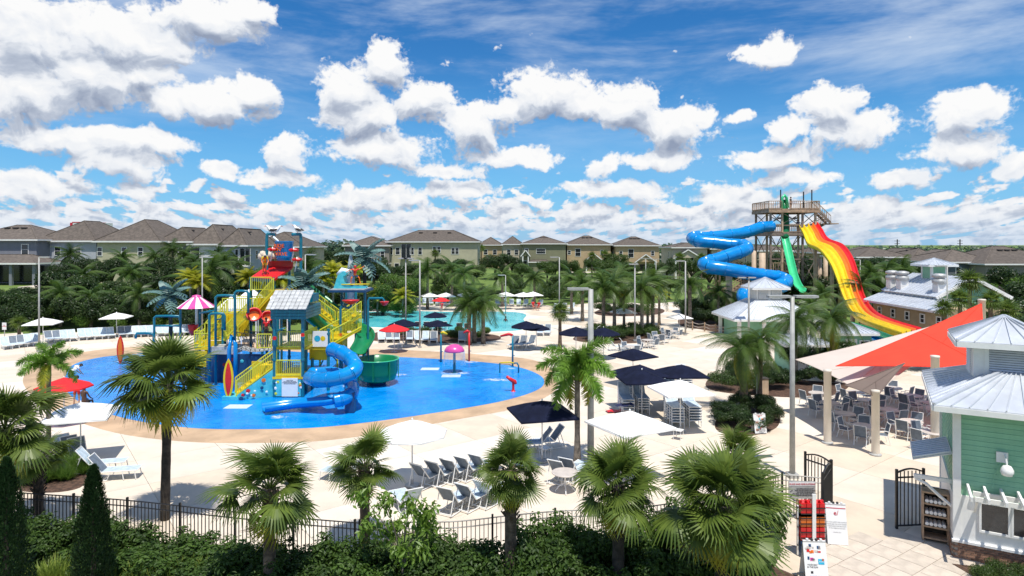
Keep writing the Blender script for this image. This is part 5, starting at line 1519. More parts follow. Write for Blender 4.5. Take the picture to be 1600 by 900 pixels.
# decks
cx = (H(429, 0, D1).x + H(473, 0, D1).x) / 2; w = H(473, 0, D1).x - H(429, 0, D1).x
MB().box((cx, (D1 + D2) / 2, 1.22), (w + .2, D2 - D1 + .2, .14)).build('lower_deck', mt['yel'], PS)
MB().box((cx, (D1 + D2) / 2 + .3, 2.95), (w + .2, D2 - D1 - .2, .14)).build('upper_deck', mt['yel'], PS)
rail_part(PS, (cx - w / 2 + .1, D1 - .02, 1.3), (cx + w / 2 - .1, D1 - .02, 1.3), 1.0, sp=.11)
rail_part(PS, (cx - w / 2 + .1, D1 + .35, 3.0), (cx + w / 2 - .1, D1 + .35, 3.0), 1.0, sp=.11)
rail_part(PS, (cx + w / 2, D1 + .1, 3.0), (cx + w / 2, D2, 3.0), 1.0)
MB().box((cx, D1 - .04, .62), (w - .2, .08, 1.05)).build('mural_panel', mt['turq'], PS)
MB().box((cx, D1 + .02, 1.34), (w - .2, .05, .28)).build('kick_panel', mt['yel'], PS)
for i in range(9):   # painted corals and fish on the panel
    mb = MB(); a = rnd(0, 6); mb.lathe([(.001, .02), (rnd(.05, .11), .0)], 6, (0, 0, 0), a); o = mb.build('mural_shape', mt[random.choice(['orange', 'redp', 'yelg', 'foam'])], PS); o.location = (cx + random.choice((-1, 1)) * rnd(.62, .8), D1 - .085, rnd(.2, 1.05)); o.rotation_euler = (R(90), 0, 0)
sg = MB().box((cx + .12, D1 - .13, .66), (.98, .05, 1.12)).build('rules_board', mt['paper'], PS)
text('SAFETY RULES\nNO RUNNING  NO DIVING\nCHILDREN MUST BE SUPERVISED\nNO GLASS IN POOL AREA', .062, mt['ink'], sg, (cx + .12, D1 - .16, .98), (R(90), 0, 0), spacing=1.1)
# yellow side panel and the front stair going down left
MB().box((H(421, 0, D1 + .6).x, D1 + .9, 1.0), (.9, 1.5, 1.9)).build('kick_panel', mt['yel'], PS)
stairs(PS, (H(424, 0, D1).x, D1 + .7, 1.9), (H(372, 0, D1).x, D1 - .3, .25), 1.0)
MB().box((H(374, 0, D1).x - .2, D1 - .2, .14), (1.0, 1.3, .22)).build('foot_slab', mt['turq'], PS)
mb = MB()
for i in range(24):
    t = i / 23; a = Vector((H(424, 0, D1).x, D1 + .1, 1.7)).lerp(Vector((H(385, 0, D1).x, D1 - .75, .3)), t)
mb.face([(H(376, 0, D1).x, D1 - .88, .03), (H(427, 0, D1).x, D1 + .08, .03), (H(427, 0, D1).x, D1 + .08, 1.75), (H(380, 0, D1).x, D1 - .8, .35)])
mb.build('mural_panel', mt['turq'], PS)
for i in range(12):
    t = rnd(.1, .9); mm = MB(); mm.lathe([(.001, .02), (rnd(.05, .14), .0)], 6, (0, 0, 0), rnd(0, 6)); o = mm.build('mural_shape', mt[random.choice(['orange', 'redp', 'yelg', 'foam', 'dblue'])], PS)
    xx = H(380, 0, D1).x + (H(427, 0, D1).x - H(380, 0, D1).x) * t; o.location = (xx, D1 - .88 + .96 * t - .06, rnd(.12, .3 + 1.2 * t)); o.rotation_euler = (R(90), 0, R(20))
# --- blue spiral slide
def zc(px, z, py): return G(px, py, z)
spts = [zc(519,3.05,546), zc(536,2.95,552), zc(551,2.7,564), zc(555,2.45,577), zc(541,2.2,586), zc(520,2.0,592), zc(499,1.85,594), zc(484,1.7,590)]
slide = thing('spiral_slide', 'bright blue spiral tube slide curling round at the front of the play structure', 'water slide', (0, 0, 0))
slide_section_tube(slide, spts, .41, mt['pblue'], per=7)
spts2 = [G(484, 592, 1.65) + Vector((-.2, 1.2, 0)), G(500, 596, 1.45) + Vector((0, 2.4, 0)), G(530, 604, 1.2) + Vector((0, 2.0, 0)), zc(550,1.0,612), zc(540,.9,621), zc(522,.8,626)]
slide_section_tube(slide, spts2, .40, mt['pblue'], per=7)
trough(slide, [zc(528,.72,624), zc(508,.62,628), zc(485,.50,630), zc(463,.38,632), zc(440,.32,635), zc(412,.30,639)], 1.0, .36, mt['pblue'], 'run_out', 9)
MB().box(tuple(G(548, 628, .6)), (.5, .5, 1.1)).build('support_block', mt['dblue'], slide)
for px, py in ((556, 622), (488, 608)): 
    p = G(px, py, 0); MB().tube([(p.x, p.y, 0), (p.x, p.y, 2.0)], .1, 10).build('support_post', mt['teal_p'], slide)
# --- middle deck with logo panel, right of the hut
D3 = 41.2
a, b = H(477, 0, D3).x, H(520, 0, D3).x
MB().box(((a + b) / 2, D3 + .9, 2.72), (b - a, 1.9, .14)).build('middle_deck', mt['yel'], PS)
rail_part(PS, (a, D3, 2.8), (b, D3, 2.8), 1.0, sp=.12)
lp = MB().box(((a + b) / 2 + .1, D3 - .08, 3.35), (.98, .06, 1.0)).build('logo_panel', mt['paper'], PS)
MB().lathe([(.001, .01), (.2, 0)], 12, (0, 0, 0)).build('logo_disc', mt['sky_blue'], lp, loc=((a + b) / 2 - .08, D3 - .12, 3.38), rot=(R(90), 0, 0))
MB().lathe([(.001, .01), (.17, 0)], 7, (0, 0, 0)).build('logo_sun', mt['yel'], lp, loc=((a + b) / 2 + .28, D3 - .12, 3.38), rot=(R(90), 0, 0))
for px in (478, 513): post(PS, px, D3, 0, 4.0 if px > 500 else 2.7, .1)
post(PS, 532, 43, 0, 5.2); pipe(PS, [H(532, 5.2, 43), H(536, 5.25, 43), H(545, 5.15, 43), H(549, 5.35, 43)], .07, sm=3)
MB().lathe([(.001, .0), (.3, .1), (.55, .28), (.6, .34), (.001, .34)], 14, tuple(H(548, 5.35, 43))).build('tipping_dish', mt['redp'], PS, True)
# long stair and slide to the right of the hut
S0 = H(482, zat(472, 46), 46); S1 = H(528, zat(503, 46), 46)
S0.z = 5.0; S1.z = 3.6
stairs(PS, H(484, 5.2, 45.5), H(527, 3.75, 45.5), 1.0)
MB().box(tuple(H(541, 3.68, 45.5)), (1.5, 1.5, .12)).build('landing', mt['yel'], PS)
rail_part(PS, H(528, 3.75, 44.8), H(558, 3.75, 44.8), .95)
stairs(PS, H(556, 3.7, 44.0), H(508, 2.85, 41.8), 1.0)
stairs(PS, H(560, 4.5, 45.0), H(532, 3.7, 44.2), .9)
for px, d in ((500, 45), (527, 45), (541, 44.3), (560, 45.6)): post(PS, px, d, 0, 3.8, .07, 'yelg', False)
MB().box(tuple(H(524, 3.0, 43.5)), (1.3, 1.2, .9)).build('kick_panel', mt['yel'], PS)
grs = thing('open_slide', 'green open slide running down beside the yellow stairs into the green bowl', 'water slide', (0, 0, 0))
trough(grs, [H(479, 6.2, 46.8), H(500, 5.4, 46.8), H(518, 4.6, 46.6), H(530, 4.0, 46.4), H(548, 3.6, 45.6), H(566, 3.3, 44.6), H(571, 2.9, 43.4), H(562, 2.3, 42.4)], 1.15, .5, mt['pgreen'], per=8)
trough(grs, [H(480, 4.7, 42.6), H(494, 4.1, 43.2), H(505, 3.7, 43.6), H(518, 3.5, 44.0)], 1.1, .5, mt['pgreen'], per=8)
bowl = thing('slide_bowl', 'round dark green slide bowl standing on the water at the right of the play structure', 'water slide', tuple(G(590, 601, 0)))
bw = MB(); bw.lathe([(.5, .42), (1.1, .55), (1.22, .9), (1.27, 1.75), (1.36, 1.78), (1.40, 1.72), (1.36, 1.66), (1.34, .9), (1.2, .42), (.7, .22), (.5, .22)], 28); bw.build('shell', mt['pgreen'], bowl, True)
MB().lathe([(.55, 0), (.6, .22)], 20).build('pedestal', mt['dblue'], bowl)
MB().lathe([(1.36, 1.76), (1.44, 1.79), (1.44, 1.72), (1.36, 1.70)], 28).build('rim', mt['lgreen'], bowl, True)
rb = MB().box((1.40, 0, 1.1), (.05, .06, 1.2)).mesh('rib', mt['pgreen'])
for i in range(8): link('rib', rb, bowl, None, (0, 0, i * PI / 4))
# --- right tower with the wave platform
DT = 46.5
zt = zat(455, DT)
for px, d in ((534, DT + 1), (556, DT - .8), (570, DT), (541, DT + 2.2)): post(PS, px, d, 0, zt, .09)
pl = MB(); c = H(546, zt, DT)
pl.box((c.x, c.y + .5, zt + .05), (2.7, 2.6, .16)); pl.build('wave_platform', mt['dblue'], PS)
MB().box((c.x, c.y + .5, zt + .16), (2.5, 2.4, .06)).build('platform_top', mt['greyp'], PS)
wv = MB(); prof = [(-1.15, 0), (-1.0, .45), (-.85, .95), (-.45, 1.25), (-.15, 1.15), (-.25, .98), (-.45, .85), (-.35, .4), (.2, .18), (1.1, .12), (1.15, 0)]
for y0 in (0,):
    n0 = len(wv.v); wv.v += [(x, -.45, z) for x, z in prof] + [(x, .45, z) for x, z in prof]; k = len(prof)
    wv.f.append(tuple(range(k))); wv.f.append(tuple(range(2 * k - 1, k - 1, -1))); wv.mi += [0, 0]
    for i in range(k): j = (i + 1) % k; wv.f.append((i, i + k, j + k, j)); wv.mi.append(0)
wave = thing('wave_statue', 'sculpted turquoise wave with white crest on the square platform', 'statue', (c.x, c.y + .4, zt + .2))
wv.build('wave', mt['turq'], wave); MB().tube([(-.95, 0, .95), (-.6, 0, 1.28), (-.2, 0, 1.2), (-.2, 0, 1.05)], [.16, .24, .2, .1], 8).build('crest', mt['foam'], wave, True)

# --- people: skinned bodies
def skinned(name, verts, edges, radii, m, parent, lvl=1):
    me = bpy.data.meshes.new(name); me.from_pydata([tuple(v) for v in verts], edges, []); me.materials.append(m)
    o = link(name, me, parent); md = o.modifiers.new('skin', 'SKIN'); md.use_smooth_shade = True
    for i, r in enumerate(radii): me.skin_vertices[0].data[i].radius = (r, r) if not isinstance(r, tuple) else r
    me.skin_vertices[0].data[0].use_root = True
    s = o.modifiers.new('sub', 'SUBSURF'); s.levels = s.render_levels = lvl
    return o
def person(loc, rz, label, pose='stand', shirt=None, shorts='dblue', skin='skin', hair='hair', h=1.72, group=None, cat='person', hat=None):
    s = h / 1.72; root = thing('person' if cat == 'person' else 'statue_figure', label, cat, loc, rz, group, s)
    V = {}
    if pose == 'sit':
        J = dict(pel=(0, 0, .5), ch=(0, .03, .95), nk=(0, .02, 1.12), hd=(0, 0, 1.28), kl=(-.13, -.42, .5), kr=(.13, -.42, .5), fl=(-.13, -.45, .08), fr=(.13, -.45, .08), tl=(-.13, -.6, .05), tr=(.13, -.6, .05),
                 el=(-.26, -.06, .78), er=(.26, -.06, .78), hl=(-.2, -.3, .62), hr=(.2, -.3, .62))
    elif pose == 'surf':
        J = dict(pel=(0, .05, .72), ch=(0, -.1, 1.1), nk=(0, -.15, 1.28), hd=(0, -.18, 1.42), kl=(-.32, -.08, .5), kr=(.36, -.05, .5), fl=(-.34, .05, .1), fr=(.42, .05, .1), tl=(-.38, -.12, .06), tr=(.5, -.1, .06),
                 el=(-.42, -.1, 1.2), er=(.42, -.1, 1.25), hl=(-.66, -.15, 1.05), hr=(.66, -.12, 1.42))
    elif pose == 'bend':
        J = dict(pel=(0, .1, .92), ch=(0, -.28, 1.18), nk=(0, -.42, 1.26), hd=(0, -.56, 1.3), kl=(-.1, .02, .48), kr=(.1, .05, .48), fl=(-.1, .08, .08), fr=(.1, .1, .08), tl=(-.1, -.08, .04), tr=(.1, -.06, .04),
                 el=(-.24, -.4, .98), er=(.24, -.4, .98), hl=(-.18, -.55, .8), hr=(.18, -.55, .8))
    else:
        J = dict(pel=(0, 0, .92), ch=(0, .01, 1.25), nk=(0, 0, 1.45), hd=(0, -.02, 1.60), kl=(-.11, -.03, .49), kr=(.11, .02, .49), fl=(-.12, 0, .08), fr=(.13, .06, .08), tl=(-.13, -.16, .04), tr=(.14, -.1, .04),
                 el=(-.27, .02, 1.13), er=(.26, 0, 1.12), hl=(-.26, -.12, .9), hr=(.24, -.16, .93))
    pel, ch, nk, hd = [Vector(J[k]) for k in ('pel', 'ch', 'nk', 'hd')]
    waist = pel.lerp(ch, .45); sl = ch + Vector((-.17, 0, .12)); sr = ch + Vector((.17, 0, .12)); hpl = pel + Vector((-.09, 0, -.04)); hpr = pel + Vector((.09, 0, -.04))
    vs = [pel, waist, ch, ch.lerp(nk, .55), nk, hpl, Vector(J['kl']), Vector(J['fl']), Vector(J['tl']), hpr, Vector(J['kr']), Vector(J['fr']), Vector(J['tr']), sl, Vector(J['el']), Vector(J['hl']), sr, Vector(J['er']), Vector(J['hr']), nk.lerp(hd, .5), hd, hd + (hd - nk).normalized() * .09]
    ed = [(0, 1), (1, 2), (2, 3), (3, 4), (0, 5), (5, 6), (6, 7), (7, 8), (0, 9), (9, 10), (10, 11), (11, 12), (3, 13), (13, 14), (14, 15), (3, 16), (16, 17), (17, 18), (4, 19), (19, 20), (20, 21)]
    rd = [.13, .12, .14, .11, .055, .09, .06, .04, .035, .09, .06, .04, .035, .055, .042, .028, .055, .042, .028, .07, .10, .075]
    # fingers
    for hi, ei, sd in ((15, 14, -1), (18, 17, 1)):
        d = (vs[hi] - vs[ei]).normalized(); side = d.cross(Vector((0, 1, 0))).normalized()
        palm = len(vs); vs.append(vs[hi] + d * .06); rd.append(.032); ed.append((hi, palm))
        for k in range(4):
            b = len(vs); off = side * ((k - 1.5) * .02); vs += [vs[palm] + d * .05 + off, vs[palm] + d * (.10 - .008 * abs(k - 1.5)) + off + Vector((0, -.015, 0))]; rd += [.009, .008]; ed += [(palm, b), (b, b + 1)]
        b = len(vs); vs += [vs[hi] + d * .05 + Vector((0, -.04, 0)), vs[hi] + d * .08 + Vector((0, -.055, 0))]; rd += [.011, .009]; ed += [(hi, b), (b, b + 1)]
    body = skinned('body', vs, ed, rd, mt[skin], root)
    up = (hd - nk).normalized()
    hm_ = MB(); hm_.lathe([(.001, .125), (.07, .11), (.105, .06), (.112, 0), (.10, -.05)], 12, tuple(hd + up * .03 + Vector((0, .018, 0)))); hm_.build('hair', mt[hair], root, True)
    f = MB(); fc = hd + Vector((0, -.095, 0))
    f.box((fc.x, fc.y - .012, fc.z - .01), (.02, .035, .04)); f.build('nose', mt[skin], root)
    e = MB().box((0, 0, 0), (.022, .012, .012)).mesh('eye', mt['ink'])
    for sx in (-.036, .036): link('eye', e, root, (fc.x + sx, fc.y + .004, fc.z + .025))
    MB().box((fc.x, fc.y, fc.z - .055), (.045, .012, .01)).build('mouth', mt['inkred'], root)
    for sx in (-.10, .10): MB().box((hd.x + sx, hd.y, hd.z), (.02, .04, .055)).build('ear', mt[skin], root)
    kl, kr = Vector(J['kl']), Vector(J['kr'])
    skinned('shorts', [pel + Vector((0, 0, .06)), pel, hpl, hpl.lerp(kl, .75), hpr, hpr.lerp(kr, .75)], [(0, 1), (1, 2), (2, 3), (1, 4), (4, 5)], [.135, .145, .105, .09, .105, .09], mt[shorts], root)
    if shirt:
        skinned('shirt', [pel + Vector((0, 0, .08)), waist, ch, ch.lerp(nk, .6), sl, sl.lerp(Vector(J['el']), .6), sr, sr.lerp(Vector(J['er']), .6)], [(0, 1), (1, 2), (2, 3), (3, 4), (4, 5), (3, 6), (6, 7)], [.14, .135, .155, .115, .075, .065, .075, .065], mt[shirt], root)
    return root
person((c.x + .35, c.y + .2, zt + .55), R(20), 'surfer figure in a red top crouching on the yellow board above the wave', 'surf', 'redp', 'dblue', 'orange', 'redp', 1.45, cat='statue')
sb = thing('surfboard', 'yellow surfboard under the red-topped surfer figure on the wave platform', 'surfboard', (c.x + .35, c.y + .2, zt + .50), R(12))
def board_mesh(L, W, m, name='board', t=.06):
    mb = MB(); P = [(math.sin(PI * i / 12) ** .7 * W / 2, -L / 2 + L * i / 12) for i in range(13)]
    out = [(x, y) for x, y in P] + [(-x, y) for x, y in reversed(P[1:-1])]
    mb.poly_prism(out, -t / 2, t / 2); n = len(out); mb.f.append(tuple(reversed(range(0, n)))); mb.mi.append(0)
    return mb.mesh(name, m)
o = link('deck_board', board_mesh(2.1, .55, mt['yel']), sb, rot=(0, 0, PI / 2))
# --- red roofed tower behind, with the tipping bucket
DR = 46.0
za = zat(433, DR); zb = zat(418, DR + 1)
for px, d, z in ((392, DR, za), (428, DR - .2, za), (417, DR + 2, zb), (452, DR + 2, zb)): post(PS, px, d, 0, z, .10)
rr = MB(); ra = [H(391, za, DR - .4), H(429, za - .1, DR - .4), H(457, zat(417, DR + 1.6), DR + 1.6), H(416, zat(416, DR + 1.6), DR + 1.6)]
rr.face(ra); rr.face([p - Vector((0, 0, .16)) for p in reversed(ra)])
for i in range(4): j = (i + 1) % 4; rr.face([ra[j], ra[i], ra[i] - Vector((0, 0, .16)), ra[j] - Vector((0, 0, .16))])
rr.build('red_roof', mt['redp'], PS)
MB().beam(ra[0] - Vector((0, .05, .12)), ra[1] - Vector((0, .05, .12)), .08, .22).build('roof_edge', mt['dblue'], PS)
MB().box(((ra[2].x + ra[3].x) / 2, DR + 1.7, ra[2].z + .2), (ra[2].x - ra[3].x, .1, .5)).build('roof_back_board', mt['redp'], PS)
# bucket
bk = thing('tipping_bucket', 'big blue tipping bucket lettered in orange, high over the red roof', 'bucket', tuple(H(444, zat(407, 47), 47)))
MB().lathe([(.001, 0), (.52, 0), (.56, .3), (.66, 1.38), (.68, 1.42), (.63, 1.42), (.55, .4), (.001, .2)], 24).build('bucket_shell', mt['pblue'], bk, True)
for i, (s_, z_, x_) in enumerate((('RIDE', 1.08, -.14), ("'N'", .80, -.15), ('WAVE', .48, -.05))):
    w_ = text(s_, .36, mt['orange'], bk, (x_, -.68, z_), (R(90), 0, 0), depth=.02)
    text(s_, .36, mt['redp'], w_, (.018, -.018, -.012), (0, 0, 0), depth=.015)
for px, hook in ((417, 1), (470, -1)):
    p0 = H(px, zat(430, 47), 47); p1 = H(px, zat(369, 47), 47); q = H(px + 14 * hook, zat(366.5, 47), 47)
    pipe(PS, [p0, p0.lerp(p1, .5), p1, p1.lerp(q, .3) + Vector((0, 0, .1)), q], .11, sm=4)
def gull(loc, rz, lab):
    g = thing('gull_figure', lab, 'bird figure', loc, rz, 'gull figures on the spray pipes')
    MB().tube([(-.38, 0, .22), (-.2, 0, .28), (.05, 0, .36), (.2, 0, .5), (.26, 0, .62), (.34, 0, .66)], [.03, .13, .17, .11, .09, .06], 10).build('body', mt['uwhite'], g, True)
    for s in (-1, 1): MB().tube([(.08, s * .13, .40), (-.2, s * .17, .34), (-.5, s * .1, .28)], [.05, .10, .02], 8).build('wing', mt['roofv'], g, True)
    MB().lathe([(.04, 0), (.001, .16)], 6).build('beak', mt['orange'], g, loc=(.36, 0, .65), rot=(0, R(100), 0))
    for s in (-.05, .05): MB().tube([(0, s, .2), (0, s, 0)], .018, 5).build('leg', mt['orange'], g)
gull(tuple(H(424, zat(367, 47), 47)), R(200), 'white gull figure with dark wings on the left spray pipe')
gull(tuple(H(465, zat(366, 47), 47)), R(160), 'white gull figure on the right spray pipe beside the bucket')
gull(tuple(H(431, zat(367, 47), 47)), R(20), 'second gull figure perched next to the one on the left spray pipe')
pipe(PS, [H(427, zat(370, 47), 46.9), H(434, zat(376, 47), 46.9), H(437, zat(384, 47), 46.9)], .07, 'foam', 'water_jet')
# figure and rocks on the red roof
person(tuple(Vector(ra[0]).lerp(Vector(ra[2]), .33) + Vector((0, 0, .02))), R(25), 'orange and yellow figure leaning forward on the red roof', 'bend', 'yel', 'yel', 'orange', 'trunkd', 1.6, cat='statue')
def flower(px, py, D, label):
    f = thing('spray_flower', label, 'spray flower', tuple(H(px, zat(py, D), D)), 0, 'red spray flowers round the bucket')
    pm = MB().tube([(0, 0, 0), (.12, 0, .18), (.3, 0, .2)], [.05, .14, .05], 8).mesh('petal', mt['redp'])
    for i in range(5): link('petal', pm, f, None, (R(70), 0, i * 2 * PI / 5))
    MB().tube([(0, 0, .25), (-.05, 0, -.25), (-.15, 0, -.8)], .04, 6).build('stem', mt['foam'], f, True)
flower(426, 391, 46.4, 'red spray flower just left of the blue bucket'); flower(459, 392, 46.4, 'red spray flower just right of the blue bucket'); flower(464, 407, 46.2, 'lower red spray flower right of the blue bucket')
mb = MB()
for i in range(9): mb.lathe([(.001, .25), (.18, .2), (.26, 0), (.2, -.2), (.001, -.25)], 8, tuple(H(408 + i * 2.6, zat(398 + rnd(-2, 4), 47), 47 + rnd(0, .5))))
tag(mb.build('shell_figure', mt['deck_a'], smooth=True), 'pale rounded shell sculpture behind the orange figure on the red roof', 'sculpture', kind='stuff')

# --- left part: decks, stairs and pipes
DL = 45.0
def deck(px0, px1, z, d, dep=1.6, m='yel'):
    a, b = H(px0, 0, d).x, H(px1, 0, d).x
    MB().box(((a + b) / 2, d + dep / 2, z), (b - a, dep, .14)).build('deck', mt[m], PS)
    return a, b
a, b = deck(322, 350, 2.9, 44.0); rail_part(PS, (a, 44.0, 3.0), (b, 44.0, 3.0), 1.0); rail_part(PS, (a, 44.0, 3.0), (a, 45.6, 3.0), 1.0)
a, b = deck(304, 326, 2.3, 43.6); rail_part(PS, (a, 43.6, 2.4), (b, 43.6, 2.4), .95)
stairs(PS, H(350, 4.55, 44.6), H(326, 3.0, 44.6), 1.0)
MB().box(tuple(H(343, 3.7, 44.2)), (1.2, .1, 1.6)).build('kick_panel', mt['yel'], PS)
a, b = deck(348, 402, 4.55, 44.4, 1.8); rail_part(PS, (a, 44.4, 4.62), (b, 44.4, 4.62), 1.05); rail_part(PS, (a, 46.2, 4.62), (b, 46.2, 4.62), 1.05)
MB().box(((a + b) / 2 - .3, 44.34, 4.2), (b - a - 1.2, .06, .8)).build('kick_panel', mt['yel'], PS)
stairs(PS, H(428, 6.1, 45.6), H(398, 4.6, 45.2), 1.0)
a, b = deck(420, 470, 6.1, 45.6, 1.4)
stairs(PS, H(388, 4.5, 43.6), H(352, 3.0, 43.2), .9)
for px, z, d, w_, h_ in ((335, 2.2, 44.0, 1.3, 1.2), (312, 1.6, 43.6, 1.0, 1.1), (372, 3.6, 44.3, 1.5, 1.1), (402, 1.0, 41.2, .7, 1.8), (412, 5.2, 45.1, .9, .9), (498, 2.2, 41.9, 1.2, .7)):
    p_ = H(px, z, d); MB().box((p_.x, p_.y, z), (w_, .07, h_)).build('kick_panel', mt['yel'], PS)
# net bridge
a, b = H(372, 0, 42).x, H(428, 0, 42).x
bp = MB().box((0, 0, 0), (.14, 1.1, .05)).mesh('bridge_plank', mt['greyp'])
n = int((b - a) / .165)
for i in range(n):
    t = (i + .5) / n; link('bridge_plank', bp, PS, (a + (b - a) * t, 42.4, 2.62 - .22 * math.sin(PI * t)))
nt_ = MB()
for yy in (41.85, 42.95):
    for i in range(8):
        t0, t1 = i / 8, (i + 1) / 8
        for (q0, q1) in ((t0, t1), (t1, t0)):
            nt_.beam((a + (b - a) * q0, yy, 2.65 - .22 * math.sin(PI * q0)), (a + (b - a) * q1, yy, 3.65 - .15 * math.sin(PI * q1)), .022)
    for i in range(8):
        t0, t1 = i / 8, (i + 1) / 8; nt_.beam((a + (b - a) * t0, yy, 3.68 - .15 * math.sin(PI * t0)), (a + (b - a) * t1, yy, 3.68 - .15 * math.sin(PI * t1)), .04)
tag(nt_.build('rope_net', mt['trunkd'], PS), kind='stuff')
# dark blue base wall
MB().box((H(372, 0, 43).x, 43.6, 1.0), (4.8, .12, 1.9)).build('base_wall', mt['dblue'], PS)
MB().box((H(352, 0, 43).x, 43.2, 2.35), (1.6, 1.2, .5)).build('crate', mt['greyp'], PS)
for i in range(5): 
    mm = MB(); mm.lathe([(.001, .02), (.14, 0)], 5, (0, 0, 0), rnd(0, 6)); o = mm.build('mural_shape', mt[random.choice(['foam', 'redp', 'turq'])], PS); o.location = (H(345 + i * 14, 0, 43).x, 43.52, rnd(.6, 1.6)); o.rotation_euler = (R(90), 0, 0)
for px, d, z in ((337, 43.2, 5.4), (367, 42.5, 0), (388, 42.6, 0), (410, 45.5, 4.7), (352, 45, 4.6), (322, 45, 2.9), (348, 43.8, 4.6)): 
    if z: post(PS, px, d, 0, z, .085)
# hooked spray pipes
def hook(px0, px1, pyb, pyt, D, r=.085, drop=8, m='teal_p'):
    z0 = max(0, zat(pyb, D)); zt_ = zat(pyt, D); s = 1 if px1 > px0 else -1
    pipe(PS, [H(px0, z0, D), H(px0, zt_ - .5, D), H(px0, zt_ - .12, D), H(px0 + s * 3, zt_, D), H((px0 + px1) / 2, zt_ + .02, D), H(px1 - s * 2, zt_, D), H(px1, zt_ - .15, D), H(px1, zt_ - drop * D / F, D)], r, m)
hook(337, 366, 610, 462, 42.8, drop=3); hook(367, 388, 600, 455, 42.5, drop=34); hook(327, 351, 600, 490, 42.2, drop=26)
hook(241, 281, 590, 494, 46, drop=6); pipe(PS, [H(243, zat(509, 46), 46), H(281, zat(509, 46), 46)], .07)
hook(240, 212, 590, 521, 45.9, drop=8)
pipe(PS, [H(312, zat(489, 45), 45), H(337, zat(485, 44), 44)], .07); post(PS, 282, 45.4, 0, zat(480, 45.4)); post(PS, 312, 46, 0, zat(480, 46))
hook(440, 452, 575, 490, 40.2, .07, 10)
# extra rails, cross pipes and braces that thicken the tangle
for (a_, b_) in (((304, 2.4, 44.9), (326, 2.4, 44.9)), ((322, 3.0, 45.5), (350, 3.0, 45.5)), ((352, 3.0, 42.9), (372, 3.0, 42.9)), ((392, 6.15, 45.2), (424, 6.15, 45.2)), ((534, 3.75, 46.2), (560, 3.75, 46.2)), ((402, 2.7, 41.2), (424, 2.7, 41.2))):
    rail_part(PS, H(*a_), H(*b_), .95)
for (a_, b_) in (((337, 4.3, 43.2), (352, 4.3, 45)), ((410, 3.2, 45.5), (428, 4.9, 45.8)), ((428, 3.2, 45.8), (410, 4.9, 45.5)), ((392, 4.6, 46), (417, 7.2, 48)), ((392, 6.8, 46), (428, 6.8, 45.8)), ((534, 4.0, 47.4), (556, 5.6, 45.8)), ((556, 4.0, 45.8), (534, 5.6, 47.4)), ((429, 4.1, 39.4), (445, 4.3, 39.2)), ((500, 1.2, 43), (527, 3.4, 45)), ((527, 1.2, 45), (500, 2.8, 43))):
    pipe(PS, [H(*a_), H(*b_)], .045)
for px_, z_, d_ in ((337, 1.6, 43.0), (367, 2.2, 42.3), (429, 3.7, 39.2), (473, 3.9, 39.2), (556, 2.6, 45.6), (532, 3.4, 42.8)):
    p_ = H(px_, z_, d_ - .12); MB().lathe([(.001, -.02), (.12, -.02), (.12, .02), (.001, .02)], 10).build('hand_wheel', mt['redp'], PS, loc=tuple(p_), rot=(R(90), 0, 0))
stairs(PS, H(326, 2.95, 45.2), H(308, 2.35, 44.6), .8)
# blue twisted climbing post
pipe(PS, [H(358, .0, 41.5), H(358, 2.6, 41.5), H(362, 3.5, 41.5), H(368, 3.0, 41.5), H(368, 0, 41.5)], .13, 'pblue')
# striped roof on its posts
st = thing('striped_canopy', 'red and white striped round canopy at the left end of the play structure', 'canopy', tuple(H(307, zat(480, 45.7), 45.7)))
for k in range(16):
    a0, a1 = k * PI / 8, (k + 1) * PI / 8; mb = MB(); P = [(1.28, 0), (.85, .33), (.3, .72)]
    for (r0, z0), (r1, z1) in zip(P, P[1:]):
        mb.face([(r0 * math.cos(a0), r0 * math.sin(a0), z0), (r0 * math.cos(a1), r0 * math.sin(a1), z0), (r1 * math.cos(a1), r1 * math.sin(a1), z1), (r1 * math.cos(a0), r1 * math.sin(a0), z1)])
    mb.build('canopy_gore', mt['uwhite' if k % 2 else 'pink'], st)
MB().lathe([(.32, .68), (.28, .84), (.001, .9)], 12).build('cap', mt['pink'], st, True)
MB().lathe([(.09, 0), (.09, -3.0)], 8).build('post', mt['uwhite'], st); MB().lathe([(.001, -1.9), (.22, -1.9), (.36, -1.2), (.3, -1.2)], 12, (-.1, -.3, 0)).build('small_bucket', mt['redp'], st, True)
# funnels
def funnel(px, py, D, lab, r=.42):
    f = thing('water_funnel', lab, 'funnel', tuple(H(px, zat(py, D), D)), 0, 'orange water funnels'); f.rotation_euler = (R(62), 0, R(20))
    MB().lathe([(.001, -.3), (r * .7, -.28), (r, .2), (r * 1.18, .3), (r * 1.18, .38), (r * .95, .34), (r * .8, .1)], 20).build('funnel_shell', mt['redp'], f, True)
    MB().lathe([(.001, .05), (r * .8, .12)], 18).build('funnel_inside', mt['orange'], f, True)
funnel(397, 494, 43.4, 'round orange funnel in a red ring over the yellow stairs'); funnel(418, 497, 43.8, 'smaller orange funnel right of the red-ringed one', .34)
person(tuple(H(416, 3.05, 42.6)), R(10), 'red-clothed figure hanging from the orange funnel by the hut', 'stand', 'redp', 'trunkd', 'skind', 'hair', 1.5, cat='statue')
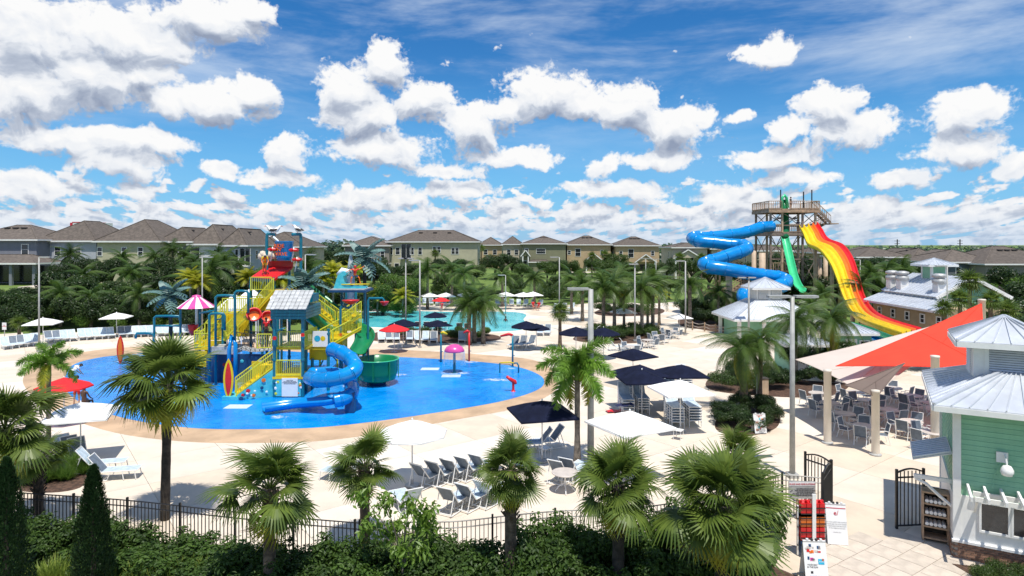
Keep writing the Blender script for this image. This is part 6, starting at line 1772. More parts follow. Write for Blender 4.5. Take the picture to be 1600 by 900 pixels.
# yellow mushroom with orange legs, pink mushroom
mu = thing('mushroom_spray', 'small yellow mushroom spray with an orange stem left of the red surfboard', 'water feature', tuple(G(326, 584)))
MB().lathe([(.001, 1.55), (.3, 1.5), (.62, 1.32), (.64, 1.26), (.3, 1.24), (.001, 1.24)], 20).build('cap', mt['yelg'], mu, True)
for s in (-.22, .22): MB().tube([(s, 0, 0), (s * .9, 0, 1.25)], .08, 8).build('leg', mt['orange'], mu)
MB().lathe([(.22, 1.5), (.12, 2.3), (.001, 2.35)], 10).build('finial', mt['orange'], mu, True)
pm_ = thing('mushroom_spray', 'pink mushroom spray on a blue stem in the right half of the splash pool', 'water feature', tuple(G(710, 583)))
MB().lathe([(.001, 2.12), (.3, 2.08), (.58, 1.92), (.74, 1.66), (.72, 1.58), (.5, 1.62), (.001, 1.66)], 24).build('cap', mt['pink'], pm_, True)
MB().lathe([(.34, 0), (.12, .08), (.10, .2), (.10, 1.66)], 14).build('stem', mt['teal_p'], pm_, True)
def curtain(c, r, z, n=60):
    mb = MB()
    for i in range(n):
        a = i * 2 * PI / n; mb.tube([(c.x + r * math.cos(a), c.y + r * math.sin(a), z), (c.x + r * 1.08 * math.cos(a), c.y + r * 1.08 * math.sin(a), z * rnd(.35, .6))], .006, 3)
    tag(mb.build('water_spray', mt['foam']), kind='stuff')
curtain(G(710, 583), .74, 1.6)
# upright boards
def upright(px, py_b, py_t, w, m1, m2, lab, tilt=0.0):
    p = G(px, py_b, 0); D = p.y; L = (py_b - py_t) * D / F * 1.02
    r = thing('surfboard', lab, 'surfboard', tuple(p), 0, 'upright surfboards in the splash pool')
    o = link('board', board_mesh(L, w, mt[m1]), r, (0, 0, L / 2 + .02), (R(90), 0, tilt))
    o2 = link('board_stripe', board_mesh(L * .84, w * .62, mt[m2], 'board_stripe', .075), r, (0, 0, L / 2 + .02), (R(90), 0, tilt))
    return r
upright(357, 625, 562, .62, 'yel', 'redp', 'upright surfboard with a dark red centre and orange rim at the foot of the stairs')
upright(188, 569, 526, .55, 'redp', 'orange', 'upright orange and red surfboard at the left end of the splash pool')
upright(546, 545, 464, .62, 'sling', 'uwhite', 'pale blue-white board standing behind the right tower posts').location = tuple(H(548, zat(490, 50), 50))
# right-hand spray posts
def spray(px, pyb, pyt, m, arm, lab, am='redp', L=1.0):
    p = G(px, pyb); z = zat(pyt, p.y); r = thing('spray_post', lab, 'spray post', tuple(p), 0, 'spray posts on the right of the splash pool')
    MB().tube([(0, 0, 0), (0, 0, z)], .075, 10).build('pole', mt[m], r, True)
    MB().tube([(0, 0, z - .05), (arm * .3 * L, 0, z + .05), (arm * L, 0, z - .12)], [.10, .12, .07], 10).build('nozzle', mt[am], r, True)
    MB().tube([(0, 0, .85), (.18, 0, .85)], .03, 6).build('valve', mt['teal_p'], r); MB().lathe([(.12, 0), (.12, .04)], 10).build('base_plate', mt[m], r)
spray(689, 566, 520, 'teal_p', .5, 'teal spray post with a yellow cannon left of the pink mushroom', 'yel')
spray(733, 565, 518, 'redp', -.45, 'red spray post right of the pink mushroom', 'redp')
spray(801, 573, 523, 'teal_p', -.95, 'teal spray post with a long red nozzle near the right end of the pool', 'redp')
q = G(797, 583); arc = thing('spray_arch', 'low yellow and teal spray arch near the right end of the pool', 'spray arch', tuple(q))
MB().tube([(-.75, 0, 0), (-.75, 0, .75)], .05, 8).build('pole', mt['teal_p'], arc); MB().tube([(-.75, 0, .75), (0, 0, .8), (.3, 0, .72)], .05, 8).build('crossbar', mt['yel'], arc, True); MB().tube([(.3, 0, .72), (.5, 0, .75), (.62, 0, .55), (.62, 0, 0)], .06, 8).build('bend', mt['teal_p'], arc, True)
q = G(802, 612); cn = thing('water_cannon', 'red water cannon on a stubby post at the right of the splash pool', 'water cannon', tuple(q))
MB().lathe([(.2, 0), (.1, .06), (.08, .2), (.08, .55)], 12).build('pedestal', mt['redp'], cn, True); MB().tube([(-.42, -.05, .98), (-.2, 0, .8), (.1, 0, .62), (.2, 0, .5)], [.09, .12, .15, .06], 10).build('barrel', mt['redp'], cn, True)
# teal pole with a yellow dish at the back right
q = G(575, 596); bp_ = thing('spray_gantry', 'teal spray gantry with a small tipping dish over the far side of the splash pool', 'spray gantry', tuple(q)); D = q.y
zz = zat(466, D); MB().tube([(0, 0, 0), (0, 0, zz - .2), (.08, 0, zz), (1.0, 0, zz), (1.12, 0, zz - .2)], .08, 10).build('pole', mt['teal_p'], bp_); MB().lathe([(.001, -.5), (.16, -.45), (.3, -.25), (.32, -.2), (.001, -.2)], 12, (1.12, 0, zz - .02)).build('dish', mt['redp'], bp_, True)
# artificial palms of sheet fronds
def fake_palm(px, D, pyc, rad, lab, sd, base_py=None, lo=-40):
    random.seed(sd); zc_ = zat(pyc, D); r = thing('artificial_palm', lab, 'artificial palm', ((px - 800) * D / F, D, 0), 0, 'sheet metal palms of the play structure')
    MB().tube([(0, 0, 0), (.1, 0, zc_ * .5), (0, 0, zc_)], [.17, .15, .12], 10).build('trunk', mt['trunkd'], r, True)
    fm = MB()
    for i in range(11):
        u = i / 10; 
        for s in (-1, 1):
            if i == 0: continue
            x = rad * u; z = rad * (.42 * u - .62 * u * u); wdt = .26 * rad * math.sin(PI * (u * .9 + .08)) ** .7
            fm.face([(x - .10 * rad, 0, z + .03), (x - .01 * rad, 0, z), (x + .04 * rad, s * wdt, z - .10 * rad), (x - .05 * rad, s * wdt * .95, z - .08 * rad)])
    fm.tube([(rad * u, 0, rad * (.42 * u - .62 * u * u)) for u in [k / 8 for k in range(9)]], [.05 - .005 * k for k in range(9)], 5)
    me = fm.mesh('frond', mt['fakepalm'])
    for i in range(11):
        m = Matrix.Rotation(i * 2.4 + rnd(-.2, .2), 4, 'Z') @ Matrix.Rotation(-R(60 - (60 - lo) * (i / 11)), 4, 'Y'); o = link('frond', me, r); o.location = (0, 0, zc_); o.rotation_euler = m.to_euler()
fake_palm(569, 49, 405, 2.1, 'tall grey-green sheet metal palm behind the wave platform', 3)
fake_palm(476, 46, 445, 2.0, 'grey-green sheet metal palm rising behind the shingled hut', 4, lo=-25)
fake_palm(265, 52, 463, 1.9, 'grey-green sheet metal palm left of the striped canopy', 5)
# white tent roofs behind the left part
for px, py, w, D, lab in ((366, 480, 2.3, 58, 'white pyramid sun tent behind the left yellow stairs'), (392, 470, 2.4, 61, 'second white sun tent behind the tall teal pipe'), (425, 478, 2.2, 60, 'white sun tent just left of the shingled hut')):
    z = zat(py, D); t = thing('sun_tent', lab, 'tent', ((px - 800) * D / F, D, 0), 0, 'white sun tents')
    mb = MB(); s = w / 2; C_ = [(-s, -s, z), (s, -s, z), (s, s, z), (-s, s, z)]; ap = (0, 0, z + 1.25)
    for i in range(4): mb.face([C_[i], C_[(i + 1) % 4], ap])
    for i in range(4): j = (i + 1) % 4; mb.face([(C_[i][0], C_[i][1], z - .25), (C_[j][0], C_[j][1], z - .25), C_[j], C_[i]])
    mb.build('tent_roof', mt['uwhite'], t); pm2 = MB().box((0, 0, z / 2), (.08, .08, z)).mesh('tent_post', mt['frame'])
    for x, y in ((-s, -s), (s, -s), (s, s), (-s, s)): link('tent_post', pm2, t, (x * .97, y * .97, -.1))
# ------------------------------------------------------------------ furniture
def make_lounger(sl='sling'):
    def mk():
        r = thing('sun_lounger', 'x', 'sun lounger')
        L, W, z = 1.3, .62, .36; ba = R(52); bl = .78
        f = MB()
        for s in (-1, 1):
            y = s * W / 2
            f.tube([(0, y, z), (L, y, z)], .022, 6); f.tube([(0, y, z), (-math.cos(ba) * bl, y, z + math.sin(ba) * bl)], .022, 6)
        f.tube([(L, -W / 2, z), (L, W / 2, z)], .022, 6); f.tube([(-math.cos(ba) * bl, -W / 2, z + math.sin(ba) * bl), (-math.cos(ba) * bl, W / 2, z + math.sin(ba) * bl)], .022, 6)
        f.tube([(-.45, -W / 2, .06), (-.45, W / 2, .06)], .02, 5)
        for s in (-1, 1): f.tube([(-.45, s * W / 2, .03), (.2, s * W / 2, .03), (.32, s * W / 2, z - .05)], .018, 5); f.tube([(-.28, s * W / 2, z + .36), (-.5, s * W / 2, .04)], .018, 5)
        f.build('frame', mt['frame'], r)
        lm = MB().tube([(0, 0, z), (.06, 0, 0)], .02, 6).mesh('leg', mt['frame'])
        for x in (.75, L - .1):
            for s in (-1, 1): link('leg', lm, r, (x, s * W / 2, 0))
        MB().box((L / 2, 0, z + .005), (L - .03, W - .04, .018)).build('seat_sling', mt[sl if sl != 'slingd' else 'sling'], r)
        q = Matrix.Rotation(ba, 3, 'Y'); MB().box((-math.cos(ba) * bl / 2, 0, z + math.sin(ba) * bl / 2), (bl - .03, W - .04, .018), mtx=q).build('backrest', mt[sl], r)
        return r
    return mk
LG = Proto(make_lounger('sling')); LGD = Proto(make_lounger('slingd'))
def facing(a, b): return math.atan2(b.y - a.y, b.x - a.x)
def lrow(pts, n, target, where, dark=(), spread=0.0, jit=.06):
    """n loungers along the polyline (pixels) looking towards target (pixel)"""
    P = [G(*p) for p in pts]; Ls = [(b - a).length for a, b in zip(P, P[1:])]; T = sum(Ls); tg = G(*target) if target else None
    for i in range(n):
        d = T * (i + .5) / n; k = 0
        while d > Ls[k] and k < len(Ls) - 1: d -= Ls[k]; k += 1
        p = P[k].lerp(P[k + 1], d / Ls[k]); pr = LGD if i in dark else LG
        rz = (facing(p, tg) if target else spread) + rnd(-jit, jit)
        pr.put((p.x, p.y, .02), rz, '%s sun lounger, %s from the left %s' % ('slate-backed' if i in dark else 'pale blue', ORD[i], where), 'sun loungers ' + where)
random.seed(50)
lrow([(2, 545), (60, 537)], 5, (210, 640), 'of the row nearest the left edge', (1, 2), jit=.08)
lrow([(70, 534), (118, 531)], 4, (280, 640), 'between the two left umbrellas by the hedge', (0, 1))
lrow([(122, 530), (178, 527)], 5, (320, 640), 'left of the white umbrella by the hedge', ())
lrow([(184, 526), (240, 524)], 5, (360, 640), 'right of the white umbrella by the hedge', (0, 1))
lrow([(244, 524), (305, 522)], 6, (400, 640), 'behind the teal pipes of the playground')
lrow([(96, 716), (128, 724)], 3, (190, 770), 'under the white umbrella at the lower left', (1, 2), jit=.12)
LGD.put(tuple(G(163, 748, .02)), R(12), 'sun lounger at the lower left standing alone with its blue end towards the pool', 'sun loungers at the lower left')
LG.put(tuple(G(143, 736, .02)), R(15), 'sun lounger beside the lone one at the lower left', 'sun loungers at the lower left')
lrow([(590, 533), (625, 533)], 3, (620, 600), 'of the trio under the red umbrella', (1, 2))
lrow([(634, 533), (684, 535)], 4, (650, 600), 'of the row beyond the far pool edge', (0, 3))
lrow([(716, 534), (738, 535)], 2, (720, 600), 'of the pair beside the red spray post')
lrow([(633, 516), (700, 516)], 5, (660, 480), 'of the row facing the turquoise pool', (1, 2, 3, 4))
lrow([(712, 518), (736, 519)], 2, (730, 480), 'right of the palm trunk by the turquoise pool', (0, 1))
lrow([(798, 543), (836, 541)], 3, (760, 560), 'below the navy umbrellas beyond the pool', (0, 1, 2), jit=.2)
lrow([(838, 523), (862, 522)], 2, (800, 560), 'between the navy umbrellas and the fan palm', (0, 1), jit=.2)
lrow([(648, 476), (720, 477)], 7, (680, 492), 'under the far white umbrellas', (2,))
lrow([(722, 478), (768, 478)], 4, (740, 492), 'right of the far red umbrella')
lrow([(772, 477), (850, 479)], 7, (800, 495), 'in the far right row past the pool')
lrow([(862, 486), (900, 484)], 3, (850, 500), 'left of the far sabal palm', (1,))
lrow([(650, 762), (762, 742)], 5, None, 'of the front row with slate backs', (0, 1, 2, 3, 4), spread=R(58), jit=.05)
lrow([(690, 802), (775, 786)], 3, None, 'of the three nearest the fence', (0, 1), spread=R(55), jit=.15)
lrow([(836, 705), (872, 697)], 2, None, 'below the large navy umbrella', (0, 1), spread=R(190), jit=.2)
lrow([(866, 755), (900, 748)], 2, None, 'beside the small round table', (0, 1), spread=R(60), jit=.2)
LG.put(tuple(G(548, 752, .02)), R(160), 'sun lounger partly hidden behind the booted sabal palm', 'sun loungers by the fence')
LG.put(tuple(G(640, 800, .02)), R(120), 'sun lounger seen through the leafy sapling', 'sun loungers by the fence')
lrow([(895, 525), (950, 524)], 4, None, 'under the navy umbrellas by the middle palms', (1, 2), spread=R(170), jit=.3)
lrow([(952, 549), (985, 545)], 2, None, 'beside the first café tables', (), spread=R(10), jit=.2)
# stacked loungers
def stack(px, py, n, where, dark, rz=-PI / 2):
    for k in range(n):
        p = G(px, py); pr = LGD if k in dark else LG
        pr.put((p.x, p.y, .02 + k * .14), rz, 'sun lounger, %s from the bottom of the stack %s' % (ORD[k], where), 'stacked sun loungers ' + where)
stack(976, 642, 5, 'in front under the navy pair', (1, 2)); stack(999, 640, 5, 'at the right under the navy pair', (0,))
stack(984, 622, 6, 'at the back under the navy pair', (2, 3))
stack(1050, 660, 6, 'nearest, under the white umbrella', (1,)); stack(1076, 658, 6, 'second right under the white umbrella', (0, 2))
stack(1048, 632, 5, 'behind, under the white umbrella', (0, 1)); stack(1066, 605, 4, 'below the right navy umbrella', (1,))

def make_umb(m, sides, open_=True):
    def mk():
        r = thing('parasol', 'x', 'parasol')
        MB().tube([(0, 0, 0), (0, 0, 2.6)], .028, 8).build('pole', mt['frame'], r)
        MB().lathe([(.28, 0), (.28, .06), (.06, .09), (.05, .25)], 14).build('base', mt['steel'], r)
        Rr = 1.38; a0 = PI / 4 if sides == 4 else PI / 8; n = sides; cm = MB(); Z = 2.58; rise = .52
        rimz = Z - rise
        for k in range(n):
            p, q = a0 + 2 * PI * k / n, a0 + 2 * PI * (k + 1) / n; rr = Rr * (1.28 if n == 4 else 1.02)
            A = Vector((rr * math.cos(p), rr * math.sin(p), rimz)); B = Vector((rr * math.cos(q), rr * math.sin(q), rimz)); T = Vector((0, 0, Z)); md = (A + B) / 2 * .985 + Vector((0, 0, .0)); md.z = rimz + .02
            A1, B1 = A.lerp(T, .5) + Vector((0, 0, .03)), B.lerp(T, .5) + Vector((0, 0, .03)); M1 = (A1 + B1) / 2 - Vector((0, 0, .02))
            cm.face([A, md, M1, A1]); cm.face([md, B, B1, M1]); cm.face([A1, M1, T]); cm.face([M1, B1, T])
            cm.face([A - Vector((0, 0, .07)), B - Vector((0, 0, .07)), B, md, A])
        cm.build('canopy', mt[m], r)
        rb = MB().beam((0, 0, Z - .05), (Rr * (1.24 if n == 4 else .98), 0, rimz - .02), .02, .025).mesh('rib', mt['frame'])
        for k in range(n): link('rib', rb, r, (0, 0, 0), a0 + 2 * PI * k / n)
        MB().lathe([(.03, Z - .02), (.035, Z + .05), (.001, Z + .09)], 8).build('finial', mt['frame'], r)
        return r
    return mk
UM = {(m, s): Proto(make_umb(m, s)) for m in ('navy', 'ured', 'uwhite') for s in (4, 8)}
def umb(px, py, m, sides, lab, group, s=1.0, rz=0.0, tilt=0.0):
    p = G(px, py, 2.62 * s)
    o = UM[(m, sides)].put((p.x, p.y, .02), rz, lab, group, s)
    return o
WU, NU, RU = 'white parasols', 'navy parasols', 'red parasols'
umb(67, 496, 'uwhite', 4, 'white square parasol beside the left lamp post', WU, 1, .3); umb(182, 488, 'uwhite', 4, 'white square parasol in the middle of the left lounger row', WU, .95, .2)
umb(100, 589, 'ured', 8, 'red parasol beside the small foxtail palm at the left', RU, .95); umb(126, 628, 'uwhite', 4, 'big white square parasol below the red one at the left', WU, 1.0, .35)
umb(644, 655, 'uwhite', 8, 'white parasol alone above the front row of loungers', WU, 1); umb(847, 625, 'navy', 4, 'large navy square parasol in front of the foxtail palm', NU, 1.02, .25)
umb(984, 641, 'uwhite', 4, 'white square parasol nearest the broad sabal palm', WU, 1.05, .5); umb(1063, 593, 'uwhite', 4, 'white square parasol over the right stacks of loungers', WU, 1.0, .2)
umb(1000, 569, 'navy', 4, 'rear one of the two overlapping navy parasols', NU, 1.0, .3); umb(1003, 577, 'navy', 4, 'front one of the two overlapping navy parasols over the stacks', NU, .98, .1)
umb(1065, 569, 'navy', 4, 'navy parasol right of the overlapping pair', NU, .98, .05); umb(989, 544, 'navy', 4, 'navy parasol beside the café tables', NU, .95, .6)
umb(616, 506, 'ured', 8, 'red parasol above the far edge of the splash pool', RU, .95); umb(630, 498, 'navy', 8, 'navy parasol just behind the red one', NU, 1.0); umb(684, 499.5, 'navy', 4, 'navy parasol above the row facing the turquoise pool', NU, .9, .4)
umb(680, 487, 'navy', 8, 'navy parasol at the near edge of the turquoise pool', NU, .9); umb(689, 464, 'ured', 8, 'far red parasol beyond the turquoise pool', RU, .9)
for i, (px, py) in enumerate(((672, 457), (697, 457), (730, 456), (791, 456), (818, 456.5), (833, 455.5))):
    umb(px, py, 'uwhite', 4, 'white parasol, %s from the left in the far row beyond the turquoise pool' % ORD[i], 'far white parasols', .95, .3)
umb(822, 501, 'navy', 8, 'navy parasol at the right end of the turquoise pool, left of its twin', NU, 1.0); umb(838, 505, 'navy', 8, 'navy parasol overlapping its twin at the right end of the turquoise pool', NU, .9)
umb(900, 510, 'navy', 8, 'navy parasol behind the grey lamp post', NU, 1.05); umb(943, 511, 'navy', 8, 'navy parasol by the middle palm trunks', NU, 1.0); umb(974, 481, 'uwhite', 4, 'white parasol far behind the middle palms', WU, .9, .3)
umb(1062, 490, 'uwhite', 4, 'white parasol by the walkway railing', WU, .8, .3)

# café chairs and tables
def make_chair():
    r = thing('patio_chair', 'x', 'chair'); W = .52; f = MB()
    for s in (-1, 1):
        y = s * W / 2; f.tube([(.28, y, 0), (.24, y, .42), (.22, y, .62), (-.1, y, .64), (-.24, y, .60)], .018, 6); f.tube([(-.3, y, 0), (-.18, y, .42), (-.3, y, .95)], .018, 6); f.tube([(.24, y, .42), (-.2, y, .40)], .016, 6)
    f.tube([(-.3, -W / 2, .95), (-.3, W / 2, .95)], .018, 6); f.tube([(.24, -W / 2, .42), (.24, W / 2, .42)], .016, 6)
    f.build('frame', mt['frame'], r); MB().box((.02, 0, .42), (.46, W - .04, .018)).build('seat_sling', mt['slingd'], r)
    MB().box((-.25, 0, .70), (.50, W - .04, .016), mtx=Matrix.Rotation(R(77), 3, 'Y')).build('backrest', mt['slingd'], r)
    return r
def make_table():
    r = thing('round_table', 'x', 'table'); MB().lathe([(.001, .74), (.50, .74), (.52, .725), (.52, .70), (.001, .70)], 24).build('tabletop', mt['tabletop'], r)
    MB().lathe([(.03, .7), (.03, .3)], 8).build('column', mt['frame'], r); lm = MB().tube([(0, 0, .34), (.25, 0, .18), (.38, 0, 0)], .02, 6).mesh('leg', mt['frame'])
    for k in range(4): link('leg', lm, r, (0, 0, 0), k * PI / 2)
    return r
CH, TB = Proto(make_chair), Proto(make_table)
def cafe(px, py, n, where, a0=0.0, skip=()):
    p = G(px, py, .74); TB.put((p.x, p.y, .02), 0, 'round pale table ' + where, 'round café tables')
    for k in range(n):
        if k in skip: continue
        a = a0 + k * 2 * PI / n + rnd(-.15, .15); d = rnd(.72, .86)
        CH.put((p.x + math.cos(a) * d, p.y + math.sin(a) * d, .02), a + PI + rnd(-.3, .3), 'blue sling chair at the table ' + where, 'chairs at the table ' + where)
random.seed(61)
cafe(1320, 646, 4, 'between the two left sail posts', .4); cafe(1349, 665, 4, 'right behind the front sail post', .9); cafe(1388, 640, 4, 'in the middle under the red sail', .3)
cafe(1424, 658, 4, 'left of the kiosk corner post', .7); cafe(1458, 675, 4, 'nearest the kiosk wall', .2); cafe(1355, 625, 4, 'behind the front sail post, second row', .1)
cafe(1425, 618, 4, 'in the sun near the kiosk roof', .6); cafe(1395, 606, 4, 'at the far sunny edge of the café', .9); cafe(1338, 612, 4, 'under the low edge of the beige sail', .5); cafe(1296, 629, 4, 'left of the first sail post', .2); cafe(1278, 614, 3, 'at the left end of the café', 1.2); cafe(1459, 630, 3, 'half hidden by the kiosk roof', 2.2)
cafe(985, 541, 4, 'beside the navy parasol on the walkway', .3); cafe(1012, 531, 4, 'second along the walkway', .7); cafe(1030, 524, 4, 'third along the walkway', .2); cafe(1050, 517, 4, 'at the far end of the walkway', .9)
t_ = G(883, 738, .74); TB.put((t_.x, t_.y, .02), 0, 'small round table beside the front right loungers', 'round café tables')
# lamp posts
def lamp(px, D, pyt, arm, lab, r=.07, group='lamp posts'):
    z = zat(pyt, D); o = thing('lamp_post', lab, 'lamp post', ((px - 800) * D / F, D, 0), 0, group)
    MB().tube([(0, 0, 0), (0, 0, z)], [r * 1.15, r * .85], 12).build('pole', mt['lamp'], o, True); MB().box((0, 0, .08), (r * 4, r * 4, .16)).build('base_plate', mt['lamp'], o)
    for s in arm:
        MB().box((s * .55, 0, z + .02), (.9, .34, .09)).build('lamp_head', mt['lamp'], o); MB().box((s * .6, 0, z - .035), (.6, .26, .02)).build('lamp_lens', mt['paper'], o)
        MB().beam((0, 0, z), (s * .15, 0, z), .07).build('arm', mt['lamp'], o)
lamp(61, 56, 402, (1,), 'tall grey lamp post at the left among the loungers'); lamp(316, 62, 402, (1,), 'grey lamp post behind the left yellow stairs', .06); lamp(477, 60, 398, (1,), 'lamp post behind the blue bucket', .06)
lamp(634, 60, 404, (-.5, .5), 'slim lamp post left of the far palms', .06); lamp(656, 58, 407, (-1,), 'lamp post right of the slim one, by the turquoise pool', .07); lamp(874, 70, 402, (-1,), 'lamp post beyond the turquoise pool', .06)
lamp(923, 27.6, 452, (-1,), 'thick grey lamp post with a flat head right behind the foxtail palm', .13); lamp(992, 62, 413, (-.25,), 'tall slim lamp post in the middle palm bed', .07); lamp(1071, 66, 408, (-1,), 'lamp post at the bend of the walkway', .08)
lamp(1009, 120, 404, (-1, 1), 'far double lamp post on the lawn, left of its twin', .08); lamp(1025, 118, 405, (-1, 1), 'far double lamp post on the lawn, right of its twin', .08)
lamp(1238, 26, 464, (-1, 1), 'tall grey lamp post rising beside the rules sign', .10); lamp(1170, 60, 434, (-1, .3), 'lamp post in front of the blue tube slide', .09); lamp(1480, 56, 416, (-1,), 'dark lamp post in front of the tan building', .06); lamp(1344, 84, 406, (-1,), 'slim lamp post right of the racing slide', .06); lamp(790, 84, 430, (-1,), 'short pale lamp post on the far lawn', .06)
lamp(1185, 36.6, 585, (), 'grey speaker post beside the queen palm on the round island', .12)
# pylons on the horizon
for px, top, D, lab in ((1402, 374, 600, 'left one of the two power poles on the horizon'), (1500, 374, 600, 'right one of the two power poles on the horizon'), (1290, 376, 620, 'faint power pole just right of the slide tower')):
    t = thing('power_pole', lab, 'power pole', ((px - 800) * D / F, D, 0), 0, 'power poles'); z = zat(top, D); MB().tube([(0, 0, 0), (0, 0, z)], .5, 6).build('pole', mt['roofv'], t)
    for k in range(2): MB().box((0, 0, z - 1.5 - k * 2.4), (5, .4, .4)).build('crossarm', mt['roofv'], t)

# signs
def rules():
    p = G(1253, 812, 0); z0, z1 = zat(779, p.y), zat(752, p.y); x0 = (1232 - 1253) * p.y / F; w = 42 * p.y / F
    r = thing('rules_sign', 'grey pool rules sign with red heading on two posts beside the fence', 'sign', tuple(p))
    for x in (-.15, .3): MB().box((x, .04, z1 / 2), (.06, .05, z1)).build('post', mt['cedar'], r)
    b = MB().box((0, 0, (z0 + z1) / 2), (w, .03, z1 - z0)).build('panel', mt['steel'], r); MB().box((0, -.02, z1 - .09), (w - .04, .012, .13)).build('heading_band', mt['paper'], r)
    text('RULES AND REGULATIONS', .072, mt['inkred'], b, (0, -.032, z1 - .09), (R(90), 0, 0))
    text('NO LIFEGUARD ON DUTY\nPOOL HOURS DAWN TO DUSK\nNO FOOD OR BEVERAGE\nIN POOL OR ON POOL WET DECK\nSHOWER BEFORE ENTERING', .05, mt['ink'], b, (.1, -.022, (z0 + z1) / 2 - .07), (R(90), 0, 0), spacing=1.15)
    for x, z in ((-.38, -.05), (-.34, -.16), (-.40, -.24)): MB().tube([(x - .03, -.02, (z0 + z1) / 2 + z), (x + .05, -.02, (z0 + z1) / 2 + z + .05)], .012, 5).build('pictogram', mt['ink'], b)
rules()
def easel(p, w, h, lab, art, rz=0.0, lean=R(14)):
    r = thing('easel_sign', lab, 'sign', p, rz)
    for s, nm in ((1, 'front_panel'), (-1, 'back_panel')):
        q = Matrix.Rotation(-lean * s, 3, 'X'); b = MB().box((0, -s * .5 * h * math.sin(lean) * .9 + 0, h / 2 * math.cos(lean)), (w, .03, h), mtx=q).build(nm, mt['paper'], r)
        if s == 1: fb = b
    for x in (-w * .3, -w * .1, w * .1, w * .3): MB().box((x, 0, h * math.cos(lean) + .02), (.06, .06, .05)).build('clip', mt['ink' if abs(x) < w * .2 else 'paper'], r)
    q = Matrix.Rotation(-lean, 3, 'X')
    def on(u, v, sz, m, nm='print', kind=0):
        c = Vector((u * w, -.5 * h * math.sin(lean) * .9, h / 2 * math.cos(lean))) + q @ Vector((0, -.02, (v - .5) * h)); MB().box(tuple(c), (sz[0] * w, .006, sz[1] * h), mtx=q).build(nm, mt[m], fb)
    def tx(s, u, v, size, m, sp=1.1):
        c = Vector((u * w, -.5 * h * math.sin(lean) * .9, h / 2 * math.cos(lean))) + q @ Vector((0, -.024, (v - .5) * h)); text(s, size, mt[m], fb, tuple(c), (R(90) - lean, 0, 0), spacing=sp, depth=.002)
    art(on, tx)
    return r
def art1(on, tx):
    on(0, .88, (.96, .018), 'inkred', 'red_rule'); tx('e/', 0, .76, .2, 'inkred')
    tx('FOR YOUR SAFETY AND COMFORT\nPLEASE KEEP THIS GATE CLOSED\nWRISTBANDS MUST BE WORN\nAT ALL TIMES IN THE PARK\n\nTHANK YOU', 0, .42, .040, 'steel', 1.5)
def art2(on, tx):
    random.seed(3)
    for i in range(16): on(rnd(-.38, .38), rnd(.55, .88), (rnd(.06, .16), rnd(.03, .07)), random.choice(['pink', 'skin', 'redp', 'dblue', 'tabletop', 'orange', 'sling']), 'picture_patch')
    on(.24, .52, (.26, .12), 'sky_blue', 'blue_badge'); tx('FUN', .24, .52, .06, 'paper'); tx('YOUR DAY\nIN THE SUN', -.16, .42, .055, 'ink'); tx('MORE INFO', 0, .18, .07, 'inkblue')
    on(-.2, .28, (.1, .05), 'ink', 'small_figure'); on(.3, .1, (.14, .05), 'inkblue', 'small_badge')
def art3(on, tx):
    random.seed(6)
    for i in range(14): on(rnd(-.36, .36), rnd(.15, .85), (rnd(.1, .25), rnd(.04, .12)), random.choice(['orange', 'sling', 'skin', 'pink', 'redp', 'turq', 'steel']), 'picture_patch')
    tx('SNACKS', 0, .9, .08, 'inkred')
pp = G(1305, 846, 0); easel((pp.x, pp.y, .03), .60, 1.22, 'white A-frame notice board with a red line and script logo by the open gate', art1, R(-10))
pp = G(1269, 905, 0); easel((pp.x, pp.y - .1, .03), .62, 1.15, 'white A-frame poster board with family pictures at the bottom of the path', art2, R(-4))
pp = G(1186, 676, 0); easel((pp.x, pp.y, .03), .62, .95, 'small white picture poster on an easel beside the round island', art3, R(5))
def vest_rack():
    p = G(1267, 868, 0); r = thing('vest_rack', 'white rack hung with life jackets behind the poster board', 'rack', (p.x, p.y, .03))
    for x in (-.40, .40):
        MB().box((x, 0, .75), (.05, .05, 1.5)).build('upright', mt['white'], r)
    MB().box((.02, -.16, .95), (.11, .04, 1.9)).build('centre_board', mt['white'], r)
    for z in (.3, .85, 1.1, 1.45): MB().box((0, 0, z), (.85, .05, .04)).build('crossbar', mt['white'], r)
    def vest(x, z, m, lab):
        v = thing('life_jacket', lab, 'life jacket', (p.x + x, p.y - .06, z), 0, 'life jackets on the rack')
        for s in (-1, 1):
            mb = MB(); mb.box((s * .085, -.045, -.02), (.15, .07, .40)); mb.beam((s * .08, -.03, .17), (s * .05, .03, .25), .07, .05); tag(mb.build('front_panel', mt[m], v), kind='stuff')
        MB().box((0, .06, 0), (.34, .07, .48)).build('back_panel', mt[m], v)
        for z_ in (-.12, .05): MB().box((0, -.10, z_), (.34, .02, .03)).build('strap', mt['black'], v)
    k = 0
    for z, row in ((1.45, ('redp', 'redp')), (1.15, ('orange', 'orange')), (.72, ('redp', 'redp')), (.35, ('dblue', 'redp'))):
        for x, m in zip((-.20, .20), row):
            vest(x, z, m, '%s life jacket on the %s row of the rack, %s side' % ({'redp': 'red', 'orange': 'faded orange', 'dblue': 'navy'}[m], ('top', 'second', 'third', 'bottom')[k], 'left' if x < 0 else 'right'))
        k += 1
vest_rack()
